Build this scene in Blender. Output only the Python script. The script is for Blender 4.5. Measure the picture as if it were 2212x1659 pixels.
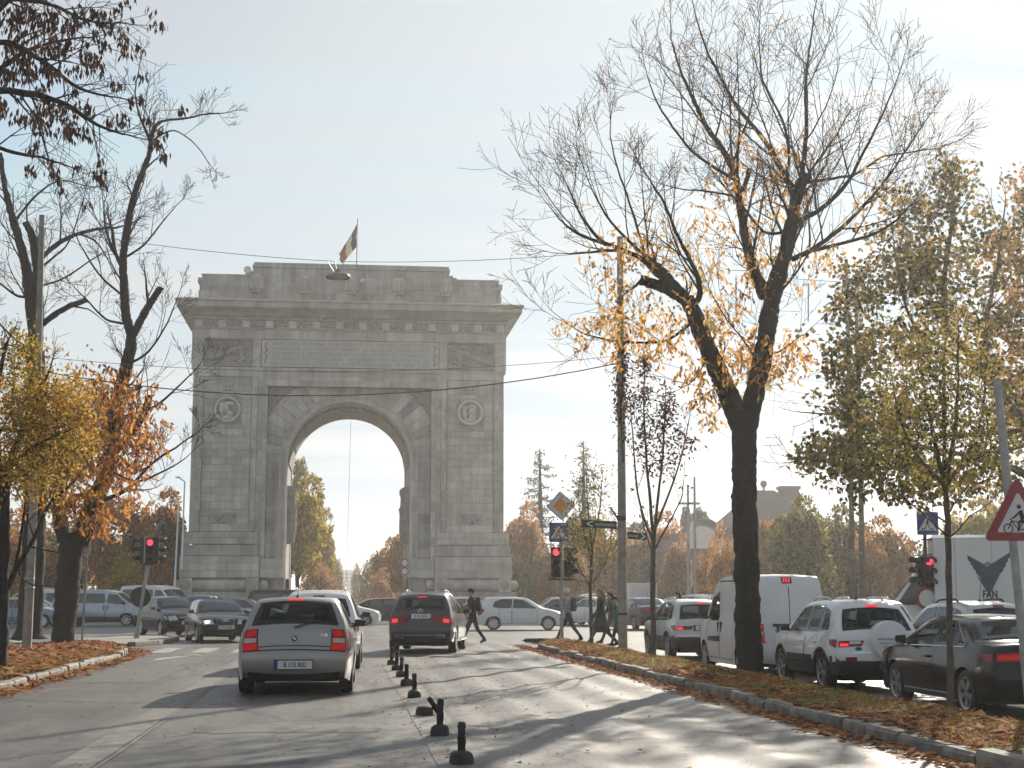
import bpy, bmesh, math, random
from mathutils import Vector, Matrix, Quaternion, noise
R = math.radians
rnd = random.Random(7)
for o in list(bpy.data.objects):
    bpy.data.objects.remove(o)
scene = bpy.context.scene
COL = scene.collection
# ------------------------------------------------------------------ camera
F, CX, CY, CAM_H = 3200.0, 1106.0, 829.5, 1.5
TILT = math.atan((1291 - CY) / F)
YAW = math.atan((1106 - 745) * math.cos(TILT) / F)
cam_data = bpy.data.cameras.new('camera')
cam = bpy.data.objects.new('camera', cam_data)
COL.objects.link(cam)
cam_data.sensor_width = 36.0
cam_data.lens = 36.0 * F / 2212.0
cam_data.clip_start = 0.1
cam_data.clip_end = 6000.0
cam.location = (0, 0, CAM_H)
cam.rotation_euler = (math.pi / 2 + TILT, 0, -YAW)
scene.camera = cam

def ray(u, v):
    a = (u - CX) / F; b = -(v - CY) / F
    x = a; y = math.cos(TILT) - b * math.sin(TILT); z = math.sin(TILT) + b * math.cos(TILT)
    c, s = math.cos(YAW), math.sin(YAW)
    return Vector((x * c + y * s, -x * s + y * c, z))
def gnd(u, v, z=0.0):
    d = ray(u, v); t = (z - CAM_H) / d.z
    return Vector((d.x * t, d.y * t, z))
def at(u, v, Y):
    d = ray(u, v); t = Y / d.y
    return Vector((d.x * t, Y, CAM_H + d.z * t))

# ------------------------------------------------------------------ light
SUN_AZ, SUN_EL = R(26.0), R(24.5)          # azimuth measured from +Y towards +X
world = bpy.data.worlds.new('World')
scene.world = world
world.use_nodes = True
wn, wl = world.node_tree.nodes, world.node_tree.links
wn.clear()
w_out = wn.new('ShaderNodeOutputWorld')
w_bg = wn.new('ShaderNodeBackground')
w_bg.inputs['Strength'].default_value = 0.10
sky = wn.new('ShaderNodeTexSky')
sky.sky_type = 'NISHITA'
sky.sun_disc = False
sky.sun_elevation = SUN_EL
sky.sun_rotation = SUN_AZ
sky.altitude = 80
sky.air_density = 1.0
sky.dust_density = 0.5
sky.ozone_density = 1.0
tc = wn.new('ShaderNodeTexCoord')
sep = wn.new('ShaderNodeSeparateXYZ')
wl.new(tc.outputs['Generated'], sep.inputs[0])
# thin high cloud sheet: project the view direction on a plane overhead
zc = wn.new('ShaderNodeMath'); zc.operation = 'MAXIMUM'; zc.inputs[1].default_value = 0.0
wl.new(sep.outputs['Z'], zc.inputs[0])
za = wn.new('ShaderNodeMath'); za.operation = 'ADD'; za.inputs[1].default_value = 0.14
wl.new(zc.outputs[0], za.inputs[0])
dv = wn.new('ShaderNodeVectorMath'); dv.operation = 'DIVIDE'
cmb = wn.new('ShaderNodeCombineXYZ')
for i in range(3):
    wl.new(za.outputs[0], cmb.inputs[i])
wl.new(tc.outputs['Generated'], dv.inputs[0]); wl.new(cmb.outputs[0], dv.inputs[1])
mp = wn.new('ShaderNodeMapping')
mp.inputs['Rotation'].default_value = (0, 0, R(8))
mp.inputs['Scale'].default_value = (0.5, 2.6, 1.0)
mp.inputs['Location'].default_value = (3.1, 1.7, 0)
wl.new(dv.outputs[0], mp.inputs['Vector'])
cn = wn.new('ShaderNodeTexNoise')
cn.inputs['Scale'].default_value = 1.15; cn.inputs['Detail'].default_value = 6.0; cn.inputs['Roughness'].default_value = 0.55; cn.inputs['Distortion'].default_value = 0.5
wl.new(mp.outputs[0], cn.inputs['Vector'])
cr = wn.new('ShaderNodeMapRange')
cr.inputs['From Min'].default_value = 0.40; cr.inputs['From Max'].default_value = 0.62
cr.inputs['To Min'].default_value = 0.18; cr.inputs['To Max'].default_value = 0.95
wl.new(cn.outputs['Fac'], cr.inputs['Value'])
cmix = wn.new('ShaderNodeMix'); cmix.data_type = 'RGBA'
wl.new(cr.outputs[0], cmix.inputs['Factor'])
cap = wn.new('ShaderNodeVectorMath'); cap.operation = 'MINIMUM'; cap.inputs[1].default_value = (4.2, 5.1, 5.75)
wl.new(sky.outputs[0], cap.inputs[0])
wl.new(cap.outputs[0], cmix.inputs[6])
# sunlit veil: brightness follows the sky behind it (desaturated sky light)
bw = wn.new('ShaderNodeRGBToBW'); wl.new(sky.outputs[0], bw.inputs[0])
bm_ = wn.new('ShaderNodeMath'); bm_.operation = 'MULTIPLY_ADD'; bm_.inputs[1].default_value = 0.30; bm_.inputs[2].default_value = 3.2
wl.new(bw.outputs[0], bm_.inputs[0])
bmin = wn.new('ShaderNodeMath'); bmin.operation = 'MINIMUM'; bmin.inputs[1].default_value = 6.6
wl.new(bm_.outputs[0], bmin.inputs[0])
veil = wn.new('ShaderNodeVectorMath'); veil.operation = 'SCALE'; veil.inputs[0].default_value = (0.96, 1.0, 1.02)
wl.new(bmin.outputs[0], veil.inputs['Scale'])
wl.new(veil.outputs[0], cmix.inputs[7])
wl.new(cmix.outputs[2], w_bg.inputs['Color'])
wl.new(w_bg.outputs[0], w_out.inputs['Surface'])

sun_d = bpy.data.lights.new('sun', 'SUN')
sun_d.energy = 5.0
sun_d.angle = R(0.6)
sun_d.color = (1.0, 0.91, 0.77)
sun = bpy.data.objects.new('sun', sun_d)
COL.objects.link(sun)
sd = Vector((math.sin(SUN_AZ) * math.cos(SUN_EL), math.cos(SUN_AZ) * math.cos(SUN_EL), math.sin(SUN_EL)))
sun.rotation_euler = (-sd).to_track_quat('-Z', 'Y').to_euler()
sun.location = sd * 60

vs = scene.view_settings
vs.view_transform = 'Standard'; vs.look = 'None'; vs.gamma = 1.0; vs.exposure = 0.50
vs.use_curve_mapping = False
scene.display_settings.display_device = 'sRGB'
scene.render.engine = 'CYCLES'
cy = scene.cycles
cy.use_denoising = True
cy.max_bounces = 6; cy.diffuse_bounces = 2; cy.glossy_bounces = 3; cy.transmission_bounces = 3
cy.transparent_max_bounces = 10; cy.volume_bounces = 0
cy.caustics_reflective = False; cy.caustics_refractive = False
cy.sample_clamp_indirect = 4.0

# ------------------------------------------------------------------ materials
MATS = {}
def mat(name, col, rough=0.6, metal=0.0, var=0.12, scale=4.0, bump=0.0, bscale=20.0, coat=0.0, spec=0.5, emit=None, estr=0.0, hue=None, objvar=0.0, transl=0.0, coords='Object', island=0.0, streak=0.0):
    """procedural principled material: noise-broken colour, optional bump, clear coat, translucency"""
    if name in MATS:
        return MATS[name]
    m = bpy.data.materials.new(name); m.use_nodes = True
    n, l = m.node_tree.nodes, m.node_tree.links
    p = n['Principled BSDF']; out = n['Material Output']
    p.inputs['Roughness'].default_value = rough
    p.inputs['Metallic'].default_value = metal
    p.inputs['Specular IOR Level'].default_value = spec
    p.inputs['Coat Weight'].default_value = coat
    p.inputs['Coat Roughness'].default_value = 0.06
    t = n.new('ShaderNodeTexCoord')
    nz = n.new('ShaderNodeTexNoise'); nz.inputs['Scale'].default_value = scale; nz.inputs['Detail'].default_value = 6; nz.inputs['Roughness'].default_value = 0.6
    l.new(t.outputs[coords], nz.inputs['Vector'])
    ramp = n.new('ShaderNodeValToRGB')
    c1 = [max(0, c * (1 - var)) for c in col[:3]]
    c2 = [min(1, c * (1 + var)) for c in col[:3]]
    if hue:
        c2 = list(hue)
    ramp.color_ramp.elements[0].color = (*c1, 1); ramp.color_ramp.elements[0].position = 0.3
    ramp.color_ramp.elements[1].color = (*c2, 1); ramp.color_ramp.elements[1].position = 0.7
    l.new(nz.outputs['Fac'], ramp.inputs['Fac'])
    csock = ramp.outputs['Color']
    if objvar or island:
        g = n.new('ShaderNodeNewGeometry'); oi = n.new('ShaderNodeObjectInfo')
        ad = n.new('ShaderNodeMath'); ad.operation = 'ADD'
        l.new(g.outputs['Random Per Island'], ad.inputs[0]); l.new(oi.outputs['Random'], ad.inputs[1])
        fr = n.new('ShaderNodeMath'); fr.operation = 'FRACT'; l.new(ad.outputs[0], fr.inputs[0])
        mr = n.new('ShaderNodeMapRange'); k = objvar or island
        mr.inputs['To Min'].default_value = 1 - k; mr.inputs['To Max'].default_value = 1 + k
        l.new(fr.outputs[0], mr.inputs['Value'])
        sc = n.new('ShaderNodeVectorMath'); sc.operation = 'SCALE'
        l.new(csock, sc.inputs[0]); l.new(mr.outputs[0], sc.inputs['Scale'])
        csock = sc.outputs[0]
    if streak:      # rain streaks and soot: noise drawn out downwards
        mpz = n.new('ShaderNodeMapping'); mpz.inputs['Scale'].default_value = (1.6, 1.6, 0.10); l.new(t.outputs[coords], mpz.inputs['Vector'])
        ns = n.new('ShaderNodeTexNoise'); ns.inputs['Scale'].default_value = 1.3; ns.inputs['Detail'].default_value = 7; ns.inputs['Roughness'].default_value = 0.65; l.new(mpz.outputs[0], ns.inputs['Vector'])
        ms = n.new('ShaderNodeMapRange'); ms.inputs['From Min'].default_value = 0.36; ms.inputs['From Max'].default_value = 0.62; ms.inputs['To Min'].default_value = 1 - streak; ms.inputs['To Max'].default_value = 1.06
        l.new(ns.outputs['Fac'], ms.inputs['Value'])
        ss = n.new('ShaderNodeVectorMath'); ss.operation = 'SCALE'; l.new(csock, ss.inputs[0]); l.new(ms.outputs[0], ss.inputs['Scale']); csock = ss.outputs[0]
    l.new(csock, p.inputs['Base Color'])
    if bump:
        nb = n.new('ShaderNodeTexNoise'); nb.inputs['Scale'].default_value = bscale; nb.inputs['Detail'].default_value = 5
        l.new(t.outputs[coords], nb.inputs['Vector'])
        b = n.new('ShaderNodeBump'); b.inputs['Strength'].default_value = bump; b.inputs['Distance'].default_value = 0.02
        l.new(nb.outputs['Fac'], b.inputs['Height']); l.new(b.outputs[0], p.inputs['Normal'])
    if emit:
        p.inputs['Emission Color'].default_value = (*emit, 1); p.inputs['Emission Strength'].default_value = estr
    if transl:
        tr = n.new('ShaderNodeBsdfTranslucent'); mx = n.new('ShaderNodeMixShader'); mx.inputs[0].default_value = transl
        l.new(csock, tr.inputs['Color'])
        l.new(p.outputs[0], mx.inputs[1]); l.new(tr.outputs[0], mx.inputs[2]); l.new(mx.outputs[0], out.inputs['Surface'])
    MATS[name] = m
    return m

def leaf_mat(name, cols, transl=0.45, rough=0.6, spec=0.2):
    """foliage: colour picked per leaf from a ramp, light passes through"""
    m = bpy.data.materials.new(name); m.use_nodes = True
    n, l = m.node_tree.nodes, m.node_tree.links
    p = n['Principled BSDF']; out = n['Material Output']
    g = n.new('ShaderNodeNewGeometry'); oi = n.new('ShaderNodeObjectInfo')
    ramp = n.new('ShaderNodeValToRGB'); ramp.color_ramp.interpolation = 'LINEAR'
    el = ramp.color_ramp.elements
    while len(el) < len(cols):
        el.new(0.5)
    for i, c in enumerate(cols):
        el[i].position = i / max(1, len(cols) - 1); el[i].color = (*c, 1)
    t = n.new('ShaderNodeTexCoord')
    nz = n.new('ShaderNodeTexNoise'); nz.inputs['Scale'].default_value = 0.55; nz.inputs['Detail'].default_value = 3
    l.new(t.outputs['Object'], nz.inputs['Vector'])
    mr = n.new('ShaderNodeMapRange'); mr.inputs['From Min'].default_value = 0.3; mr.inputs['From Max'].default_value = 0.7
    mr.inputs['To Min'].default_value = -0.3; mr.inputs['To Max'].default_value = 0.3
    l.new(nz.outputs['Fac'], mr.inputs['Value'])
    ad = n.new('ShaderNodeMath'); ad.operation = 'ADD'; ad.use_clamp = True
    l.new(g.outputs['Random Per Island'], ad.inputs[0]); l.new(mr.outputs[0], ad.inputs[1])
    l.new(ad.outputs[0], ramp.inputs['Fac'])
    l.new(ramp.outputs['Color'], p.inputs['Base Color'])
    p.inputs['Roughness'].default_value = rough; p.inputs['Specular IOR Level'].default_value = spec
    tr = n.new('ShaderNodeBsdfTranslucent'); l.new(ramp.outputs['Color'], tr.inputs['Color'])
    mx = n.new('ShaderNodeMixShader'); mx.inputs[0].default_value = transl
    l.new(p.outputs[0], mx.inputs[1]); l.new(tr.outputs[0], mx.inputs[2]); l.new(mx.outputs[0], out.inputs['Surface'])
    MATS[name] = m
    return m

def glass_mat(name, tint, trans):
    m = bpy.data.materials.new(name); m.use_nodes = True
    n, l = m.node_tree.nodes, m.node_tree.links
    p = n['Principled BSDF']; out = n['Material Output']
    p.inputs['Base Color'].default_value = (*tint, 1); p.inputs['Roughness'].default_value = 0.03
    p.inputs['Specular IOR Level'].default_value = 0.7
    nz = n.new('ShaderNodeTexNoise'); nz.inputs['Scale'].default_value = 2.2; nz.inputs['Detail'].default_value = 2
    t = n.new('ShaderNodeTexCoord'); l.new(t.outputs['Object'], nz.inputs['Vector'])
    b = n.new('ShaderNodeBump'); b.inputs['Strength'].default_value = 0.06; b.inputs['Distance'].default_value = 0.05
    l.new(nz.outputs['Fac'], b.inputs['Height']); l.new(b.outputs[0], p.inputs['Normal'])
    if trans > 0:
        tr = n.new('ShaderNodeBsdfTransparent'); tr.inputs['Color'].default_value = (0.62, 0.68, 0.68, 1)
        mx = n.new('ShaderNodeMixShader'); mx.inputs[0].default_value = trans
        l.new(p.outputs[0], mx.inputs[1]); l.new(tr.outputs[0], mx.inputs[2]); l.new(mx.outputs[0], out.inputs['Surface'])
    MATS[name] = m
    return m

# ------------------------------------------------------------------ object helpers
def link(o, parent=None):
    COL.objects.link(o)
    if parent:
        o.parent = parent
    return o
def tag(o, label=None, cat=None, group=None, kind=None):
    if label: o['label'] = label
    if cat: o['category'] = cat
    if group: o['group'] = group
    if kind: o['kind'] = kind
    return o
def empty(name, loc=(0, 0, 0), rz=0.0, sc=1.0):
    o = bpy.data.objects.new(name, None); o.empty_display_size = 0.2
    COL.objects.link(o); o.location = loc; o.rotation_euler = (0, 0, rz); o.scale = (sc, sc, sc)
    return o
def children(o):
    return list(o.children)
def copy_tree(o, parent=None):
    c = o.copy(); COL.objects.link(c); c.parent = parent
    for ch in children(o):
        copy_tree(ch, c)
    return c

class MB:
    """collects vertices and faces, then links them as one mesh object"""
    def __init__(self):
        self.v = []; self.f = []; self.m = []
    def add(self, vs, fs, mi=0):
        b = len(self.v)
        self.v.extend([tuple(p) for p in vs])
        self.f.extend([tuple(b + i for i in f) for f in fs])
        self.m.extend([mi] * len(fs))
        return self
    def box(self, lo, hi, mi=0):
        x0, y0, z0 = lo; x1, y1, z1 = hi
        return self.add([(x0, y0, z0), (x1, y0, z0), (x1, y1, z0), (x0, y1, z0), (x0, y0, z1), (x1, y0, z1), (x1, y1, z1), (x0, y1, z1)],
                        [(0, 3, 2, 1), (4, 5, 6, 7), (0, 1, 5, 4), (1, 2, 6, 5), (2, 3, 7, 6), (3, 0, 4, 7)], mi)
    def obox(self, c, sx, sy, sz, rz=0.0, mi=0, top=1.0):
        """box at c (centre of base) turned by rz, optionally narrower at the top"""
        ca, sa = math.cos(rz), math.sin(rz)
        vs = []
        for k, t in ((0, 1.0), (sz, top)):
            for dx, dy in ((-1, -1), (1, -1), (1, 1), (-1, 1)):
                x, y = dx * sx / 2 * t, dy * sy / 2 * t
                vs.append((c[0] + x * ca - y * sa, c[1] + x * sa + y * ca, c[2] + k))
        return self.add(vs, [(0, 3, 2, 1), (4, 5, 6, 7), (0, 1, 5, 4), (1, 2, 6, 5), (2, 3, 7, 6), (3, 0, 4, 7)], mi)
    def tube(self, pts, rad, n=8, mi=0, cap=True):
        pts = [Vector(p) for p in pts]
        if not hasattr(rad, '__len__'):
            rad = [rad] * len(pts)
        b = len(self.v)
        up = None
        for i, p in enumerate(pts):
            d = (pts[min(i + 1, len(pts) - 1)] - pts[max(i - 1, 0)])
            if d.length < 1e-9: d = Vector((0, 0, 1))
            d.normalize()
            if up is None:
                a = Vector((1, 0, 0)) if abs(d.x) < 0.8 else Vector((0, 1, 0))
            else:
                a = up
            s = d.cross(a)
            if s.length < 1e-6: s = d.cross(Vector((0.3, 0.9, 0.1)))
            s.normalize(); a = s.cross(d); up = a
            for k in range(n):
                t = 2 * math.pi * k / n
                q = p + (s * math.cos(t) + a * math.sin(t)) * rad[i]
                self.v.append((q.x, q.y, q.z))
        for i in range(len(pts) - 1):
            for k in range(n):
                k2 = (k + 1) % n
                self.f.append((b + i * n + k, b + i * n + k2, b + (i + 1) * n + k2, b + (i + 1) * n + k)); self.m.append(mi)
        if cap:
            self.f.append(tuple(b + k for k in range(n))[::-1]); self.m.append(mi)
            e = b + (len(pts) - 1) * n
            self.f.append(tuple(e + k for k in range(n))); self.m.append(mi)
        return self
    def roughen(self, amp, sc):
        """push vertices about with noise (bark ridges, chipped edges)"""
        self.v = [tuple(Vector(p) + noise.noise_vector(Vector((p[0] * sc, p[1] * sc, p[2] * sc * 0.35))) * amp) for p in self.v]
        return self
    def lathe(self, prof, c=(0, 0, 0), axis='Z', n=24, mi=0, close=False):
        """prof: list of (r, h) turned about an axis through c"""
        b = len(self.v)
        for r, h in prof:
            for k in range(n):
                t = 2 * math.pi * k / n; x, y = r * math.cos(t), r * math.sin(t)
                if axis == 'Z': p = (c[0] + x, c[1] + y, c[2] + h)
                elif axis == 'X': p = (c[0] + h, c[1] + x, c[2] + y)
                else: p = (c[0] + x, c[1] + h, c[2] + y)
                self.v.append(p)
        m = len(prof)
        for i in range(m if close else m - 1):
            j = (i + 1) % m
            for k in range(n):
                k2 = (k + 1) % n
                f = (b + i * n + k, b + i * n + k2, b + j * n + k2, b + j * n + k)
                self.f.append(f if axis != 'Y' else f[::-1]); self.m.append(mi)
        return self
    def poly(self, pts, d, mi=0):
        """prism: polygon pts (3-D, planar) pushed along vector d"""
        n = len(pts); d = Vector(d)
        vs = [Vector(p) for p in pts] + [Vector(p) + d for p in pts]
        fs = [tuple(range(n))[::-1], tuple(range(n, 2 * n))] + [(i, (i + 1) % n, n + (i + 1) % n, n + i) for i in range(n)]
        return self.add(vs, fs, mi)
    def build(self, name, mats, parent=None, smooth=False, angle=None, bevel=0.0, loc=None, rot=None):
        me = bpy.data.meshes.new(name)
        me.from_pydata(self.v, [], self.f)
        if not isinstance(mats, (list, tuple)): mats = [mats]
        for mm in mats: me.materials.append(mm)
        if len(mats) > 1: me.polygons.foreach_set('material_index', self.m)
        if smooth:
            me.polygons.foreach_set('use_smooth', [True] * len(self.f))
        me.update()
        if angle is not None:
            me.set_sharp_from_angle(angle=R(angle))
        o = bpy.data.objects.new(name, me)
        link(o, parent)
        if bevel:
            md = o.modifiers.new('bevel', 'BEVEL'); md.width = bevel; md.segments = 2; md.limit_method = 'ANGLE'
        if loc is not None: o.location = loc
        if rot is not None: o.rotation_euler = rot
        return o

def fix_normals(o):
    bm = bmesh.new(); bm.from_mesh(o.data); bmesh.ops.recalc_face_normals(bm, faces=bm.faces[:]); bm.to_mesh(o.data); bm.free()
    return o

_fonts = {}
def text_mesh(s, size, depth=0.0, align='CENTER', spacing=1.0, bold=0.0):
    cu = bpy.data.curves.new('lettering', 'FONT')
    cu.body = s; cu.size = size; cu.extrude = depth; cu.align_x = align; cu.align_y = 'CENTER'; cu.space_character = spacing; cu.offset = bold
    cu.resolution_u = 3
    o = bpy.data.objects.new('lettering', cu); COL.objects.link(o)
    dg = bpy.context.evaluated_depsgraph_get()
    me = bpy.data.meshes.new_from_object(o.evaluated_get(dg))
    bpy.data.objects.remove(o); bpy.data.curves.remove(cu)
    return me
def text(name, s, size, m, parent, loc, rot=(0, 0, 0), depth=0.001, spacing=1.0, bold=0.0, sx=1.0, align='CENTER'):
    me = text_mesh(s, size, depth, align, spacing, bold)
    me.materials.clear(); me.materials.append(m)
    o = bpy.data.objects.new(name, me); link(o, parent)
    o.location = loc; o.rotation_euler = rot; o.scale = (sx, 1, 1)
    return o
# ------------------------------------------------------------------ ground, roads, medians
def smooth(t):
    t = max(0.0, min(1.0, t)); return t * t * (3 - 2 * t)
def road_z(x, y):
    """carriageway height: the service lane right of the median lies 0.2 m lower"""
    z = -0.2 * smooth((x - 6.6) / 1.2) * smooth((52.0 - y) / 8.0)
    if 1.2 < x < 5.6 and y < 60:      # worn wheel ruts in the bus lane
        z += 0.014 * math.sin((x - 1.2) * 2 * math.pi / 0.88 + 0.15 * math.sin(y * 0.6)) * smooth((56 - y) / 10)
    return z

def asphalt_material():
    m = bpy.data.materials.new('asphalt'); m.use_nodes = True
    n, l = m.node_tree.nodes, m.node_tree.links
    p = n['Principled BSDF']
    t = n.new('ShaderNodeTexCoord')
    def noise_(sc, det=4, rough=0.55, vec=None):
        a = n.new('ShaderNodeTexNoise'); a.inputs['Scale'].default_value = sc; a.inputs['Detail'].default_value = det; a.inputs['Roughness'].default_value = rough
        l.new(vec or t.outputs['Object'], a.inputs['Vector']); return a
    big = noise_(0.22, 5)
    mp_ = n.new('ShaderNodeMapping'); mp_.inputs['Scale'].default_value = (1.6, 0.12, 1); l.new(t.outputs['Object'], mp_.inputs['Vector'])
    streak = noise_(1.0, 4, 0.6, mp_.outputs[0])
    grain = noise_(70.0, 2)
    r1 = n.new('ShaderNodeValToRGB')
    r1.color_ramp.elements[0].color = (0.080, 0.076, 0.071, 1); r1.color_ramp.elements[0].position = 0.32
    r1.color_ramp.elements[1].color = (0.150, 0.140, 0.127, 1); r1.color_ramp.elements[1].position = 0.68
    l.new(big.outputs['Fac'], r1.inputs['Fac'])
    r2 = n.new('ShaderNodeValToRGB')
    r2.color_ramp.elements[0].color = (0.72, 0.72, 0.73, 1); r2.color_ramp.elements[0].position = 0.36
    r2.color_ramp.elements[1].color = (1.22, 1.20, 1.16, 1); r2.color_ramp.elements[1].position = 0.66
    l.new(streak.outputs['Fac'], r2.inputs['Fac'])
    mu = n.new('ShaderNodeVectorMath'); mu.operation = 'MULTIPLY'; l.new(r1.outputs[0], mu.inputs[0]); l.new(r2.outputs[0], mu.inputs[1])
    r3 = n.new('ShaderNodeValToRGB')
    r3.color_ramp.elements[0].color = (0.48, 0.48, 0.48, 1); r3.color_ramp.elements[0].position = 0.3
    r3.color_ramp.elements[1].color = (1.55, 1.55, 1.55, 1); r3.color_ramp.elements[1].position = 0.72
    l.new(grain.outputs['Fac'], r3.inputs['Fac'])
    mu2 = n.new('ShaderNodeVectorMath'); mu2.operation = 'MULTIPLY'; l.new(mu.outputs[0], mu2.inputs[0]); l.new(r3.outputs[0], mu2.inputs[1])
    mott = noise_(5.0, 6, 0.7)
    r4 = n.new('ShaderNodeValToRGB')
    r4.color_ramp.elements[0].color = (0.70, 0.70, 0.71, 1); r4.color_ramp.elements[0].position = 0.35
    r4.color_ramp.elements[1].color = (1.22, 1.21, 1.18, 1); r4.color_ramp.elements[1].position = 0.65
    l.new(mott.outputs['Fac'], r4.inputs['Fac'])
    mu3 = n.new('ShaderNodeVectorMath'); mu3.operation = 'MULTIPLY'; l.new(mu2.outputs[0], mu3.inputs[0]); l.new(r4.outputs[0], mu3.inputs[1])
    # cracks
    wob = noise_(1.3, 3)
    wm = n.new('ShaderNodeVectorMath'); wm.operation = 'MULTIPLY_ADD'; wm.inputs[1].default_value = (0.7, 0.7, 0.7)
    l.new(wob.outputs['Color'], wm.inputs[0]); l.new(t.outputs['Object'], wm.inputs[2])
    mpv = n.new('ShaderNodeMapping'); mpv.inputs['Scale'].default_value = (0.30, 0.16, 1); l.new(wm.outputs[0], mpv.inputs['Vector'])
    vor = n.new('ShaderNodeTexVoronoi'); vor.feature = 'DISTANCE_TO_EDGE'; vor.inputs['Scale'].default_value = 1.0
    l.new(mpv.outputs[0], vor.inputs['Vector'])
    ck = n.new('ShaderNodeMapRange'); ck.inputs['From Min'].default_value = 0.002; ck.inputs['From Max'].default_value = 0.017
    ck.inputs['To Min'].default_value = 0.25; ck.inputs['To Max'].default_value = 1.0
    l.new(vor.outputs['Distance'], ck.inputs['Value'])
    vor2 = n.new('ShaderNodeTexVoronoi'); vor2.feature = 'DISTANCE_TO_EDGE'; vor2.inputs['Scale'].default_value = 1.6; l.new(wm.outputs[0], vor2.inputs['Vector'])
    ck2 = n.new('ShaderNodeMapRange'); ck2.inputs['From Min'].default_value = 0.004; ck2.inputs['From Max'].default_value = 0.03; ck2.inputs['To Min'].default_value = 0.45; ck2.inputs['To Max'].default_value = 1.0; l.new(vor2.outputs['Distance'], ck2.inputs['Value'])
    msk = noise_(0.33, 3); mk = n.new('ShaderNodeMapRange'); mk.inputs['From Min'].default_value = 0.56; mk.inputs['From Max'].default_value = 0.64; l.new(msk.outputs['Fac'], mk.inputs['Value'])
    mxc = n.new('ShaderNodeMix'); mxc.data_type = 'FLOAT'; mxc.inputs[2].default_value = 1.0; l.new(mk.outputs[0], mxc.inputs[0]); l.new(ck2.outputs[0], mxc.inputs[3])
    ckm = n.new('ShaderNodeMath'); ckm.operation = 'MULTIPLY'; l.new(ck.outputs[0], ckm.inputs[0]); l.new(mxc.outputs[0], ckm.inputs[1])
    sc = n.new('ShaderNodeVectorMath'); sc.operation = 'SCALE'; l.new(mu3.outputs[0], sc.inputs[0]); l.new(ckm.outputs[0], sc.inputs['Scale'])
    l.new(sc.outputs[0], p.inputs['Base Color'])
    rr = n.new('ShaderNodeMapRange'); rr.inputs['To Min'].default_value = 0.40; rr.inputs['To Max'].default_value = 0.62
    l.new(streak.outputs['Fac'], rr.inputs['Value']); l.new(rr.outputs[0], p.inputs['Roughness'])
    p.inputs['Specular IOR Level'].default_value = 0.5
    b = n.new('ShaderNodeBump'); b.inputs['Strength'].default_value = 0.35; b.inputs['Distance'].default_value = 0.012
    l.new(grain.outputs['Fac'], b.inputs['Height']); l.new(b.outputs[0], p.inputs['Normal'])
    MATS['asphalt'] = m
    return m
M_ASPH = asphalt_material()
M_PAINT = mat('road_paint', (0.30, 0.29, 0.265), 0.6, var=0.45, scale=7, coords='Object')
M_PAINT_WORN_GLARE = mat('worn_and_glare_road_paint', (0.150, 0.140, 0.126), 0.62, var=0.45, scale=5, bump=0.3, bscale=60)
M_KERB = mat('kerb_concrete', (0.21, 0.19, 0.16), 0.85, var=0.5, scale=3.5, bump=0.5, bscale=25, objvar=0.18)
M_SLAB = mat('paving', (0.24, 0.225, 0.20), 0.75, var=0.25, scale=5, bump=0.3)
M_SOIL = mat('soil', (0.11, 0.085, 0.05), 0.95, var=0.4, scale=3, bump=0.8, bscale=14)
M_GRASSLAND = mat('park_ground', (0.10, 0.085, 0.04), 0.95, var=0.5, scale=0.3)

g = MB(); S = 1500
g.add([(-S, -200, -0.34), (S, -200, -0.34), (S, 2500, -0.34), (-S, 2500, -0.34)], [(0, 1, 2, 3)])
tag(g.build('ground', M_GRASSLAND), kind='structure')

def frange(a, b, s):
    out = []; x = a
    while x < b - 1e-6:
        out.append(x); x += s
    out.append(b); return out
xs = frange(-75, -6, 3.0)[:-1] + frange(-6, 10, 0.2)[:-1] + frange(10, 75, 3.0)
ys = frange(-8, 12, 4.0)[:-1] + frange(12, 62, 1.0)[:-1] + frange(62, 160, 7.0)
g = MB(); nx = len(xs)
for y in ys:
    for x in xs:
        g.v.append((x, y, road_z(x, y)))
for j in range(len(ys) - 1):
    for i in range(nx - 1):
        g.f.append((j * nx + i, j * nx + i + 1, (j + 1) * nx + i + 1, (j + 1) * nx + i)); g.m.append(0)
tag(g.build('road', M_ASPH, smooth=True), kind='structure')
# avenue that leaves the roundabout behind the arch
g = MB(); g.add([(-7, 160, -0.02), (7, 160, -0.02), (7, 900, -0.02), (-7, 900, -0.02)], [(0, 1, 2, 3)])
tag(g.build('avenue', M_ASPH), kind='structure')

# painted markings (sheets just above the asphalt)
def sheet(name, pts, m, dz=0.006, sub=1):
    g = MB(); n = len(pts)
    g.add([(x, y, road_z(x, y) + dz) for x, y in pts], [tuple(range(n))])
    o = g.build(name, m); tag(o, kind='structure'); return o
def strip_sheet(name, x0, x1, ya, yb, m, dz=0.006, step=1.0):
    g = MB(); yy = frange(ya, yb, step)
    for y in yy:
        w = 0.02 * noise.noise((x0 * 3, y * 1.7, 0))
        g.v.append((x0 + w, y, road_z(x0, y) + dz)); g.v.append((x1 + w, y, road_z(x1, y) + dz))
    for i in range(len(yy) - 1):
        g.f.append((2 * i, 2 * i + 1, 2 * i + 3, 2 * i + 2)); g.m.append(0)
    o = g.build(name, m); tag(o, kind='structure'); return o
strip_sheet('lane_line', -2.58, -2.22, 12, 36.5, M_PAINT_WORN_GLARE)
strip_sheet('lane_line', -2.19, -2.155, 12, 36.5, M_PAINT_WORN_GLARE, dz=0.008)
strip_sheet('bollard_strip', 0.86, 1.32, 12, 37, M_PAINT_WORN_GLARE)
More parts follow.
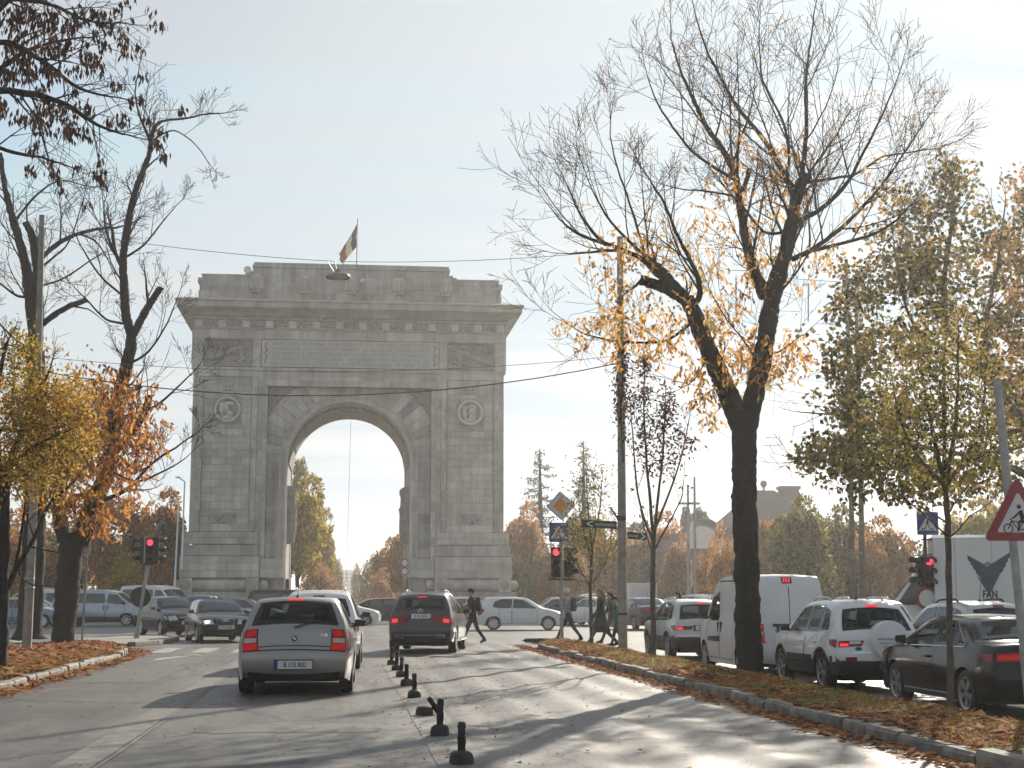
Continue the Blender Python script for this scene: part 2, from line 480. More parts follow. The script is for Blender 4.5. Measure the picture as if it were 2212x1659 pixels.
for i, x in enumerate((-5.05, -3.95, -2.85, -1.75, -0.65, 0.45, 1.55, 2.65, 3.75, 4.85)):
    strip_sheet('crossing_stripe', x - 0.27, x + 0.27, 42.0, 46.0, M_PAINT if x < 0 else M_PAINT_WORN_GLARE, step=2.0)  # right-hand stripes get the duller paint: washing out by sun glare put into colour
strip_sheet('stop_line', -5.3, 0.9, 39.6, 39.95, M_PAINT_WORN_GLARE)
sheet('direction_arrow', [(-4.55, 36.6), (-3.7, 40.4), (-4.0, 40.6), (-3.95, 41.2), (-4.6, 38.2)], M_PAINT)
M_PATCH = mat('asphalt_patch', (0.085, 0.082, 0.078), 0.7, var=0.4, scale=14, bump=0.5, bscale=70)
def ragged(x0, x1, y0, y1, seed):
    r = random.Random(seed); pts = []
    for (a, b), (c, d) in zip(((x0, y0), (x1, y0), (x1, y1), (x0, y1)), ((x1, y0), (x1, y1), (x0, y1), (x0, y0))):
        for k in range(6): pts.append((a + (c - a) * k / 6 + r.uniform(-.05, .05), b + (d - b) * k / 6 + r.uniform(-.12, .12)))
    return pts
for k, a in enumerate(((-1.55, -0.35, 12.2, 14.6), (-4.9, -3.4, 27.5, 33.0), (-1.7, 0.4, 17.2, 18.3))):
    sheet('asphalt_repair', ragged(*a, k), M_PATCH, dz=0.018 if a[0] > 1.2 else 0.004)
# curved line on the left carriageway
g = MB(); pts = []
for k in range(25):
    a = R(-40 + k * 6.0); pts.append((a,))
for r_ in (4.3, 4.6):
    for (a,) in pts:
        g.v.append((-16.8 + r_ * 1.3 * math.cos(a), 52.5 + r_ * math.sin(a), 0.006))
for k in range(24):
    g.f.append((k, k + 1, 25 + k + 1, 25 + k)); g.m.append(0)
tag(g.build('lane_line', M_PAINT), kind='structure')
strip_sheet('lane_line', -24, -11.0, 60.5, 60.75, M_PAINT_WORN_GLARE)
# long curved line of the roundabout, left
g = MB()
for k in range(31):
    a = R(200 + k * 2.2)
    for r_ in (49.0, 49.25):
        g.v.append((0.15 + r_ * math.cos(a), 118 + r_ * math.sin(a), 0.006))
for k in range(30):
    g.f.append((2 * k, 2 * k + 1, 2 * k + 3, 2 * k + 2)); g.m.append(0)
tag(g.build('lane_line', M_PAINT), kind='structure')

# ---- medians: earth bed inside kerb stones
def bed_z(x, y, x0, x1, top):
    t = (x - x0) / (x1 - x0)
    bank = -0.30 * smooth((x - 6.9) / 1.05) if x > 6.9 else 0.0      # the right bed falls towards the lower lane
    return top + bank + 0.05 * math.sin(math.pi * max(0, min(1, t))) + 0.03 * noise.noise((x * 0.9, y * 0.5, 3.1))
def make_bed(name, edge, top, m):
    """edge: list of (y, x_left, x_right)"""
    g = MB(); n = 9
    for y, a, b in edge:
        for k in range(n):
            x = a + (b - a) * k / (n - 1)
            g.v.append((x, y, bed_z(x, y, a, b, top) if 0 < k < n - 1 else (top - 0.02 if x < 7 else -0.25)))
    for j in range(len(edge) - 1):
        for k in range(n - 1):
            g.f.append((j * n + k, j * n + k + 1, (j + 1) * n + k + 1, (j + 1) * n + k)); g.m.append(0)
    o = g.build(name, m, smooth=True); tag(o, kind='structure'); return o
KX = 5.65
def r_edges(y):
    a = KX + 0.16
    if y > 43.5: a += 0.9 * ((y - 43.5) / 4.2) ** 2
    b = 7.95
    if y > 44: b -= 0.6 * ((y - 44) / 3.7) ** 2
    return a, b
R_EDGE = [(y, *r_edges(y)) for y in frange(4, 47.6, 0.8)]
make_bed('right_median', R_EDGE, 0.12, M_SOIL)
def l_edges(y):
    b = -5.5 - 0.16
    if y > 38: b -= 1.3 * ((y - 38) / 8.0) ** 2
    a = -9.6
    if y > 40: a += 1.2 * ((y - 40) / 6.0) ** 2
    return a, b
L_EDGE = [(y, *l_edges(y)) for y in frange(6, 46.0, 0.8)]
make_bed('left_median', L_EDGE, 0.13, M_SOIL)

def kerb_mesh(seed):
    r = random.Random(seed); g = MB()
    L, W, H = 0.96 + r.uniform(-0.02, 0.02), 0.19, 0.34
    vs = []
    for z, ins in ((-H + 0.15, 0), (0.115, 0), (0.15, 0.025)):
        for dx, dy in ((-1, -1), (1, -1), (1, 1), (-1, 1)):
            vs.append((dx * (W / 2 - ins) + r.uniform(-0.012, 0.012), dy * (L / 2 - ins) + r.uniform(-0.012, 0.012), z + r.uniform(-0.008, 0.008)))
    fs = [(3, 2, 1, 0), (8, 9, 10, 11)]
    for a in (0, 4):
        for k in range(4):
            fs.append((a + k, a + (k + 1) % 4, a + 4 + (k + 1) % 4, a + 4 + k))
    g.add(vs, fs)
    o = g.build('kerb_stone', M_KERB)
    return o
kerbs = [kerb_mesh(i) for i in range(6)]
def lay_kerb(path, root, skip=()):
    """kerb stones about one metre long along a polyline"""
    dist = 0.0; out = []
    for i in range(len(path) - 1):
        a, b = Vector(path[i]), Vector(path[i + 1])
        n = max(1, round((b - a).length / 1.0))
        cuts = [0.0] + sorted((k + rnd.uniform(-0.22, 0.22)) / n for k in range(1, n)) + [1.0]
        for k in range(n):
            p = a + (b - a) * ((cuts[k] + cuts[k + 1]) / 2); d = (b - a).normalized()
            src = rnd.choice(kerbs)
            o = bpy.data.objects.new('kerb_stone', src.data); link(o, root)
            o.location = (p.x, p.y, rnd.uniform(-0.03, 0.02))
            o.rotation_euler = (rnd.uniform(-0.02, 0.02), rnd.uniform(-0.09, 0.09), math.atan2(d.y, d.x) - math.pi / 2 + rnd.uniform(-0.035, 0.035))
            o.scale = (rnd.uniform(0.92, 1.06), (b - a).length * (cuts[k + 1] - cuts[k]), rnd.uniform(0.94, 1.05))
kr = empty('kerb'); tag(kr, 'worn concrete kerb along the right median beside the bus lane', 'kerb')
lay_kerb([(KX + 0.06, 10), (KX + 0.06, 43.5), (KX + 0.35, 45.6), (KX + 1.0, 47.7), (7.6, 47.75)], kr)
kl = empty('kerb'); tag(kl, 'sunlit concrete kerb along the leaf covered left median', 'kerb')
lay_kerb([(-5.56, 20), (-5.56, 38), (-5.95, 42), (-6.9, 46)], kl)
for o in kerbs:
    bpy.data.objects.remove(o)
# paved refuges
def refuge(name, pts, h, m):
    g = MB(); g.poly([(x, y, 0.0) for x, y in pts], (0, 0, h)); o = g.build(name, m, bevel=0.02); fix_normals(o); tag(o, kind='structure'); return o
refuge('traffic_island', [(-9.1, 47.2), (-7.2, 46.5), (-6.4, 48.2), (-5.9, 52.5), (-6.3, 56.5), (-7.0, 57.3), (-8.2, 56.8), (-9.2, 53)], 0.10, M_SLAB)
ki = empty('kerb'); tag(ki, 'pale kerb round the tip of the left traffic island', 'kerb')
for k, (a, b) in enumerate((((-6.55, 47.6), (-6.1, 49.6)), ((-6.1, 49.6), (-5.82, 51.4)), ((-5.82, 51.4), (-5.85, 53.4)), ((-5.85, 53.4), (-6.1, 55.4)), ((-6.1, 55.4), (-6.6, 57.0)))):
    g = MB(); a, b = Vector((*a, 0)), Vector((*b, 0)); d = (b - a).normalized(); s = Vector((-d.y, d.x, 0)) * 0.13
    g.poly([a - s + d * .01, b - s - d * .01, b + s - d * .01, a + s + d * .01], (0, 0, 0.14)); fix_normals(g.build('kerb_stone', M_KERB, ki, bevel=0.02))
refuge('refuge', [(6.3, 48.0), (8.2, 48.0), (8.2, 53.5), (7.0, 54), (6.2, 52.5)], 0.03, M_SLAB)
# roundabout island under the arch
g = MB(); n = 96
g.v = [(0.15 + 24 * math.cos(2 * math.pi * k / n), 117.8 + 19 * math.sin(2 * math.pi * k / n), z) for z in (-0.1, 0.18) for k in range(n)]
for k in range(n):
    g.f.append((k, (k + 1) % n, n + (k + 1) % n, n + k)); g.m.append(0)
g.f.append(tuple(range(n, 2 * n))); g.m.append(0)
tag(g.build('arch_island', M_SLAB), kind='structure')

# ---- leaf litter and grass (nobody could count them)
LEAF_RUST = leaf_mat('litter_leaf', [(0.07, 0.03, 0.02), (0.20, 0.07, 0.035), (0.44, 0.15, 0.055), (0.56, 0.25, 0.09), (0.58, 0.40, 0.22), (0.38, 0.14, 0.06)], transl=0.38, rough=0.85, spec=0.08)
GRASS_M = leaf_mat('grass_blade', [(0.14, 0.14, 0.03), (0.25, 0.21, 0.05), (0.36, 0.27, 0.08)], transl=0.35)
def litter_leaf(g, p, r, s):
    a = r.uniform(0, 6.283); el = r.uniform(0.15, 0.55) * s * 1.9; w = el * r.uniform(0.3, 0.55)
    dx, dy = math.cos(a), math.sin(a); px, py = -dy, dx
    t1, t2 = r.uniform(-0.5, 0.6), r.uniform(-0.4, 0.6)
    b = len(g.v); x, y, z = p
    g.v += [(x - dx * el, y - dy * el, z + 0.01), (x + px * w, y + py * w, z + 0.012 + abs(t1) * w), (x + dx * el, y + dy * el, z + 0.012 + max(0, t2) * el), (x - px * w, y - py * w, z + 0.012 + max(0, t1) * w)]
    g.f += [(b, b + 1, b + 2), (b, b + 2, b + 3)]; g.m += [0, 0]
r = random.Random(11)
g = MB(); gg = MB()
for i in range(24000):
    y = 10 + (47.5 - 10) * r.random() ** 1.25
    a, b = r_edges(y); x = r.uniform(a - 0.1, b)
    z = bed_z(x, y, a, b, 0.12)
    patch = noise.noise((x * 0.8, y * 0.35, 9.0))
    if patch < -0.05 and r.random() < 0.8:
        continue
    litter_leaf(g, (x, y, z + r.uniform(0, 0.05)), r, r.choice((0.055, 0.075, 0.095, 0.125)))
for i in range(15000):
    y = 10 + (47.5 - 10) * r.random() ** 1.15
    a, b = r_edges(y); x = r.uniform(a - 0.05, b)
    patch = noise.noise((x * 0.8, y * 0.35, 9.0))
    if patch > 0.14 and r.random() < 0.85: continue
    z = bed_z(x, y, a, b, 0.12)
    h = r.uniform(0.05, 0.13); w = 0.008; an = r.uniform(0, 6.283); ln = r.uniform(-0.05, 0.05)
    b0 = len(gg.v)
    gg.v += [(x - w * math.cos(an), y - w * math.sin(an), z - 0.01), (x + w * math.cos(an), y + w * math.sin(an), z - 0.01), (x + ln, y + r.uniform(-.05, .05), z + h)]
    gg.f.append((b0, b0 + 1, b0 + 2)); gg.m.append(0)
# drift against the kerb on the road side
for i in range(4200):
    y = r.uniform(12, 47); x = KX - 0.06 - abs(r.gauss(0, 0.28)) * (0.5 + 0.5 * abs(noise.noise((0, y * 0.4, 1))) * 2)
    litter_leaf(g, (x, y, road_z(x, y) + r.uniform(0, 0.025)), r, 0.09)
o = g.build('fallen_leaves', LEAF_RUST); tag(o, 'rust brown fallen leaves over the right median and its gutter', 'leaves', kind='stuff')
o = gg.build('grass', GRASS_M); tag(o, 'yellowing grass between fallen leaves on the right median', 'grass', kind='stuff')
g = MB()
for i in range(9000):
    y = 22 + 24 * r.random(); a, b = l_edges(y); x = r.uniform(a, b + 0.05)
    litter_leaf(g, (x, y, bed_z(x, y, a, b, 0.13) + r.uniform(0, 0.05)), r, 0.15)
for i in range(1500):
    y = r.uniform(22, 46); a, b = l_edges(y); x = b + 0.2 + abs(r.gauss(0, 0.22))
    litter_leaf(g, (x, y, r.uniform(0, 0.03)), r, 0.13)
o = g.build('fallen_leaves', LEAF_RUST); tag(o, 'orange fallen leaves heaped over the left median', 'leaves', kind='stuff')
# grass under the left leaves near the kerb
gg = MB()
for i in range(4000):
    y = 22 + 16 * r.random(); a, b = l_edges(y); x = b - abs(r.gauss(0, 0.5)); z = bed_z(x, y, a, b, 0.13)
    h = r.uniform(0.05, 0.12); an = r.uniform(0, 6.28); w = 0.009; b0 = len(gg.v)
    gg.v += [(x - w * math.cos(an), y - w * math.sin(an), z - 0.01), (x + w * math.cos(an), y + w * math.sin(an), z - 0.01), (x + r.uniform(-.05, .05), y + r.uniform(-.05, .05), z + h)]
    gg.f.append((b0, b0 + 1, b0 + 2)); gg.m.append(0)
o = gg.build('grass', GRASS_M); tag(o, 'thin yellow grass along the left median kerb', 'grass', kind='stuff')
# single leaves blown over the asphalt
g = MB()
for i in range(1900):
    if r.random() < 0.6:
        x = 1.1 + r.gauss(0, 0.9); y = r.uniform(12.5, 38)
    else:
        x = r.uniform(-4.5, 5.6); y = r.uniform(12.5, 45)
    litter_leaf(g, (x, y, road_z(x, y) + 0.004), r, r.choice((0.03, 0.035, 0.04, 0.055)))
o = g.build('scattered_leaves', LEAF_RUST); tag(o, 'single dry leaves scattered over the asphalt lanes', 'leaves', kind='stuff')
# ------------------------------------------------------------------ triumphal arch
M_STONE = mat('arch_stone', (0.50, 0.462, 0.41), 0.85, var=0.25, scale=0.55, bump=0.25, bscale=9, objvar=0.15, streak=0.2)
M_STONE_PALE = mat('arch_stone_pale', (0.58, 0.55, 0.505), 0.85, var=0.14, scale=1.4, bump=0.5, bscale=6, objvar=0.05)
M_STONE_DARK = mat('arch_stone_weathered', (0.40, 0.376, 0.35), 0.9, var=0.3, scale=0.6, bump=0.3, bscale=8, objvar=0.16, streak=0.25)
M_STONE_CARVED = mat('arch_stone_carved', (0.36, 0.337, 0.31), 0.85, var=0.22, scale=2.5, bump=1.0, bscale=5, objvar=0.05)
AX, AY = 0.15, 112.0
arch = empty('triumphal_arch', (AX, AY, 0.0))
tag(arch, 'monumental pale stone triumphal arch with attic and carved inscription beyond the crossing', 'arch')
DEPTH = 11.5
OW, ZS = 4.66, 11.55          # opening half width, springing height
BW = 11.72                    # body half width
def part(name, g, m, parent=arch, **k):
    o = g.build(name, m, parent, **k); return o
# body core with the arched opening (three walls of masonry seen as one solid)
def vault_profile(r, n=40):
    return [(r * math.cos(math.pi * k / n), ZS + r * math.sin(math.pi * k / n)) for k in range(n + 1)]
g = MB()
OW2, YF = 4.68, 1.5
ztop = 23.2
def wall_with_arch(y0, y1, ow):
    for s in (-1, 1):
        x0, x1 = sorted((s * ow, s * (BW - 0.22)))
        g.box((x0, y0, 0.2), (x1, y1, ztop))
    pf = vault_profile(ow)
    for k in range(40):
        (xa, za), (xb, zb) = pf[k], pf[k + 1]
        g.add([(xa, y0, za), (xb, y0, zb), (xb, y0, ztop), (xa, y0, ztop)], [(3, 2, 1, 0)])
        g.add([(xa, y1, za), (xb, y1, zb), (xb, y1, ztop), (xa, y1, ztop)], [(0, 1, 2, 3)])
        g.add([(xa, y0, za), (xb, y0, zb), (xb, y1, zb), (xa, y1, za)], [(0, 1, 2, 3)])
wall_with_arch(0.78, YF, OW)
wall_with_arch(YF + 0.003, DEPTH - 0.12, OW2)
part('core', g, M_STONE_DARK)

stones = []           # (size, mesh args): collected, then split into parts and one remainder
def add_block(x0, x1, z0, z1, yf, m, thick=0.8, gap=0.005):
    stones.append(((x1 - x0) * (z1 - z0), 'box', (x0 + gap, x1 - gap, z0 + gap, z1 - gap, yf - rnd.uniform(0, 0.014), thick), m))
def ashlar(x0, x1, z0, z1, yf, ch, bw, m=None, thick=0.8, jitter=0.25):
    n = max(1, round((z1 - z0) / ch)); h = (z1 - z0) / n
    for i in range(n):
        k = max(1, round((x1 - x0) / bw)); w = (x1 - x0) / k
        cuts = [x0] + [x0 + w * (j + (0.5 if i % 2 else 0.0)) + rnd.uniform(-jitter, jitter) * w * 0.5 for j in range(0 if i % 2 else 1, k)] + [x1]
        cuts = [c for c in cuts if x0 - 1e-6 <= c <= x1 + 1e-6]
        for a, b in zip(cuts[:-1], cuts[1:]):
            if b - a > 0.08:
                add_block(a, b, z0 + i * h, z0 + (i + 1) * h, yf, m or M_STONE, thick)
Z_B = 6.35            # foot of the pier panels
Z_P = 18.45           # underside of the string course
for s in (-1, 1):
    def X(a, b):
        return tuple(sorted((s * a, s * b)))
    # outer strip, panel frame strips, panel field, inner strips
    ashlar(*X(11.30, BW), Z_B, Z_P, -0.02, 0.56, 0.5)
    ashlar(*X(10.92, 11.30), Z_B, Z_P - 0.5, -0.16, 0.78, 0.5)
    ashlar(*X(7.35, 10.92), Z_B, Z_P - 0.5, -0.06, 0.56, 1.15)
    ashlar(*X(6.92, 7.35), Z_B, Z_P - 0.5, -0.16, 0.78, 0.5)
    ashlar(*X(6.92, 11.30), Z_P - 0.5, Z_P, -0.16, 0.5, 1.3)
    ashlar(*X(6.52, 6.92), 4.55, Z_P, 0.0, 0.66, 0.5)
    ashlar(*X(6.16, 6.52), 3.25, 17.30, -0.10, 0.66, 0.5)
    # field beside the archivolt (recessed)
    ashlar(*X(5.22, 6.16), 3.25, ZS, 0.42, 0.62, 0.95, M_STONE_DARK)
    ashlar(*X(4.80, 5.10), 3.25, ZS, 0.30, 1.15, 0.6)
# lintel band over the recess
ashlar(-6.92, 6.92, 17.75, Z_P, 0.0, 0.35, 1.55)
ashlar(-6.52, 6.52, 17.30, 17.75, -0.14, 0.45, 1.9)
# voussoirs and the field of the spandrels
for k in range(27):
    t0, t1 = math.pi * k / 27, math.pi * (k + 1) / 27
    def r2(t):
        return min(7.0, 6.14 / max(1e-3, abs(math.cos(t))), 6.15 / max(1e-3, math.sin(t)))
    e = 0.0022
    ts = [t0 + e, (t0 + t1) / 2, t1 - e]
    stones.append((1.2, 'vous', (ts, 5.22, [r2(t) for t in ts], 0.40 - rnd.uniform(0, 0.03)), M_STONE if k % 3 else M_STONE_DARK))
for k in range(17):
    t0, t1 = math.pi * k / 17, math.pi * (k + 1) / 17
    ts = [t0 + .002, t0 * .67 + t1 * .33, t0 * .33 + t1 * .67, t1 - .002]
    stones.append((0.8, 'vous', (ts, 4.80, [5.10] * 4, 0.30 - rnd.uniform(0, 0.01)), M_STONE))
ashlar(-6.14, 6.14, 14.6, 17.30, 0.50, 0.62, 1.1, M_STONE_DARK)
# entablature courses and attic
ashlar(-11.9, 11.9, 20.88, 21.62, -0.04, 0.74, 1.30, thick=0.9)
for s in (-1, 1):
    x0, x1 = sorted((s * 7.35, s * 6.75)); ashlar(x0, x1, 18.75, 20.88, -0.02, 0.54, 0.6)
    x0, x1 = sorted((s * 11.05, s * 11.9)); ashlar(x0, x1, 18.75, 20.88, -0.02, 0.54, 0.9)
ashlar(-11.9, 11.9, 17.9 + 0.85, 18.75, 0.0, 0.3, 1.4) if False else None
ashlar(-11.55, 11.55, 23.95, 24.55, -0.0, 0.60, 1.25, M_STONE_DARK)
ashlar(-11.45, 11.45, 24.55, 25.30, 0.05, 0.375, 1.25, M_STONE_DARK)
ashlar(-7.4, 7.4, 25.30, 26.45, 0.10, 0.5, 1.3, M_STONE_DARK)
for s in (-1, 1):
    x0, x1 = sorted((s * 7.45, s * 11.3)); ashlar(x0, x1, 25.30, 25.72, 0.08, 0.42, 1.2, M_STONE_DARK)
# plinth blocks
for s in (-1, 1):
    x0, x1 = sorted((s * 6.5, s * 12.28)); ashlar(x0, x1, 2.95, 4.52, -0.62, 0.52, 1.6)
    x0, x1 = sorted((s * 4.7, s * 6.48)); ashlar(x0, x1, 2.95, 4.35, -0.18, 0.7, 1.2)
    x0, x1 = sorted((s * 6.65, s * 12.1)); ashlar(x0, x1, 5.42, 6.33, -0.30, 0.45, 1.25)
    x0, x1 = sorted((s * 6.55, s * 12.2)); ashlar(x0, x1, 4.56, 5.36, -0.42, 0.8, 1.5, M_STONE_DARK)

def clear_of_arch(st):
    if st[1] != 'box': return True
    x0, x1, z0, z1, yf, th = st[2]
    if abs(yf - 0.50) > 0.03: return True
    nx = 0.0 if x0 < 0 < x1 else min(abs(x0), abs(x1)); nz = max(0.0, z0 - ZS)
    return math.hypot(nx, nz) > 5.3
stones[:] = [st for st in stones if clear_of_arch(st)]
def stone_geom(kind, a, g):
    if kind == 'box':
        x0, x1, z0, z1, yf, th = a
        c = 0.014
        g.add([(x0, yf + c, z0), (x1, yf + c, z0), (x1, yf + c, z1), (x0, yf + c, z1),
               (x0 + c, yf, z0 + c), (x1 - c, yf, z0 + c), (x1 - c, yf, z1 - c), (x0 + c, yf, z1 - c),
               (x0, yf + th, z0), (x1, yf + th, z0), (x1, yf + th, z1), (x0, yf + th, z1)],
              [(4, 5, 6, 7), (0, 1, 5, 4), (1, 2, 6, 5), (2, 3, 7, 6), (3, 0, 4, 7), (1, 0, 8, 9), (2, 1, 9, 10), (3, 2, 10, 11), (0, 3, 11, 8)])
    else:
        ts, r1, r2s, yf = a
        n = len(ts); vs = []
        for y in (yf, yf + 0.6):
            for t in ts: vs.append((r1 * math.cos(t), y, ZS + r1 * math.sin(t)))
            for t, rr in zip(ts, r2s): vs.append((rr * math.cos(t) , y, ZS + rr * math.sin(t)))
        fs = []
        for i in range(n - 1):
            fs.append((i + 1, i, n + i, n + i + 1)); fs.append((i, i + 1, 2 * n + i + 1, 2 * n + i)); fs.append((n + i + 1, n + i, 3 * n + i, 3 * n + i + 1))
        fs.append((0, 2 * n, 3 * n, n)); fs.append((n - 1, 2 * n - 1, 4 * n - 1, 3 * n - 1))
        g.add(vs, fs)
stones.sort(key=lambda s: -s[0])
for i, (sz, kind, a, m) in enumerate(stones[:300]):
    g = MB(); stone_geom(kind, a, g); g.build('stone_block', m, arch)
rest = {}
for sz, kind, a, m in stones[300:]:
    stone_geom(kind, a, rest.setdefault(m.name, (MB(), m))[0])
for g, m in rest.values():
    o = g.build('small_stone_blocks', m, arch); tag(o, kind='stuff')

# archivolt mouldings round the opening
def arch_moulding(name, r0, r1, y0, y1, m, zb=3.25):
    g = MB(); pts = [(1.0, zb)] ; path = []
    n = 48
    path = [(-1, zb, True), (-1, ZS, True)]
    vs = []; ring = []
    angs = [math.pi * k / n for k in range(n + 1)]
    def section(px, pz, qx, qz):
        return [(px, y0, pz), (qx, y0, qz), (qx, y1, qz), (px, y1, pz)]
    secs = [section(r0, zb, r1, zb)] + [section(r0 * math.cos(a), ZS + r0 * math.sin(a), r1 * math.cos(a), ZS + r1 * math.sin(a)) for a in angs] + [section(-r0, zb, -r1, zb)]
    for s in secs: vs += s
    fs = []
    for i in range(len(secs) - 1):
        for k in range(4):
            fs.append((i * 4 + k, (i + 1) * 4 + k, (i + 1) * 4 + (k + 1) % 4, i * 4 + (k + 1) % 4))
    g.add(vs, fs); o = g.build(name, m, arch); fix_normals(o); return o
arch_moulding('archivolt_moulding', 5.08, 5.24, 0.20, 1.0, M_STONE)
arch_moulding('archivolt_moulding', 4.66, 4.81, 0.20, 1.0, M_STONE)
for i, y in enumerate((0.62, 1.08)):
    arch_moulding('soffit_rib', 4.60 + 0.02 * i, 4.70, y, y + 0.26, M_STONE_PALE, zb=0.2)
arch_moulding('soffit_rib', 4.60, 4.71, 10.2, 11.0, M_STONE_PALE, zb=0.2)
# coffers of the vault
for i in range(4):
    for k in range(9):
        a = math.pi * (k + 0.5) / 9; r0 = 4.57; w = 0.55
        g = MB(); vs = []
        y = 3.2 + i * 1.75
        for rr in (r0, 4.70):
            for da, dy in ((-1, 0), (1, 0), (1, 1), (-1, 1)):
                b = a + da * 0.145; vs.append((rr * math.cos(b), y + dy * 1.5, ZS + rr * math.sin(b)))
        g.add(vs, [(0, 1, 2, 3), (0, 4, 5, 1), (1, 5, 6, 2), (2, 6, 7, 3), (3, 7, 4, 0)])
        g.build('coffer', M_STONE_CARVED, arch)
# carved trophies that stick out of the passage walls
for s in (-1, 1):
    t = MB()
    prof = [(4.7, 5.6), (4.45, 5.6), (4.16, 5.7), (4.05, 6.2), (4.12, 6.35), (4.0, 6.6), (4.02, 7.9), (3.93, 8.3), (4.06, 8.45), (4.10, 9.2), (3.98, 9.5), (4.02, 9.8), (4.2, 9.95), (4.42, 10.0), (4.7, 10.0)]
    for i in range(3):
        y = 2.9 + i * 0.55
        t.poly([(s * (x + 0.05 * (i == 1) * -1), y, z) for x, z in prof], (0, 0.45, 0))
    fix_normals(part('wall_trophy', t, M_STONE_CARVED))

# entablature, cornice and attic as moulded rings round the building
def ring(name, prof, m, x=BW, d=DEPTH):
    """prof: (projection, z) swept round the rectangle"""
    g = MB(); vs = []
    for p, z in prof:
        vs += [(-x - p, -p, z), (x + p, -p, z), (x + p, d + p, z), (-x - p, d + p, z)]
    fs = []
    for i in range(len(prof) - 1):
        for k in range(4):
            fs.append((i * 4 + k, i * 4 + (k + 1) % 4, (i + 1) * 4 + (k + 1) % 4, (i + 1) * 4 + k))
    n = len(prof) - 1
    fs.append((n * 4, n * 4 + 1, n * 4 + 2, n * 4 + 3)); fs.append((3, 2, 1, 0))
    g.add(vs, fs); return g.build(name, m, arch)
ring('string_course', [(-0.9, 18.38), (0.0, 18.40), (0.10, 18.45), (0.14, 18.62), (0.02, 18.72)], M_STONE)
ring('frieze', [(-0.9, 21.59), (0.14, 21.60), (0.14, 21.66), (0.06, 21.70), (0.06, 22.30), (0.20, 22.34), (0.24, 22.50), (0.06, 22.55)], M_STONE_CARVED)
ring('cornice', [(0.06, 22.52), (0.35, 22.62), (0.55, 22.80), (1.05, 23.05), (1.28, 23.10), (1.30, 23.50), (1.42, 23.56), (1.42, 23.66), (1.0, 23.80), (-0.1, 23.96)], M_STONE)
for k in range(14):
    x = -11.45 + 22.9 * k / 13
    g = MB(); g.box((x - 0.27, -0.20, 21.72), (x + 0.27, 0.0, 22.28)); g.box((x - 0.18, -0.24, 21.81), (x + 0.18, -0.19, 22.19))
    g.build('frieze_boss', M_STONE_PALE, arch, bevel=0.02)
    if k < 13:          # scroll ornament between the bosses
        g = MB(); rr = random.Random(k)
        for q in range(9):
            cx = x + 0.42 + 0.92 * q / 8; cz = 22.0 + 0.13 * math.sin(q * 2.2 + k)
            g.lathe([(0.0, -0.16), (0.075, -0.13), (0.10, -0.05)], (cx, 0.0, cz), 'Y', 7)
        g.build('scroll_ornament', M_STONE_CARVED, arch, smooth=True)
g = MB(); g.box((-11.50, 0.3, 23.9), (11.50, DEPTH - 0.3, 25.3)); g.box((-11.25, 0.32, 25.3), (11.25, DEPTH - 0.32, 25.70)); g.box((-7.35, 0.34, 25.7), (7.35, DEPTH - 0.34, 26.4))
part('attic', g, M_STONE_DARK)
g = MB(); g.box((-7.55, -0.02, 26.45), (7.55, DEPTH + 0.02, 26.62)); g.box((-7.45, 0.06, 26.62), (7.45, DEPTH - 0.06, 26.85))
part('attic_coping', g, M_STONE_DARK)
for s in (-1, 1):
    g = MB(); x0, x1 = sorted((s * 7.5, s * 11.35)); g.box((x0, 0.02, 25.72), (x1, DEPTH - 0.02, 25.86))
    x0, x1 = sorted((s * 11.2, s * 11.62)); g.box((x0, 0.05, 25.2), (x1, DEPTH - 0.05, 25.55))
    x0, x1 = sorted((s * 7.38, s * 7.75)); g.box((x0, -0.04, 25.84), (x1, DEPTH - 0.2, 26.12))
    x0, x1 = sorted((s * 7.36, s * 8.05)); g.box((x0, 0.0, 25.85), (x1, DEPTH - 0.3, 25.98))
    part('attic_coping', g, M_STONE_DARK)
for x in (-7.2, -3.6, 0.0, 3.6, 7.2):
    b = MB(); b.box((x - 0.32, -0.46, 24.45), (x + 0.32, 0.2, 25.78)); b.box((x - 0.50, -0.22, 24.75), (x + 0.50, 0.2, 25.70))
    o = part('attic_bracket', b, M_STONE, bevel=0.02)
    w = MB(); pts = [(x - 0.2, -0.52, 25.55)] + [(x + 0.2 * math.cos(math.pi + math.pi * k / 8), -0.52, 24.85 + 0.22 * math.sin(math.pi + math.pi * k / 8)) for k in range(9)] + [(x + 0.2, -0.52, 25.55)]
    w.tube(pts, 0.09, 6); w.build('festoon', M_STONE_CARVED, o, smooth=True)
# inscription tablet
TAB = MB(); TAB.box((-6.70, -0.05, 18.78), (6.70, 0.9, 20.84))
tab = part('inscription_tablet', TAB, mat('tablet_stone', (0.50, 0.475, 0.435), 0.85, var=0.12, scale=1.2, bump=0.3, bscale=6))
LINES = ['LIBERATOR  DE  NEAM  SI  INTREGITOR  DE  HOTARE  PRIN  VITEJIA', 'OSTASILOR  SAI  VREDNICI  URMASI  AI  EROILOR  RESURECTATI',
         'CU  OFRANDA  SFINTEI  JERTFE  FERDINAND  I  REGE  AL  ROMANILOR', 'SI-A  FACUT  INTRAREA  LA  16  OCTOMBRIE  1922  IN  CETATEA  SA', 'DE  SCAUN  A  BUCURESTILOR  DUPA  INCORONAREA  LA  ALBA  IULIA']
M_LETTER = mat('cut_letter', (0.36, 0.345, 0.32), 0.9, var=0.1)
for i, ln in enumerate(LINES):
    o = text('inscription', ln, 0.36, M_LETTER, tab, (0, -0.055, 20.56 - i * 0.385), (math.pi / 2, 0, 0), depth=0.012, bold=0.004)
    w = max(v.co.x for v in o.data.vertices) - min(v.co.x for v in o.data.vertices)
    o.scale.x = 11.9 / w; tag(o, kind='stuff')
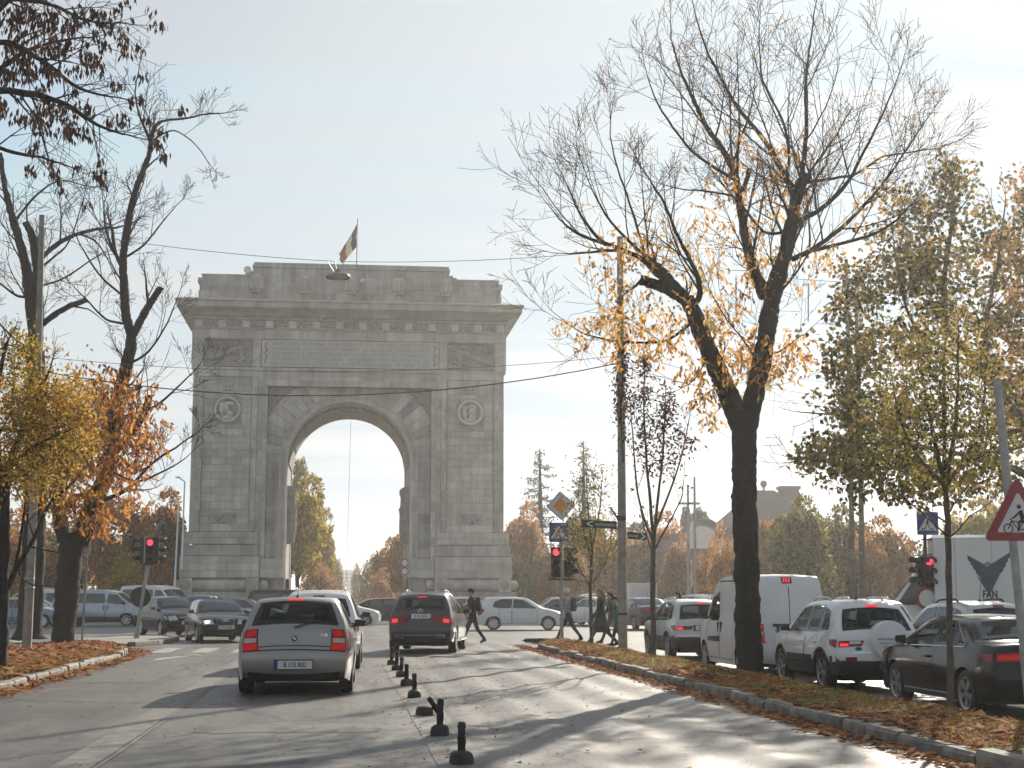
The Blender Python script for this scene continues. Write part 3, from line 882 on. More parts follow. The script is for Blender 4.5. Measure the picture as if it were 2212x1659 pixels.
for s in (-1, 1):
    g = MB()
    for q in range(9):
        g.lathe([(0.0, -0.11), (0.08, -0.09), (0.11, -0.04)], (s * (6.38 + 0.08 * math.sin(q * 2)), 0.0, 19.1 + q * 0.18), 'Y', 6)
    g.build('tablet_ornament', M_STONE_CARVED, tab, smooth=True)
# two relief panels with a winged figure
def blob(g, c, rx, ry, rz, rot=0.0, n=10):
    """half ellipsoid boss that stands out of the face"""
    vs = []; m_ = 5
    for i in range(m_):
        e = math.pi / 2 * i / (m_ - 1)
        for k in range(n):
            t = 2 * math.pi * k / n; x, z = rx * math.cos(e) * math.cos(t), rz * math.cos(e) * math.sin(t)
            vs.append((c[0] + x * math.cos(rot) - z * math.sin(rot), c[1] - ry * 1.7 * math.sin(e), c[2] + x * math.sin(rot) + z * math.cos(rot)))
    fs = [(i * n + k, i * n + (k + 1) % n, (i + 1) * n + (k + 1) % n, (i + 1) * n + k) for i in range(m_ - 1) for k in range(n)]
    g.add(vs, fs)
for s in (-1, 1):
    cx = s * 9.2
    f = MB(); x0, x1 = cx - 1.85, cx + 1.85; z0, z1 = 18.78, 20.86
    f.box((x0, 0.0, z0), (x1, 0.9, z0 + 0.32)); f.box((x0, 0.02, z1 - 0.07), (x1, 0.9, z1)); f.box((x0, 0.02, z0), (x0 + 0.09, 0.9, z1 - 0.07)); f.box((x1 - 0.09, 0.02, z0), (x1, 0.9, z1 - 0.07)); f.box((x0, 0.22, z0), (x1, 0.9, z1))
    fr = part('relief_panel', f, mat('panel_ground', (0.30, 0.285, 0.27), 0.9, var=0.25, scale=1.2))
    h = MB(); d = -s     # figure flies towards the tablet
    blob(h, (cx + d * 0.45, 0.22, 20.0), 0.62, 0.30, 0.26, d * 0.35)
    blob(h, (cx - d * 0.45, 0.22, 19.62), 0.85, 0.26, 0.2, d * 0.3)
    blob(h, (cx - d * 1.05, 0.22, 19.38), 0.6, 0.2, 0.13, d * 0.2)
    blob(h, (cx + d * 0.62, 0.22, 20.48), 0.17, 0.26, 0.2)
    blob(h, (cx + d * 1.15, 0.22, 20.25), 0.55, 0.18, 0.08, d * 0.3)
    blob(h, (cx + d * 0.9, 0.22, 19.85), 0.3, 0.16, 0.5, d * 0.2)
    for q in range(4):
        blob(h, (cx - d * (0.75 + 0.0 * q), 0.14, 20.15 + q * 0.15), 0.95 - 0.1 * q, 0.14, 0.07, -d * 0.10)
    for q in range(7):
        blob(h, (cx + d * (0.4 + 0.2 * q), 0.14, 19.25 + 0.1 * math.sin(q * 2.1)), 0.14, 0.12, 0.2, q)
    h.build('carved_figure', M_STONE_CARVED, fr, smooth=True)
# medallions with busts, crown ornament, name, lower relief
for s, nm in ((-1, 'BARBATIA'), (1, 'CREDINTA')):
    cx, cz = s * 9.13, 15.45
    f = MB(); f.box((cx - 1.08, -0.13, cz - 1.08), (cx + 1.08, 0.1, cz + 1.08)); f.box((cx - 1.10, -0.09, cz - 1.42), (cx + 1.10, 0.1, cz - 1.1))
    med = part('medallion_panel', f, M_STONE_CARVED, bevel=0.02)
    h = MB(); h.lathe([(0.78, -0.16), (0.80, -0.34), (0.90, -0.40), (0.98, -0.34), (0.99, -0.12)], (cx, 0.0, cz), 'Y', 40)
    h.build('medallion_ring', M_STONE_PALE, med, smooth=True)
    h = MB(); h.lathe([(0.0, -0.15), (0.80, -0.15)], (cx, 0.0, cz), 'Y', 32); h.build('medallion_disc', MATS['panel_ground'], med)
    h = MB()
    blob(h, (cx + s * -0.15 * -1, -0.14, cz + 0.08), 0.33, 0.22, 0.42); blob(h, (cx + 0.12, -0.14, cz + 0.42), 0.42, 0.2, 0.2)
    blob(h, (cx + 0.18, -0.14, cz - 0.35), 0.28, 0.2, 0.28); blob(h, (cx - 0.42, -0.14, cz - 0.1), 0.18, 0.16, 0.45, 0.2); blob(h, (cx, -0.14, cz - 0.6), 0.5, 0.14, 0.2)
    blob(h, (cx - 0.40, -0.14, cz + 0.35), 0.2, 0.14, 0.2)
    h.build('bust_relief', M_STONE_PALE, med, smooth=True)
    h = MB(); h.box((cx - 0.42, -0.18, cz + 1.10), (cx + 0.42, 0.05, cz + 1.38))
    for q in range(3):
        for k in range(2):
            blob(h, (cx - 0.24 + 0.24 * q, -0.1, cz + 1.55 + 0.3 * k), 0.13, 0.18, 0.16)
    h.build('crown_ornament', M_STONE_PALE, med)
    for q in range(4):
        a = R(45 + 90 * q); h = MB(); blob(h, (cx + 1.2 * math.cos(a) * 0.98 * 0.9, -0.12, cz + 1.2 * math.sin(a) * 0.9), 0.2, 0.1, 0.1, a); blob(h, (cx + 0.86 * math.cos(a + .2) * 1.2, -0.12, cz + 0.86 * math.sin(a + .2) * 1.2), .1, .1, .1)
        h.build('corner_leaf', M_STONE_CARVED, med, smooth=True)
    text('inscription', nm, 0.46, M_LETTER, med, (cx, -0.085, 13.42), (math.pi / 2, 0, 0), depth=0.012, sx=0.85)['kind'] = 'stuff'
    f = MB(); f.box((cx - 0.95, -0.09, 6.95), (cx + 0.95, 0.1, 7.75)); lo = part('lower_relief', f, M_STONE_CARVED)
    h = MB(); rr = random.Random(5 + s)
    for q in range(16):
        blob(h, (cx + rr.uniform(-.8, .8), -0.09, 7.35 + rr.uniform(-.28, .28)), rr.uniform(.1, .22), 0.06, rr.uniform(.05, .14), rr.uniform(0, 3))
    h.build('carved_figure', M_STONE_CARVED, lo, smooth=True)
    # bronze clamps at the foot of the panel frames, and leaf edging
    for xx in (7.12, 11.1):
        f = MB(); f.box((s * xx - 0.12, -0.26, 6.95), (s * xx + 0.12, -0.1, 7.25)); f.box((s * xx - 0.17, -0.22, 6.38), (s * xx + 0.17, -0.1, 6.9))
        part('panel_foot', f, M_STONE_DARK)
        e = MB(); xe = s * (7.35 if xx < 9 else 10.92)
        for q in range(54):
            blob(e, (xe, -0.10, 6.6 + q * 0.21), 0.05, 0.1, 0.085, n=5)
        e.build('leaf_edging', M_STONE_DARK, arch)
    # spandrel triangles with a wreath
    zt = 17.18
    f = MB(); f.poly([(s * 6.0, 0.44, zt), (s * 3.9, 0.44, zt), (s * 6.0, 0.44, zt - 2.1)], (0, 0.25, 0)); fix_normals(part('spandrel_panel', f, MATS['panel_ground']))
    f = MB(); ring3 = [(s * 6.0, 0.40, zt), (s * 3.9, 0.40, zt), (s * 6.0, 0.40, zt - 2.1), (s * 6.0, 0.40, zt)]; f.tube(ring3, 0.06, 4); part('spandrel_frame', f, M_STONE)
    h = MB(); h.lathe([(0.20, -0.04), (0.27, -0.12), (0.34, -0.04)], (s * 5.55, 0.44, zt - 0.55), 'Y', 16); 
    rr = random.Random(3)
    for q in range(14):
        a, b = rr.random(), rr.random()
        if a + b > 1: a, b = 1 - a, 1 - b
        blob(h, (s * (6.0 - 0.15 - 1.6 * a), 0.44, zt - 0.15 - 1.6 * b), .14, .08, .07, rr.uniform(0, 3), n=6)
    tag(h.build('spandrel_carving', M_STONE_CARVED, arch, smooth=True), kind='stuff')
# foot: rolls, square blocks with rosettes, step
for s in (-1, 1):
    x0, x1 = sorted((s * 6.5, s * 12.2)); b = MB(); b.box((x0, -0.25, 0.2), (x1, DEPTH + 0.25, 2.95)); part('plinth_core', b, M_STONE_DARK)
    x0, x1 = sorted((s * 4.68, s * 6.5)); b = MB(); b.box((x0, 0.25, 0.2), (x1, DEPTH - 0.1, 2.95)); part('plinth_core', b, M_STONE_DARK)
    c = MB(); c.lathe([(0.46, -2.6), (0.46, 2.6)], (s * 9.35, -0.22, 2.42), 'X', 20); part('base_roll', c, M_STONE_DARK, smooth=True)
    for xx in (6.95, 11.75):
        q = MB(); q.box((s * xx - 0.46, -0.78, 1.92), (s * xx + 0.46, 0.0, 2.93)); blk = part('base_block', q, M_STONE)
        h = MB(); h.lathe([(0.0, -0.84), (0.12, -0.88), (0.2, -0.82), (0.28, -0.88), (0.37, -0.82), (0.38, -0.77)], (s * xx, 0.0, 2.43), 'Y', 20); h.build('rosette', M_STONE_CARVED, blk, smooth=True)
    for xx in (6.15, 12.45 - 0.05):
        h = MB(); h.lathe([(0.0, -0.3), (0.25, -0.25), (0.36, -0.05), (0.36, 0.15)], (s * xx, -0.30, 2.42), 'Y', 14); part('base_knob', h, M_STONE, smooth=True)
    x0, x1 = sorted((s * 4.69, s * 12.6)); b = MB(); b.box((x0, -1.0, 0.2), (x1, -0.15, 1.9)); b.box((x0, -1.35, 0.2), (x1, -1.0, 1.62)); part('base_step', b, M_STONE_DARK)
    # side mouldings of the plinth visible at the outer corner
    x0, x1 = sorted((s * 11.7, s * 12.28)); b = MB(); b.box((x0, -0.36, 2.95), (x1, DEPTH + 0.6, 4.5)); b.box(tuple((min(s * 11.7, s * 12.1), -0.05, 4.5)), (max(s * 11.7, s * 12.1), DEPTH + .3, 5.4)); part('plinth_return', b, M_STONE)
# camera, dish and drain spots on the attic
M_METAL = mat('grey_metal', (0.30, 0.31, 0.32), 0.45, 0.6, var=0.1)
M_WHITE = mat('white_enamel', (0.75, 0.76, 0.77), 0.4, var=0.05)
c = MB(); c.lathe([(0.0, 0.10), (0.25, 0.05), (0.30, 0.0), (0.0, 0.06)], (-7.95, 0.6, 26.35), 'Y', 18); c.tube([(-7.95, 0.66, 26.35), (-7.5, 0.7, 26.25)], 0.03, 6)
o = c.build('satellite_dish', M_WHITE); o.location = (AX, AY, 0); tag(o, 'small white dish on the upper left edge of the arch attic', 'dish')
c = MB(); c.box((0.62, -0.25, 25.35), (0.72, 0.1, 25.6)); c.box((0.7, -0.55, 25.38), (0.95, -0.2, 25.6)); c.tube([(0.83, -0.55, 25.49), (0.83, -0.75, 25.46)], 0.1, 8)
o = c.build('security_camera', M_WHITE); o.location = (AX, AY, 0); tag(o, 'white security camera on the arch attic right of the centre bracket', 'camera')
# flag on its pole
fl = empty('flagpole', (AX + 0.35, AY + 3.0, 26.85)); tag(fl, 'flagpole with drooping tricolour flag on top of the arch', 'flag')
p = MB(); p.tube([(0, 0, 0), (0.02, 0, 4.1)], [0.05, 0.035], 8); p.build('pole', M_METAL, fl)
p = MB(); p.lathe([(0.0, 4.55), (0.05, 4.3), (0.05, 4.12), (0.0, 4.08)], (0.02, 0, 0), 'Z', 8); p.build('finial', M_METAL, fl)
M_FB = mat('flag_blue', (0.03, 0.04, 0.055), 0.8, transl=0.15); M_FY = mat('flag_yellow', (0.60, 0.57, 0.44), 0.8, transl=0.35); M_FR = mat('flag_red', (0.36, 0.05, 0.07), 0.8, transl=0.2)
def flag_pt(a, b):
    """a along the fly, b down the hoist"""
    x = -0.02 - 1.36 * a ** 1.15 * (1 - 0.0 * b) + 0.16 * a * b
    z = 3.95 - 1.75 * b * (1 - 0.55 * a) - (2.45 - 0.0 * b) * a ** 1.05
    y = 0.20 * math.sin(a * 7 + b * 3) * a + 0.06 * math.sin(b * 9)
    return (x + 0.05 * math.sin(b * 8), y, z)
for nm, a0, a1, m in (('blue_stripe', 0, .36, M_FB), ('yellow_stripe', .36, .69, M_FY), ('red_stripe', .69, 1.0, M_FR)):
    p = MB(); na, nb = 7, 10
    for i in range(na):
        for k in range(nb):
            p.v.append(flag_pt(a0 + (a1 - a0) * i / (na - 1), k / (nb - 1)))
    for i in range(na - 1):
        for k in range(nb - 1):
            p.f.append((i * nb + k, (i + 1) * nb + k, (i + 1) * nb + k + 1, i * nb + k + 1)); p.m.append(0)
    o = p.build(nm, m, fl, smooth=True)
    sd_ = o.modifiers.new('solid', 'SOLIDIFY'); sd_.thickness = 0.012
# ------------------------------------------------------------------ vehicles
def paint(name, col, metal=0.0, rough=0.32):
    return mat('paint_' + name, col, rough, metal, var=0.05, scale=1.5, coat=0.6, spec=0.2)
P_SILVER = paint('silver', (0.30, 0.28, 0.265), 0.45, 0.36)
P_WHITE = paint('white', (0.72, 0.72, 0.71))
P_GREY = paint('grey', (0.06, 0.058, 0.062), 0.3)
P_BLACK = mat('paint_black', (0.004, 0.005, 0.007), 0.14, 0.0, var=0.05, coat=0.2, spec=0.2)
P_NAVY = paint('navy', (0.012, 0.02, 0.06), 0.2)
P_BLUE = paint('blue', (0.03, 0.075, 0.20), 0.3)
P_BLUEGREY = paint('blue_grey', (0.20, 0.25, 0.33), 0.4)
P_YELLOW = paint('yellow', (0.62, 0.40, 0.08))
P_BEIGE = paint('beige', (0.55, 0.50, 0.44), 0.2)
P_LSILVER = paint('light_silver', (0.52, 0.53, 0.54), 0.5, 0.36)
M_TRIM = mat('black_plastic', (0.018, 0.018, 0.02), 0.55, var=0.2)
M_UNDER = mat('underbody', (0.008, 0.008, 0.008), 0.9)
M_TYRE = mat('tyre_rubber', (0.016, 0.016, 0.017), 0.8, var=0.3, scale=10)
M_RIM = mat('alloy_rim', (0.50, 0.50, 0.51), 0.32, 0.8, var=0.08)
M_RIMD = mat('brake_shadow', (0.02, 0.02, 0.022), 0.6)
M_CHROME = mat('chrome', (0.75, 0.75, 0.77), 0.12, 1.0, var=0.02)
M_PLATE = mat('plate_white', (0.62, 0.62, 0.60), 0.5, var=0.04)
M_PLATEBLUE = mat('plate_blue', (0.02, 0.05, 0.30), 0.5)
M_INK = mat('plate_ink', (0.012, 0.012, 0.014), 0.6)
M_RED = mat('red_lens', (0.26, 0.008, 0.010), 0.2, var=0.1, coat=0.2, spec=0.2)
M_REDLIT = mat('red_lens_lit', (0.35, 0.008, 0.01), 0.3, spec=0.15, emit=(1.0, 0.012, 0.016), estr=0.13)
M_REDGLOW = mat('brake_lamp_lit', (0.5, 0.02, 0.02), 0.3, spec=0.15, emit=(1.0, 0.045, 0.065), estr=0.62)
M_CLEARLENS = mat('clear_lens', (0.50, 0.51, 0.53), 0.12, var=0.25, scale=12, coat=0.8)
M_AMBER = mat('amber_lens', (0.5, 0.35, 0.30), 0.15, coat=0.6)
M_HEADLIT = mat('headlamp_lit', (0.9, 0.85, 0.7), 0.3, emit=(1.0, 0.92, 0.70), estr=1.6)
M_SEAT = mat('seat_cloth', (0.022, 0.022, 0.025), 0.85)
G_CLEAR = glass_mat('car_glass', (0.012, 0.018, 0.02), 0.74)
G_TINT = glass_mat('tinted_glass', (0.010, 0.015, 0.018), 0.45)
G_DARK = glass_mat('dark_glass', (0.03, 0.042, 0.048), 0.0)
M_FRIT = mat('window_border', (0.008, 0.008, 0.009), 0.15)

def pip(p, poly):
    x, y = p; c = False; n = len(poly)
    for i in range(n):
        x1, y1 = poly[i]; x2, y2 = poly[(i + 1) % n]
        if (y1 > y) != (y2 > y) and x < (x2 - x1) * (y - y1) / (y2 - y1) + x1:
            c = not c
    return c
def shrink(poly, d):
    cx = sum(p[0] for p in poly) / len(poly); cy_ = sum(p[1] for p in poly) / len(poly)
    out = []
    for x, y in poly:
        l = math.hypot(x - cx, y - cy_) or 1; out.append((x + (cx - x) * d / l, y + (cy_ - y) * d / l))
    return out
def chaikin(pts, it=2):
    for _ in range(it):
        q = [pts[0]]
        for a, b in zip(pts[:-1], pts[1:]):
            q.append((a[0] * .78 + b[0] * .22, a[1] * .78 + b[1] * .22)); q.append((a[0] * .22 + b[0] * .78, a[1] * .22 + b[1] * .78))
        q.append(pts[-1]); pts = q
    return pts

class Body:
    """car shell: side silhouette (prof, rear bottom -> roof -> front bottom) inflated to a width that depends on place and height"""
    def __init__(s, prof, W, wb, ax_r, R_, belt, roofw, zsill=0.20, taper=(0.10, 0.15), step=0.06, tumble=0.94, arch=1.16):
        s.W = W / 2; s.R = R_; s.belt = belt; s.roofw = roofw * W / 2; s.zsill = zsill; s.tp = taper; s.tumble = tumble
        s.yr, s.yf = ax_r, ax_r + wb; s.ra = R_ * arch
        s.y0 = min(p[0] for p in prof); s.y1 = max(p[0] for p in prof); s.top = max(p[1] for p in prof)
        c = chaikin(prof, 2)
        acc = [0]
        for a, b in zip(c[:-1], c[1:]): acc.append(acc[-1] + math.hypot(b[0] - a[0], b[1] - a[1]))
        n = max(40, int(acc[-1] / step)); s.n = n; s.P = []
        j = 0
        for i in range(n + 1):
            d = acc[-1] * i / n
            while j < len(acc) - 2 and acc[j + 1] < d: j += 1
            t = (d - acc[j]) / max(1e-9, acc[j + 1] - acc[j])
            s.P.append((c[j][0] + (c[j + 1][0] - c[j][0]) * t, c[j][1] + (c[j + 1][1] - c[j][1]) * t))
    def plan(s, y):
        t = (y - (s.y0 + s.y1) / 2) / ((s.y1 - s.y0) / 2)
        k = s.tp[1] if t > 0 else s.tp[0]; t = abs(t)
        return 1 - 0.035 * t * t - k * t ** 9
    def w(s, y, z):
        h = s.plan(y) * s.W
        b = s.belt(y)
        if z <= b:
            u = (z - s.zsill) / max(0.05, b - s.zsill)
            f = 0.955 + 0.045 * math.sin(max(0, min(1, u / 0.55)) * math.pi / 2) if u < 0.55 else 1.0 - (1 - s.tumble) * ((u - 0.55) / 0.45) ** 1.6
            return h * f
        u = min(1.0, (z - b) / max(0.05, s.top - b))
        a = h * s.tumble * 0.985; r = s.roofw * (0.55 + 0.45 * s.plan(y))
        return a + (r - a) * (u ** 1.25)
    def zb(s, y):
        z = s.zsill
        for c in (s.yr, s.yf):
            d = abs(y - c)
            if d < s.ra: z = max(z, s.R + math.sqrt(s.ra ** 2 - d * d) * 0.98)
        # bumpers end a little higher than the sills
        e = min(y - s.y0, s.y1 - y)
        return z + 0.06 * max(0, 1 - e / 0.35)
    def nrm(s, i):
        a, b = s.P[max(0, i - 1)], s.P[min(s.n, i + 1)]
        dy, dz = b[0] - a[0], b[1] - a[1]; l = math.hypot(dy, dz) or 1
        return (-dz / l, dy / l)
    def C(s, fi, q, off=0.0):
        """point on the strip over the silhouette at fractional index fi, lateral fraction q"""
        i = int(max(0, min(s.n - 1, math.floor(fi)))); t = fi - i
        a, b = s.P[i], s.P[i + 1]; y = a[0] + (b[0] - a[0]) * t; z = a[1] + (b[1] - a[1]) * t
        na, nb = s.nrm(i), s.nrm(i + 1); ny, nz = na[0] * (1 - t) + nb[0] * t, na[1] * (1 - t) + nb[1] * t
        cr = (0.03 + 0.07 * abs(ny)) * (1 - q * q) + off
        return (q * (s.w(y, z) * 0.985 - 0.01) , y + ny * cr, z + nz * cr)
    def idx(s, y, z):
        return min(range(s.n + 1), key=lambda i: (s.P[i][0] - y) ** 2 + (s.P[i][1] - z) ** 2)
    def side(s, y, z, sg, off=0.0):
        return (sg * (s.w(y, z) + off), y, z)

ROWS = [0.0, 0.16, 0.32, 0.48, 0.62, 0.76, 0.88, 1.0]
def shell(b, mats, clad=0, holes_side=(), holes_strip=(), clad_z=None):
    g = MB(); rows_n = len(ROWS) + 5; NQ = 12
    grid = {}
    for sg in (-1, 1):
        for i in range(b.n + 1):
            y, zt = b.P[i]
            zb = min(b.zb(y), zt - 0.002); bl = max(zb + 0.3 * (zt - zb), min(b.belt(y), zt - 0.035))
            col = [zb + (bl - zb) * t for t in ROWS] + [bl + (zt - bl) * t for t in (0.22, 0.45, 0.68, 0.88, 1.0)]
            for k, z in enumerate(col):
                x = b.w(y, z)
                if k == len(col) - 1: x = x * 0.985 - 0.01
                grid[sg, i, k] = len(g.v); g.v.append((sg * x, y, z))
            grid[sg, i, 'f'] = len(g.v); g.v.append((sg * (b.w(y, zb) - 0.24), y, zb))
    K = rows_n
    for sg in (-1, 1):
        for i in range(b.n):
            for k in range(K - 1):
                q = (grid[sg, i, k], grid[sg, i + 1, k], grid[sg, i + 1, k + 1], grid[sg, i, k + 1])
                cy_ = sum(g.v[j][1] for j in q) / 4; cz = sum(g.v[j][2] for j in q) / 4
                if any(pip((cy_, cz), h) for h in holes_side): continue
                mi = 1 if (k < clad or (clad_z and cz < clad_z)) else 0
                g.f.append(q if sg > 0 else q[::-1]); g.m.append(mi)
            q = (grid[sg, i, 'f'], grid[sg, i + 1, 'f'], grid[sg, i + 1, 0], grid[sg, i, 0])
            g.f.append(q if sg > 0 else q[::-1]); g.m.append(2)
    st = {}
    for i in range(b.n + 1):
        for q in range(NQ + 1):
            if q == 0: st[i, q] = grid[-1, i, K - 1]
            elif q == NQ: st[i, q] = grid[1, i, K - 1]
            else:
                st[i, q] = len(g.v); g.v.append(b.C(i, -1 + 2 * q / NQ))
    for i in range(b.n):
        for q in range(NQ):
            fi, fq = i + 0.5, -1 + 2 * (q + 0.5) / NQ
            if any(a < fi < c and abs(fq) < m for a, c, m in holes_strip): continue
            z = (b.P[i][1] + b.P[i + 1][1]) / 2
            g.f.append((st[i, q], st[i, q + 1], st[i + 1, q + 1], st[i + 1, q])); g.m.append(1 if (clad_z and z < clad_z) else 0)
    return g

def side_poly(b, poly, sgs, off, fan=True, inner=None):
    g = MB()
    for sg in sgs:
        pts = []
        for (a, c) in zip(poly, poly[1:] + poly[:1]):
            n = max(1, int(math.hypot(c[0] - a[0], c[1] - a[1]) / 0.12))
            for k in range(n): pts.append((a[0] + (c[0] - a[0]) * k / n, a[1] + (c[1] - a[1]) * k / n))
        if inner is not None:
            q = shrink_to(pts, inner); n = len(pts)
            vs = [b.side(*p, sg, off) for p in pts] + [b.side(*p, sg, off) for p in q]
            fs = [(i, (i + 1) % n, n + (i + 1) % n, n + i) for i in range(n)]
        else:
            cx = sum(p[0] for p in pts) / len(pts); cz = sum(p[1] for p in pts) / len(pts)
            mid = [((p[0] + cx) / 2, (p[1] + cz) / 2) for p in pts]; n = len(pts)
            vs = [b.side(*p, sg, off) for p in pts] + [b.side(*p, sg, off) for p in mid] + [b.side(cx, cz, sg, off)]
            fs = [(i, (i + 1) % n, n + (i + 1) % n, n + i) for i in range(n)] + [(n + i, n + (i + 1) % n, 2 * n) for i in range(n)]
        g.add(vs, [f if sg < 0 else f[::-1] for f in fs] if False else fs)
    return g
def shrink_to(pts, d):
    cx = sum(p[0] for p in pts) / len(pts); cz = sum(p[1] for p in pts) / len(pts)
    out = []
    for x, z in pts:
        l = math.hypot(x - cx, z - cz) or 1; k = min(0.8, d / l); out.append((x + (cx - x) * k, z + (cz - z) * k))
    return out
def strip_patch(b, i0, i1, q0, q1, off, nq=8, ni=6, q0t=None, q1t=None, round_=0.0):
    """patch on the over-strip between silhouette indices; q limits may change from i0 to i1"""
    g = MB()
    for i in range(ni + 1):
        t = i / ni; fi = i0 + (i1 - i0) * t
        a = q0 + ((q0t if q0t is not None else q0) - q0) * t; c = q1 + ((q1t if q1t is not None else q1) - q1) * t
        for k in range(nq + 1): g.v.append(b.C(fi, a + (c - a) * k / nq, off))
    for i in range(ni):
        for k in range(nq):
            j = i * (nq + 1) + k; g.f.append((j, j + 1, j + nq + 2, j + nq + 1)); g.m.append(0)
    return g
def side_grid(b, y0, y1, z0, z1, sg, off, ny=6, nz=8):
    g = MB()
    for i in range(ny + 1):
        y = y0 + (y1 - y0) * i / ny; a = z0(y) if callable(z0) else z0; c = z1(y) if callable(z1) else z1
        for k in range(nz + 1): g.v.append(b.side(y, a + (c - a) * k / nz, sg, off))
    for i in range(ny):
        for k in range(nz):
            j = i * (nz + 1) + k; g.f.append((j, j + 1, j + nz + 2, j + nz + 1)); g.m.append(0)
    return g

_wheel = {}
def wheel_meshes(R_, w, spokes, style):
    key = (round(R_, 3), w, spokes, style)
    if key in _wheel: return _wheel[key]
    t = MB(); r0 = R_ * 0.70
    t.lathe([(r0, -w / 2 + 0.01), (R_ * 0.93, -w / 2), (R_ * 0.99, -w / 2 + 0.03), (R_, 0), (R_ * 0.99, w / 2 - 0.03), (R_ * 0.93, w / 2), (r0, w / 2 - 0.01)], axis='X', n=28)
    to = t.build('wheel', M_TYRE, smooth=True)
    g = MB()
    g.lathe([(0.0, w / 2 - 0.075), (r0 * 1.01, w / 2 - 0.075)], axis='X', n=24, mi=1)
    g.lathe([(r0 * 0.90, w / 2 - 0.05), (r0 * 0.92, w / 2 - 0.012), (r0 * 1.01, w / 2 - 0.004), (r0 * 1.02, w / 2 - 0.03)], axis='X', n=28)
    g.lathe([(0.0, w / 2 - 0.012), (r0 * 0.16, w / 2 - 0.014), (r0 * 0.2, w / 2 - 0.05)], axis='X', n=12)
    for k in range(spokes):
        a0 = 2 * math.pi * k / spokes
        for da in ((-0.13, 0.13) if style == 'twin' else (0.0,)):
            ws, we = (0.055, 0.035) if style != 'cover' else (0.10, 0.13)
            pts = []
            for rr, hw in ((r0 * 0.14, ws * 0.7), (r0 * 0.94, we * (1.0 if style != 'star' else 1.5))):
                for sgn in (-1, 1):
                    a = a0 + da * rr / r0 * 1.2
                    pts.append((rr * math.cos(a) - sgn * hw / 2 * math.sin(a), rr * math.sin(a) + sgn * hw / 2 * math.cos(a)))
            vs = []
            for x in (w / 2 - 0.012, w / 2 - 0.05):
                vs += [(x, p[0], p[1]) for p in (pts[0], pts[1], pts[3], pts[2])]
            g.add(vs, [(0, 1, 2, 3), (0, 4, 5, 1), (1, 5, 6, 2), (2, 6, 7, 3), (3, 7, 4, 0)])
    ro = g.build('rim', [M_RIM, M_RIMD], to, smooth=True, angle=40)
    _wheel[key] = (to, ro)
    to.location.z = -50
    return _wheel[key]

TEXTROT_REAR = (math.pi / 2, 0, 0)          # reads from behind the car
def plate(root, b, i, txt, x=0.0, rear=True, w=0.52, h=0.11, tilt=None, off=0.02):
    c = b.C(i, x / max(0.3, b.w(*b.P[i])), off); ny, nz = b.nrm(i)
    g = MB(); g.box((-w / 2 - .012, -0.004, -h / 2 - .012), (w / 2 + .012, 0.012, h / 2 + .012)); fr = g.build('license_plate', M_INK, root)
    fr.location = c; fr.scale = (1.1, 1, 1.15) 
    ang = math.atan2(nz, -ny if rear else ny)
    fr.rotation_euler = (-ang * 0.9, 0, 0) if rear else (-ang * 0.9, 0, math.pi)
    if rear is False: fr.rotation_euler = Matrix.Rotation(math.pi, 3, 'Z').to_euler()
    g = MB(); g.box((-w / 2 + .04, -0.008, -h / 2), (w / 2, -0.003, h / 2)); g.build('plate_face', M_PLATE, fr)
    g = MB(); g.box((-w / 2, -0.008, -h / 2), (-w / 2 + .039, -0.003, h / 2)); g.build('plate_band', M_PLATEBLUE, fr)
    if txt:
        text('plate_lettering', txt, h * 0.86, M_INK, fr, (0.018, -0.0095, -0.002), TEXTROT_REAR, depth=0.0008, sx=0.80, bold=0.0015)
    return fr

def finish(root, mesh_parts, loc, heading, sc):
    root.location = loc; root.rotation_euler = (0, 0, heading); root.scale = (sc, sc, sc)

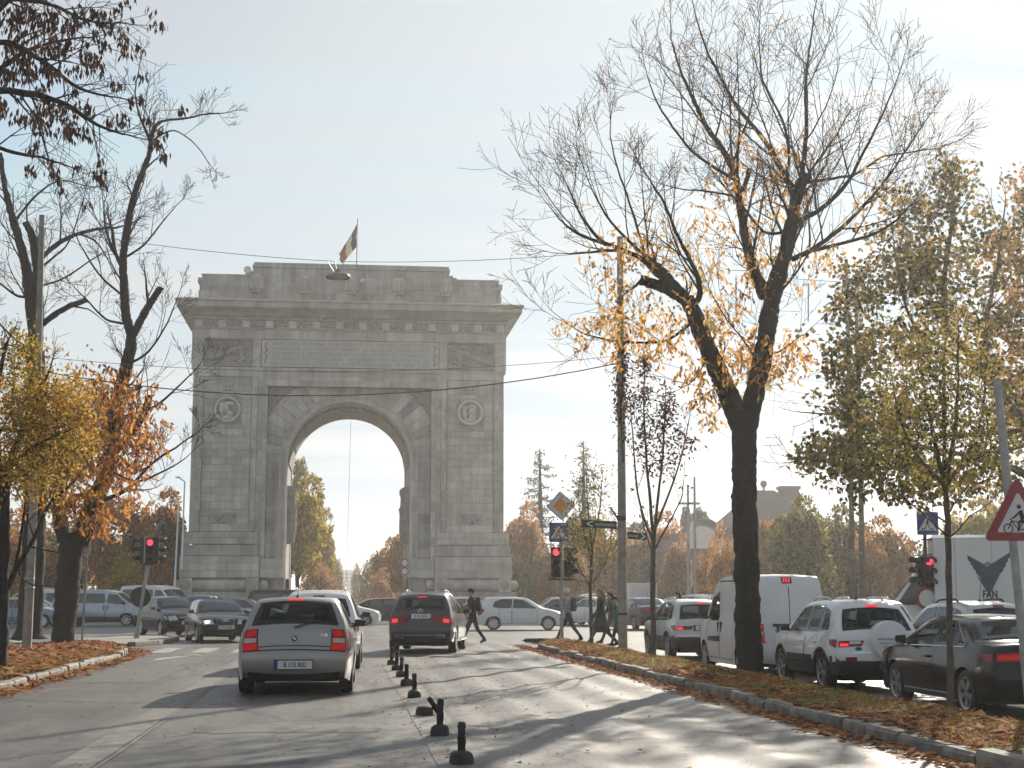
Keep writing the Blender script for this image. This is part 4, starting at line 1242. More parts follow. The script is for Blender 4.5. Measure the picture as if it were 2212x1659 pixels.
PROF = {
 'hatch': dict(L=4.23, W=1.75, wb=2.66, axr=-1.29, R=0.316, belt=(0.93, 0.90), roofw=0.66,
   prof=[(-2.02, .27), (-2.10, .36), (-2.125, .52), (-2.11, .645), (-2.06, .70), (-2.035, .74), (-2.00, .97), (-1.98, 1.0), (-1.74, 1.33), (-1.66, 1.40), (-1.25, 1.425), (-0.5, 1.435), (0.05, 1.41), (0.32, 1.355), (0.98, 0.985), (1.12, 0.945), (1.60, 0.86), (1.92, 0.76), (2.05, 0.66), (2.10, 0.50), (2.09, 0.36), (2.02, 0.25)],
   rw=((-1.985, 1.0), (-1.73, 1.345)), ws=((0.94, 1.0), (0.16, 1.395)),
   win=[[(0.80, 0.965), (0.16, 1.33), (-0.30, 1.365), (-0.36, 0.965)], [(-0.42, 0.965), (-0.37, 1.365), (-0.90, 1.36), (-1.24, 1.25), (-1.34, 1.02), (-1.10, 0.97)]],
   doors=[(0.86, -0.38), (-0.40, -1.0)], handles=[-0.20, -1.02]),
 'suv': dict(L=4.45, W=1.84, wb=2.68, axr=-1.38, R=0.355, belt=(1.02, 0.99), roofw=0.65,
   prof=[(-2.12, .36), (-2.20, .45), (-2.225, .62), (-2.205, .74), (-2.15, .80), (-2.13, 1.0), (-2.08, 1.08), (-1.74, 1.47), (-1.68, 1.56), (-1.20, 1.63), (-0.5, 1.645), (0.05, 1.61), (0.40, 1.53), (1.00, 1.12), (1.12, 1.085), (1.70, 1.00), (2.02, 0.90), (2.14, 0.78), (2.20, 0.58), (2.18, 0.42), (2.08, 0.31)],
   rw=((-2.06, 1.11), (-1.755, 1.455)), ws=((0.97, 1.14), (0.2, 1.585)),
   win=[[(0.80, 1.07), (0.20, 1.50), (-0.30, 1.545), (-0.36, 1.06)], [(-0.42, 1.06), (-0.37, 1.545), (-1.10, 1.53), (-1.16, 1.08)], [(-1.22, 1.09), (-1.17, 1.52), (-1.48, 1.46), (-1.66, 1.20), (-1.64, 1.12)]],
   doors=[(0.92, -0.38), (-0.40, -1.12)], handles=[-0.20, -0.98]),
 'sedan': dict(L=4.70, W=1.84, wb=2.82, axr=-1.46, R=0.33, belt=(0.96, 0.92), roofw=0.63,
   prof=[(-2.26, .28), (-2.33, .38), (-2.355, .55), (-2.33, .72), (-2.30, .90), (-2.27, 1.00), (-2.15, 1.035), (-1.78, 1.05), (-1.62, 1.075), (-1.02, 1.355), (-0.70, 1.405), (-0.2, 1.43), (0.20, 1.41), (0.50, 1.345), (1.18, 0.985), (1.30, 0.95), (1.80, 0.88), (2.18, 0.77), (2.30, 0.66), (2.345, 0.50), (2.33, 0.36), (2.24, 0.24)],
   rw=((-1.60, 1.09), (-1.0, 1.36)), ws=((1.15, 1.0), (0.38, 1.385)),
   win=[[(0.98, 0.965), (0.32, 1.335), (-0.22, 1.375), (-0.27, 0.975)], [(-0.33, 0.975), (-0.28, 1.375), (-0.72, 1.34), (-1.02, 1.20), (-1.02, 0.985)], [(-1.07, 0.99), (-1.07, 1.185), (-1.40, 1.04), (-1.38, 0.995)]],
   doors=[(1.02, -0.29), (-0.31, -1.12)], handles=[-0.10, -1.0]),
 'van': dict(L=4.75, W=1.86, wb=3.10, axr=-1.55, R=0.33, belt=(1.14, 1.12), roofw=0.86,
   prof=[(-2.30, .30), (-2.36, .42), (-2.375, .60), (-2.35, .70), (-2.33, 1.3), (-2.29, 1.82), (-2.20, 2.03), (-2.0, 2.09), (-1.2, 2.11), (-0.2, 2.11), (0.35, 2.06), (0.75, 1.88), (1.45, 1.22), (1.58, 1.14), (2.08, 0.98), (2.26, 0.82), (2.34, 0.60), (2.33, 0.40), (2.24, 0.26)],
   rw=None, ws=((1.42, 1.25), (0.80, 1.83)),
   win=[[(1.28, 1.17), (0.78, 1.66), (0.22, 1.70), (0.16, 1.14)]],
   doors=[(1.25, 0.10), (0.02, -1.05)], handles=[0.22, -0.05]),
 'bus': dict(L=4.95, W=1.90, wb=3.10, axr=-1.50, R=0.335, belt=(1.16, 1.14), roofw=0.84,
   prof=[(-2.38, .30), (-2.45, .42), (-2.465, .60), (-2.44, .72), (-2.42, 1.3), (-2.36, 1.80), (-2.26, 1.93), (-2.0, 1.965), (-1.0, 1.975), (0.2, 1.965), (0.75, 1.90), (1.05, 1.76), (1.72, 1.22), (1.85, 1.14), (2.2, 0.96), (2.36, 0.80), (2.45, 0.58), (2.44, 0.40), (2.34, 0.27)],
   rw=((-2.41, 1.25), (-2.365, 1.74)), ws=((1.70, 1.25), (1.08, 1.75)),
   win=[[(1.55, 1.20), (1.05, 1.70), (0.58, 1.74), (0.50, 1.30), (0.62, 1.17)], [(0.42, 1.32), (0.36, 1.76), (-0.62, 1.78), (-0.62, 1.17), (0.26, 1.17)], [(-0.70, 1.17), (-0.70, 1.78), (-2.12, 1.76), (-2.16, 1.19)]],
   doors=[(1.5, 0.47), (0.45, -0.66)], handles=[0.58, 0.36]),
}

def build_car(kind, label, category, body_paint, loc, heading, scale=(1, 1, 1), detail=2, name='car', group=None, lower=None, clad=0, clad_z=None,
              wheels=(5, 'twin'), rear_txt=None, front_txt=None, plate_z=None, tail='block', brake=True, handle_m=None, rails=None, mirror_m=None,
              roof_ant=True, front=None, headlit=False, glass=None, seats=None, interior=True, tail_clear=False, doors=True, tail_lit=True):
    """heading: 0 drives towards +Y. detail 2: see-through glass and seats, 1: closed dark glass, 0: far away"""
    D = PROF[kind]; sx, sy, sz = scale
    prof = [(y * sy, z * sz) for y, z in D['prof']]
    bf, bb = D['belt'][0] * sz, D['belt'][1] * sz; y0, y1 = prof[0][0], prof[-1][0]
    belt = lambda y: bf + (bb - bf) * (y - y0) / (y1 - y0)
    Rw = D['R']
    b = Body(prof, D['W'] * sx, D['wb'] * sy, D['axr'] * sy, Rw, belt, D['roofw'], step=(0.06, 0.09, 0.12)[2 - detail], zsill=0.21 if kind != 'suv' else 0.30)
    root = empty(name, loc, heading); tag(root, label, category, group)
    wins = [[(y * sy, z * sz) for y, z in w] for w in D['win']]
    rw = [(y * sy, z * sz) for y, z in D['rw']] if D['rw'] else None
    ws = [(y * sy, z * sz) for y, z in D['ws']]
    holes, sh = [], []
    iw0, iw1 = sorted((b.idx(*ws[0]), b.idx(*ws[1])))
    if rw: ir0, ir1 = sorted((b.idx(*rw[0]), b.idx(*rw[1])))
    if detail == 2 and interior:
        holes = [shrink(w, 0.055) for w in wins]
        sh.append((iw0 + 1.2, iw1 - 1.2, 0.86))
        if rw: sh.append((ir0 + 1.2, ir1 - 1.2, 0.82))
    g = shell(b, None, clad=clad, holes_side=holes, holes_strip=sh, clad_z=clad_z)
    body = g.build('body', [body_paint, lower or M_TRIM, M_UNDER], root, smooth=True, angle=50)
    und = MB(); und.box((-b.W + 0.26, y0 + 0.25, 0.20), (b.W - 0.26, y1 - 0.25, 0.58)); und.build('underbody', M_UNDER, root)
    gm = glass or (G_CLEAR if detail == 2 else G_DARK)
    gs = gm if detail == 2 and interior else (glass or G_DARK)
    for w in wins:
        for sg in (-1, 1):
            o = side_poly(b, w, (sg,), 0.006).build('side_window', gs, root, smooth=True)
            if detail >= 1: side_poly(b, w, (sg,), 0.009, inner=0.05 if detail == 2 else 0.035).build('window_seal', M_FRIT, o)
    def glazed(nm, i0, i1, q, qt):
        o = strip_patch(b, i0, i1, -q, q, 0.006, 10, 6, -qt, qt).build(nm, gs, root, smooth=True)
        if detail >= 1:
            fr = MB(); e = (i1 - i0) * 0.14
            for args in ((i0, i0 + e, -q, q, -q, q), (i1 - e, i1, -qt, qt, -qt, qt)):
                p = strip_patch(b, args[0], args[1], args[2], args[3], 0.010, 8, 2); fr.add(p.v, p.f)
            for s_ in (-1, 1):
                p = strip_patch(b, i0, i1, s_ * q, s_ * (q - 0.13), 0.010, 2, 6, s_ * qt, s_ * (qt - 0.13)); fr.add(p.v, p.f)
            fr.build('window_border', M_FRIT, o, smooth=True)
        return o
    glazed('windshield', iw0, iw1, 0.93, 0.93)
    if rw: rwo = glazed('rear_window', ir0, ir1, 0.90 if kind != 'sedan' else 0.86, 0.86)
    if detail == 2 and interior:
        for sg in (-1, 1):
            for yy, hh in ((0.10 * sy, 1.0), ((-0.85 if kind != 'van' else 0.0) * sy, 0.97)):
                s_ = MB(); s_.obox((sg * 0.36, yy - 0.10, 0.35), 0.48, 0.12, (0.62 * sz + 0.08) * hh, top=0.82); s_.obox((sg * 0.36, yy - 0.14, 1.02 * sz * hh), 0.25, 0.09, 0.19, top=0.85)
                s_.build('seat', M_SEAT, root, bevel=0.03)
        s_ = MB(); s_.box((-b.W + 0.2, 0.62 * sy, 0.6), (b.W - 0.2, 0.95 * sy, bf - 0.02)); s_.build('dashboard', M_SEAT, root)
        s_ = MB(); s_.lathe([(0.0, 0.0), (b.W * 0.8, 0.0)], (0, -0.1, 0.5), 'Z', 4); s_.build('cabin_floor', M_SEAT, root)
    if doors and detail >= 1:
        for (ya, yb), hy in zip(D['doors'], D['handles']):
            ya, yb, hy = ya * sy, yb * sy, hy * sy
            for sg in (-1, 1):
                zlo = lambda y: max(b.zsill + 0.10 if not clad else b.zsill + 0.2, b.zb(y) + 0.06)
                zhi = lambda y: belt(y) - 0.01
                gp = MB()
                for (p0, p1) in ((ya, ya - 0.014), (yb + 0.014, yb)):
                    q = side_grid(b, p0, p1, zlo, zhi, sg, 0.003, 1, 8); gp.add(q.v, q.f)
                q = side_grid(b, ya, yb, lambda y: zlo(y) , lambda y: zlo(y) + 0.014, sg, 0.003, 8, 1); gp.add(q.v, q.f)
                d_ = gp.build('door', M_FRIT, root)
                hh = MB(); x, y, z = b.side(hy, belt(hy) - 0.13, sg, 0.0)
                if kind in ('van', 'bus'): hh.box((x - 0.02, y - 0.035, z - 0.14), (x + 0.02, y + 0.035, z + 0.10))
                else: hh.box((min(x, x + sg * .03), y - 0.10, z - 0.018), (max(x, x + sg * .03), y + 0.10, z + 0.018))
                hh.build('handle', handle_m or (M_TRIM if kind in ('van', 'bus') else body_paint), d_, bevel=0.008)
    # wheels
    to, ro = wheel_meshes(Rw, 0.21, *wheels)
    for yy in (b.yr, b.yf):
        for sg in (-1, 1):
            w_ = bpy.data.objects.new('wheel', to.data); link(w_, root)
            w_.location = (sg * (b.plan(yy) * b.W - 0.125), yy, Rw)
            w_.rotation_euler = (rnd.uniform(0, 6), 0, 0) if sg > 0 else (rnd.uniform(0, 6), 0, math.pi)
            r_ = bpy.data.objects.new('rim', ro.data); link(r_, w_)
    # mirrors
    my = (ws[0][0] - 0.26); mz = belt(my) + 0.10
    for sg in (-1, 1):
        x, y, z = b.side(my, mz, sg, 0.0); m_ = MB()
        tall = 0.26 if kind in ('van', 'bus') else 0.17
        m_.add([(x + sg * a, y + c, z + d * tall / 0.17) for a, c, d in ((.05, -.05, -.05), (.24, -.04, -.045), (.25, -.04, .07), (.06, -.05, .085), (.07, .08, -.03), (.20, .05, -.02), (.20, .05, .045), (.08, .08, .06))],
               [(0, 1, 2, 3), (4, 7, 6, 5), (0, 4, 5, 1), (1, 5, 6, 2), (2, 6, 7, 3), (3, 7, 4, 0)])
        m_.box((min(x - sg * .01, x + sg * .08), y - 0.03, z - 0.05), (max(x - sg * .01, x + sg * .08), y + 0.03, z - 0.02))
        fix_normals(m_.build('mirror', mirror_m or M_TRIM, root, bevel=0.022))
    # lamps
    if tail == 'block':      # tall corner lamps beside the hatch
        zt, zl = (belt(y0) + 0.05, belt(y0) - 0.31) if kind != 'van' else (1.15, 0.72)
        i0, i1 = b.idx(y0 - .05, zl), b.idx(y0 - .02, zt)
        for sg in (-1, 1):
            g = strip_patch(b, i0, i1, sg * 0.69, sg * 1.0, 0.010, 5, 6, sg * 0.76)
            yl = b.P[i0][0]; yt = b.P[i1][0]
            q = side_poly(b, [(yl + 0.02, zl), (yl + 0.22, zl + 0.06), (yt + 0.26, zt - 0.06), (yt + 0.0, zt)], (sg,), 0.010); g.add(q.v, q.f)
            lm = g.build('tail_light', M_RED, root, smooth=True)
            k0 = i0 + (i1 - i0) * 0.03; k1 = i0 + (i1 - i0) * 0.36
            strip_patch(b, k0, k1, sg * 0.72, sg * 0.985, 0.016, 4, 3).build('lamp_segment', M_REDLIT, lm, smooth=True)
            k0 = i0 + (i1 - i0) * 0.40; k1 = i0 + (i1 - i0) * 0.62
            strip_patch(b, k0, k1, sg * 0.745, sg * 0.98, 0.016, 4, 3).build('lamp_segment', M_AMBER, lm, smooth=True)
            k0 = i0 + (i1 - i0) * 0.70; k1 = i0 + (i1 - i0) * 0.95
            strip_patch(b, k0, k1, sg * 0.78, sg * 0.95, 0.016, 4, 3).build('lamp_segment', M_REDLIT, lm, smooth=True)
    elif tail == 'wide':     # horizontal lamps that reach into the hatch
        zt = belt(y0) - 0.07; zl = zt - 0.16
        i0, i1 = b.idx(y0 - .05, zl), b.idx(y0 - .02, zt)
        for sg in (-1, 1):
            g = strip_patch(b, i0, i1, sg * 0.46, sg * 1.0, 0.010, 7, 4, sg * 0.40)
            yl = b.P[i0][0]; yt = b.P[i1][0]
            q = side_poly(b, [(yl + 0.02, zl), (yl + 0.26, zl + 0.06), (yt + 0.30, zt), (yt, zt)], (sg,), 0.010); g.add(q.v, q.f)
            lm = g.build('tail_light', M_RED, root, smooth=True)
            if tail_clear:
                strip_patch(b, i0 + (i1 - i0) * .45, i1 - (i1 - i0) * .08, sg * 0.48, sg * 0.74, 0.016, 4, 2).build('lamp_segment', M_CLEARLENS, lm, smooth=True)
            strip_patch(b, i0 + (i1 - i0) * .1, i0 + (i1 - i0) * (.75 if not tail_clear else .6), sg * 0.77, sg * 0.97, 0.017, 4, 3).build('lamp_segment', M_REDGLOW if brake else M_RED, lm, smooth=True)
    elif tail == 'thin':     # slim lamps (saloon)
        zt = belt(y0) - 0.04; zl = zt - 0.15
        i0, i1 = b.idx(y0 - .03, zl), b.idx(y0 - .0, zt)
        for sg in (-1, 1):
            g = strip_patch(b, i0, i1, sg * 0.45, sg * 1.0, 0.010, 6, 4)
            yl = b.P[i0][0]; yt = b.P[i1][0]
            q = side_poly(b, [(yl + 0.02, zl + .01), (yl + 0.30, zl + .07), (yt + 0.36, zt - .02), (yt + .02, zt)], (sg,), 0.010); g.add(q.v, q.f)
            lm = g.build('tail_light', M_RED, root, smooth=True)
            strip_patch(b, i0 + .2 * (i1 - i0), i0 + .75 * (i1 - i0), sg * 0.5, sg * 0.97, 0.017, 5, 2).build('lamp_segment', M_REDLIT if tail_lit else M_RED, lm, smooth=True)
    hy, hz = y1, 0.0
    i0, i1 = b.idx(y1 + .05, 0.60 * sz + (0.1 if kind == 'suv' else 0)), b.idx(y1 - .02, 0.76 * sz + (0.1 if kind == 'suv' else 0))
    for sg in (-1, 1):       # headlights wrap round the front corner
        g = strip_patch(b, i0, i1, sg * 0.52, sg * 1.0, 0.010, 6, 4, sg * 0.60)
        ya_, za_ = b.P[i0]; yb_, zb_ = b.P[i1]
        lo_, hi_ = min(za_, zb_), max(za_, zb_)
        q = side_poly(b, [(ya_ - 0.02, lo_ + .02), (ya_ - 0.30, hi_ - .01), (ya_ - 0.34, hi_ + .02), (min(ya_, yb_) - 0.02, hi_)], (sg,), 0.010); g.add(q.v, q.f)
        lm = g.build('headlight', M_CLEARLENS, root, smooth=True)
        if headlit and sg < 2:
            strip_patch(b, i0 + .25 * (i1 - i0), i0 + .8 * (i1 - i0), sg * 0.70, sg * 0.92, 0.018, 4, 3).build('lamp_segment', M_HEADLIT if (sg > 0) == (headlit == 'R') or headlit is True else M_CLEARLENS, lm, smooth=True)
    if front == 'grille':
        j0, j1 = b.idx(y1, 0.34 * sz), b.idx(y1 - .02, 0.72 * sz)
        gr = strip_patch(b, j0, j1, -0.30, 0.30, 0.014, 6, 6, -0.36, 0.36).build('grille', M_FRIT, root, smooth=True)
        tr = MB(); ring_ = [b.C(j0, -0.30, .02), b.C(j0, 0.30, .02), b.C((j0 + j1) / 2, 0.38, .02), b.C(j1, 0.36, .02), b.C(j1, 0.0, .02), b.C(j1, -0.36, .02), b.C((j0 + j1) / 2, -0.38, .02), b.C(j0, -0.30, .02)]
        tr.tube(ring_, 0.012, 5); tr.build('grille_frame', M_CHROME, gr)
    else:
        j0, j1 = b.idx(y1, 0.56 * sz), b.idx(y1 - .02, 0.68 * sz)
        gr = strip_patch(b, j0, j1, -0.45, 0.45, 0.012, 6, 3).build('grille', M_FRIT, root, smooth=True)
        strip_patch(b, (j0 + j1) / 2 - .1, (j0 + j1) / 2 + .25, -0.45, 0.45, 0.018, 6, 1).build('grille_bar', M_CHROME, gr)
    j0, j1 = b.idx(y1 - .03, 0.30 * sz), b.idx(y1, 0.42 * sz)
    strip_patch(b, j0, j1, -0.7, 0.7, 0.012, 8, 2).build('air_intake', M_FRIT, root, smooth=True)
    # third brake lamp and antenna
    if rw:
        k = ir1 + (0.25 if kind != 'sedan' else -0.8)
        strip_patch(b, k - .04 * (ir1 - ir0) if kind != 'sedan' else k - .5, k + .02 * (ir1 - ir0) + .25, -0.19, 0.19, 0.016, 4, 1).build('brake_lamp', M_REDGLOW if brake else M_RED, root)
    if roof_ant and detail >= 1:
        a_ = MB(); ty = (prof[9][0] + 0.25); i = b.idx(ty, b.top); c = b.C(i, 0.0, 0.0)
        a_.lathe([(0.035, 0), (0.02, 0.03), (0.0, 0.035)], c, 'Z', 8); a_.tube([(c[0], c[1], c[2] + .02), (c[0], c[1] - 0.10, c[2] + 0.36)], 0.006, 5); a_.build('antenna', M_TRIM, root)
    if rails:
        for sg in (-1, 1):
            r_ = MB(); ya_, yb_ = prof[9][0] + 0.15, 0.05 * sy
            i0, i1 = b.idx(ya_, b.top), b.idx(yb_, b.top)
            pts = []
            for k in range(9):
                f = i0 + (i1 - i0) * k / 8; c = b.C(f, sg * 0.90, 0.0); pts.append((c[0], c[1], c[2] + 0.055 * (1 if 0 < k < 8 else -0.1)))
            r_.tube(pts, 0.022, 6); r_.build('roof_rail', rails, root, smooth=True)
    if rear_txt is not None:
        pz = plate_z if plate_z else 0.5
        plate(root, b, b.idx(y0 - .05, pz), rear_txt)
    if front_txt is not None:
        i = b.idx(y1 + .05, 0.46 * sz); c = b.C(i, 0, 0.03)
        fr = plate(root, b, i, front_txt, rear=False); fr.location = c
    root['_b'] = 0
    del root['_b']
    return root, b

def rear_detail(root, b, name, i0, i1, q0, q1, off, m, parent=None, nq=8, ni=3, q0t=None, q1t=None):
    return strip_patch(b, i0, i1, q0, q1, off, nq, ni, q0t, q1t).build(name, m, parent or root, smooth=True)

ZR = -0.2       # level of the service lane
# --- silver hatchback, nearest on our lane
c1, b1 = build_car('hatch', 'silver hatchback with roof antenna seen from behind, nearest car on the main lane', 'car', P_SILVER, (-0.72, 25.72, 0), R(-1.2), (1.06, 1.04, 1.04),
                   rear_txt='B 115 AIU', plate_z=0.50, tail='block', wheels=(5, 'star'))
i = b1.idx(-2.1, 0.52); rear_detail(c1, b1, 'plate_recess', b1.idx(-2.2, 0.43), b1.idx(-2.2, 0.59), -0.36, 0.36, 0.006, P_SILVER)
rear_detail(c1, b1, 'bumper_groove', b1.idx(-2.2, 0.655) - .12, b1.idx(-2.2, 0.655) + .12, -1, 1, 0.006, M_FRIT)
rear_detail(c1, b1, 'bumper_groove', b1.idx(-2.2, 0.725) - .12, b1.idx(-2.2, 0.725) + .12, -0.72, 0.72, 0.006, M_FRIT)
for s in (-1, 1):
    rear_detail(c1, b1, 'hatch_gap', b1.idx(-2.2, 0.73), b1.idx(-2.05, 0.99), s * 0.695, s * 0.71, 0.006, M_FRIT, nq=1, ni=5, q0t=s * 0.735, q1t=s * 0.75)
rear_detail(c1, b1, 'rear_valance', b1.idx(-2.0, 0.30), b1.idx(-2.2, 0.365), -0.9, 0.9, 0.006, M_TRIM)
g = MB(); cc = b1.C(b1.idx(-2.08, .92) - 1.5, 0, 0.012); g.lathe([(0.0, -0.012), (0.028, -0.012), (0.041, -0.006), (0.043, 0.0)], (0, 0, 0), 'Y', 20)
bd = g.build('badge', M_FRIT, c1, loc=cc, rot=(-0.14, 0, 0))
M_BBLUE = mat('badge_blue', (0.05, 0.20, 0.5), 0.3)
for k in range(4):
    g = MB(); pts = [(0, -0.014, 0)] + [(0.027 * math.cos(R(90 * k + 22.5 * j)), -0.014, 0.027 * math.sin(R(90 * k + 22.5 * j))) for j in range(5)]
    g.add(pts, [tuple(range(6))]); g.build('badge_quarter', M_WHITE if k % 2 else M_BBLUE, bd)
text('model_lettering', '118i', 0.07, M_CHROME, c1, b1.C(b1.idx(-2.08, .93) - 0.6, 0.58, 0.014), (math.pi / 2 - .1, 0, 0))
g = MB(); cc = b1.C(b1.idx(-2.05, 1.02), 0.0, 0.02); g.tube([cc, (cc[0] + 0.06, cc[1] - 0.0, cc[2] + 0.02), b1.C(b1.idx(-2.03, 1.03) + .6, 0.42, 0.022)], 0.012, 5); g.build('wiper', M_TRIM, c1)
g = MB(); g.lathe([(0.035, -0.08), (0.04, -0.08), (0.04, 0.1)], (-0.42, -2.13, 0.335), 'Y', 12); g.build('exhaust', M_FRIT, c1)
# --- white SUV ahead of it
c2, b2 = build_car('suv', 'white SUV half hidden in front of the silver hatchback', 'car', P_WHITE, (-0.50, 33.75, 0), R(-1.5), (1.0, 1.0, 1.0), rear_txt='', plate_z=0.9, tail='wide', clad_z=0.5, rails=P_WHITE, wheels=(5, 'twin'), brake=False)
# --- dark grey SUV with brake lights
c3, b3 = build_car('suv', 'dark grey SUV with lit brake lights turning left at the crossing', 'car', P_GREY, (2.42, 42.95, 0), R(-9.5), (1.03, 1.04, 1.0), rear_txt='B 76 CDU', plate_z=0.97, tail='wide', rails=M_CHROME, wheels=(5, 'twin'))
rear_detail(c3, b3, 'bumper_trim', b3.idx(-2.3, 0.50) - .15, b3.idx(-2.3, 0.50) + .25, -0.85, 0.85, 0.012, M_CHROME)
rear_detail(c3, b3, 'rear_valance', b3.idx(-2.2, 0.38), b3.idx(-2.3, 0.49), -0.9, 0.9, 0.008, M_TRIM)
for s in (-1, 1):
    e = rear_detail(c3, b3, 'exhaust', b3.idx(-2.3, 0.42), b3.idx(-2.3, 0.50), s * 0.55, s * 0.85, 0.02, M_CHROME)
    rear_detail(c3, b3, 'exhaust_opening', b3.idx(-2.3, 0.42) + .3, b3.idx(-2.3, 0.50) - .3, s * 0.58, s * 0.80, 0.026, M_FRIT, parent=e)
g = MB(); cc = b3.C(b3.idx(-2.12, 1.06), 0, 0.02)
g.tube([(0.055 * math.cos(R(a)), 0, 0.055 * math.sin(R(a))) for a in range(0, 361, 30)], 0.006, 5)
for a in (90, 210, 330): g.tube([(0, 0, 0), (0.052 * math.cos(R(a)), 0, 0.052 * math.sin(R(a)))], [0.008, 0.004], 4)
g.build('badge', M_CHROME, c3, loc=cc)
for s in (-1, 1):
    g = MB(); g.tube([b3.side(b3.yr + .5, 0.34, s, .06), b3.side(b3.yf - .5, 0.34, s, .06)], 0.035, 6); g.build('side_step', M_CHROME, c3)

# --- service lane, right
c4, b4 = build_car('suv', 'silver compact SUV with white roof rails behind the slim tree in the right lane', 'car', P_LSILVER, (9.75, 42.35, ZR), R(1.0), (0.97, 0.94, 1.0), rear_txt='IF 19 SUZ', plate_z=0.88, tail='wide', clad=1, rails=P_LSILVER, wheels=(5, 'twin'), clad_z=0.62)
c5, b5 = build_car('van', 'white high roof delivery van beside the large tree trunk', 'van', P_WHITE, (9.55, 34.0, ZR), R(0.5), (1.0, 1.0, 1.04), detail=2, rear_txt='B 345 TUR', plate_z=1.02, tail='block', wheels=(5, 'cover'), name='delivery_van', roof_ant=False)
rear_detail(c5, b5, 'rear_door_gap', b5.idx(-2.4, 0.72), b5.idx(-2.3, 1.95), -0.01, 0.01, 0.008, M_FRIT, nq=1, ni=10)
rear_detail(c5, b5, 'plate_trim', b5.idx(-2.4, 1.09), b5.idx(-2.4, 1.15), -0.5, 0.5, 0.012, M_TRIM)
l5 = rear_detail(c5, b5, 'brake_lamp', b5.idx(-2.3, 2.02), b5.idx(-2.2, 2.10), -0.18, 0.12, 0.012, M_FRIT)
for k in range(3):
    rear_detail(c5, b5, 'lamp_segment', b5.idx(-2.3, 2.02) + .3, b5.idx(-2.2, 2.10) - .3, -0.14 + .08 * k, -0.09 + .08 * k, 0.018, M_REDGLOW, parent=l5, nq=1, ni=1)
for s in (-1, 1):
    side_grid(b5, 1.05, 0.0, 0.70, lambda y: 0.79 + .04 * (1 - y), s, 0.02, 3, 2).build('rubbing_strip', M_TRIM, c5)
    side_grid(b5, -2.2, 0.3, 2.06, 2.09, s, 0.004, 8, 1).build('roof_gutter', M_FRIT, c5)
for s in (-1, 1):
    for z in (1.0, 1.75):
        g = MB(); x, y, z_ = b5.C(b5.idx(-2.35, z), s * 0.97, 0.01); g.box((x - .05, y - .02, z_ - .05), (x + .05, y + .03, z_ + .05)); g.build('door_hinge', P_WHITE, c5, bevel=.01)
    side_grid(b5, -1.1, 0.0, 1.18, 1.195, s, 0.004, 6, 1).build('panel_seam', M_FRIT, c5)
    side_grid(b5, -2.25, -1.1, 1.30, 1.315, s, 0.004, 6, 1).build('sliding_rail', M_FRIT, c5)
g = MB(); x, y, z_ = b5.C(b5.idx(-2.35, 1.0), -0.08, 0.015); g.box((x - .06, y - .03, z_ - .03), (x + .06, y + .01, z_ + .03)); g.build('rear_handle', M_TRIM, c5, bevel=.01)
c6, b6 = build_car('suv', 'white compact SUV with spare wheel on its back door', 'car', P_WHITE, (9.62, 28.35, ZR), R(0.5), (0.965, 0.92, 1.0), rear_txt=None, plate_z=0.55, tail='wide', tail_clear=True, clad_z=0.60, clad=1, rails=P_LSILVER, wheels=(5, 'star'))
cc = b6.C(b6.idx(-2.1, 0.93), 0.18, 0.0)
g = MB(); g.lathe([(0.0, -0.205), (0.30, -0.20), (0.345, -0.185), (0.355, -0.16), (0.355, 0.03)], (0, 0, 0), 'Y', 36)
sw = g.build('spare_wheel_cover', P_WHITE, c6, smooth=True, angle=35, loc=cc)
M_PRINT = mat('print_red', (0.30, 0.04, 0.06), 0.6); M_PRINTG = mat('print_grey', (0.12, 0.12, 0.14), 0.6)
text('cover_lettering', 'www.laborex.ro', 0.075, M_PRINT, sw, (0, -0.2062, 0.03), TEXTROT_REAR)
text('cover_lettering', 'Laborator de analize', 0.052, M_PRINTG, sw, (0, -0.2062, -0.045), TEXTROT_REAR)
text('cover_lettering', 'microbiologice', 0.052, M_PRINTG, sw, (0, -0.2062, -0.11), TEXTROT_REAR)
g = MB(); g.lathe([(0.0, -0.01), (0.055, -0.008), (0.06, 0.0)], (0, 0, 0), 'Y', 16); o = g.build('badge', M_PLATEBLUE, c6, loc=b6.C(b6.idx(-2.15, 0.86), -0.55, 0.012)); o.scale = (1.1, 1, 0.55)
pl = plate(c6, b6, b6.idx(-2.2, 0.52), 'B 21 LAB', x=0.22)
rear_detail(c6, b6, 'chrome_strip', b6.idx(-2.15, 0.76) - .1, b6.idx(-2.15, 0.76) + .15, -0.7, -0.25, 0.012, M_CHROME)
for s in (-1, 1): rear_detail(c6, b6, 'reflector', b6.idx(-2.2, 0.58), b6.idx(-2.2, 0.64), s * 0.62, s * 0.88, 0.012, M_RED)
c7, b7 = build_car('sedan', 'black saloon with chrome window line nearest the triangular sign', 'car', P_BLACK, (9.86, 22.50, ZR), R(-0.5), (1.0, 1.0, 1.0), rear_txt='', plate_z=0.75, tail='thin', wheels=(5, 'twin'), roof_ant=False, brake=False)
for s in (-1, 1):
    g = MB(); top = [(1.02, 0.95), (0.33, 1.345), (-0.22, 1.39), (-0.74, 1.355), (-1.06, 1.20), (-1.43, 1.04), (-1.40, 0.982)]
    g.tube([b7.side(y, z, s, 0.010) for y, z in top], 0.010, 5); g.tube([b7.side(1.02, 0.95, s, .010), b7.side(0, 0.965, s, .01), b7.side(-1.40, 0.982, s, .010)], 0.009, 5); g.build('window_trim', M_CHROME, c7)
    side_grid(b7, b7.yf - 0.42, b7.yr + 0.42, 0.285, 0.31, s, 0.012, 8, 1).build('sill_trim', M_CHROME, c7)
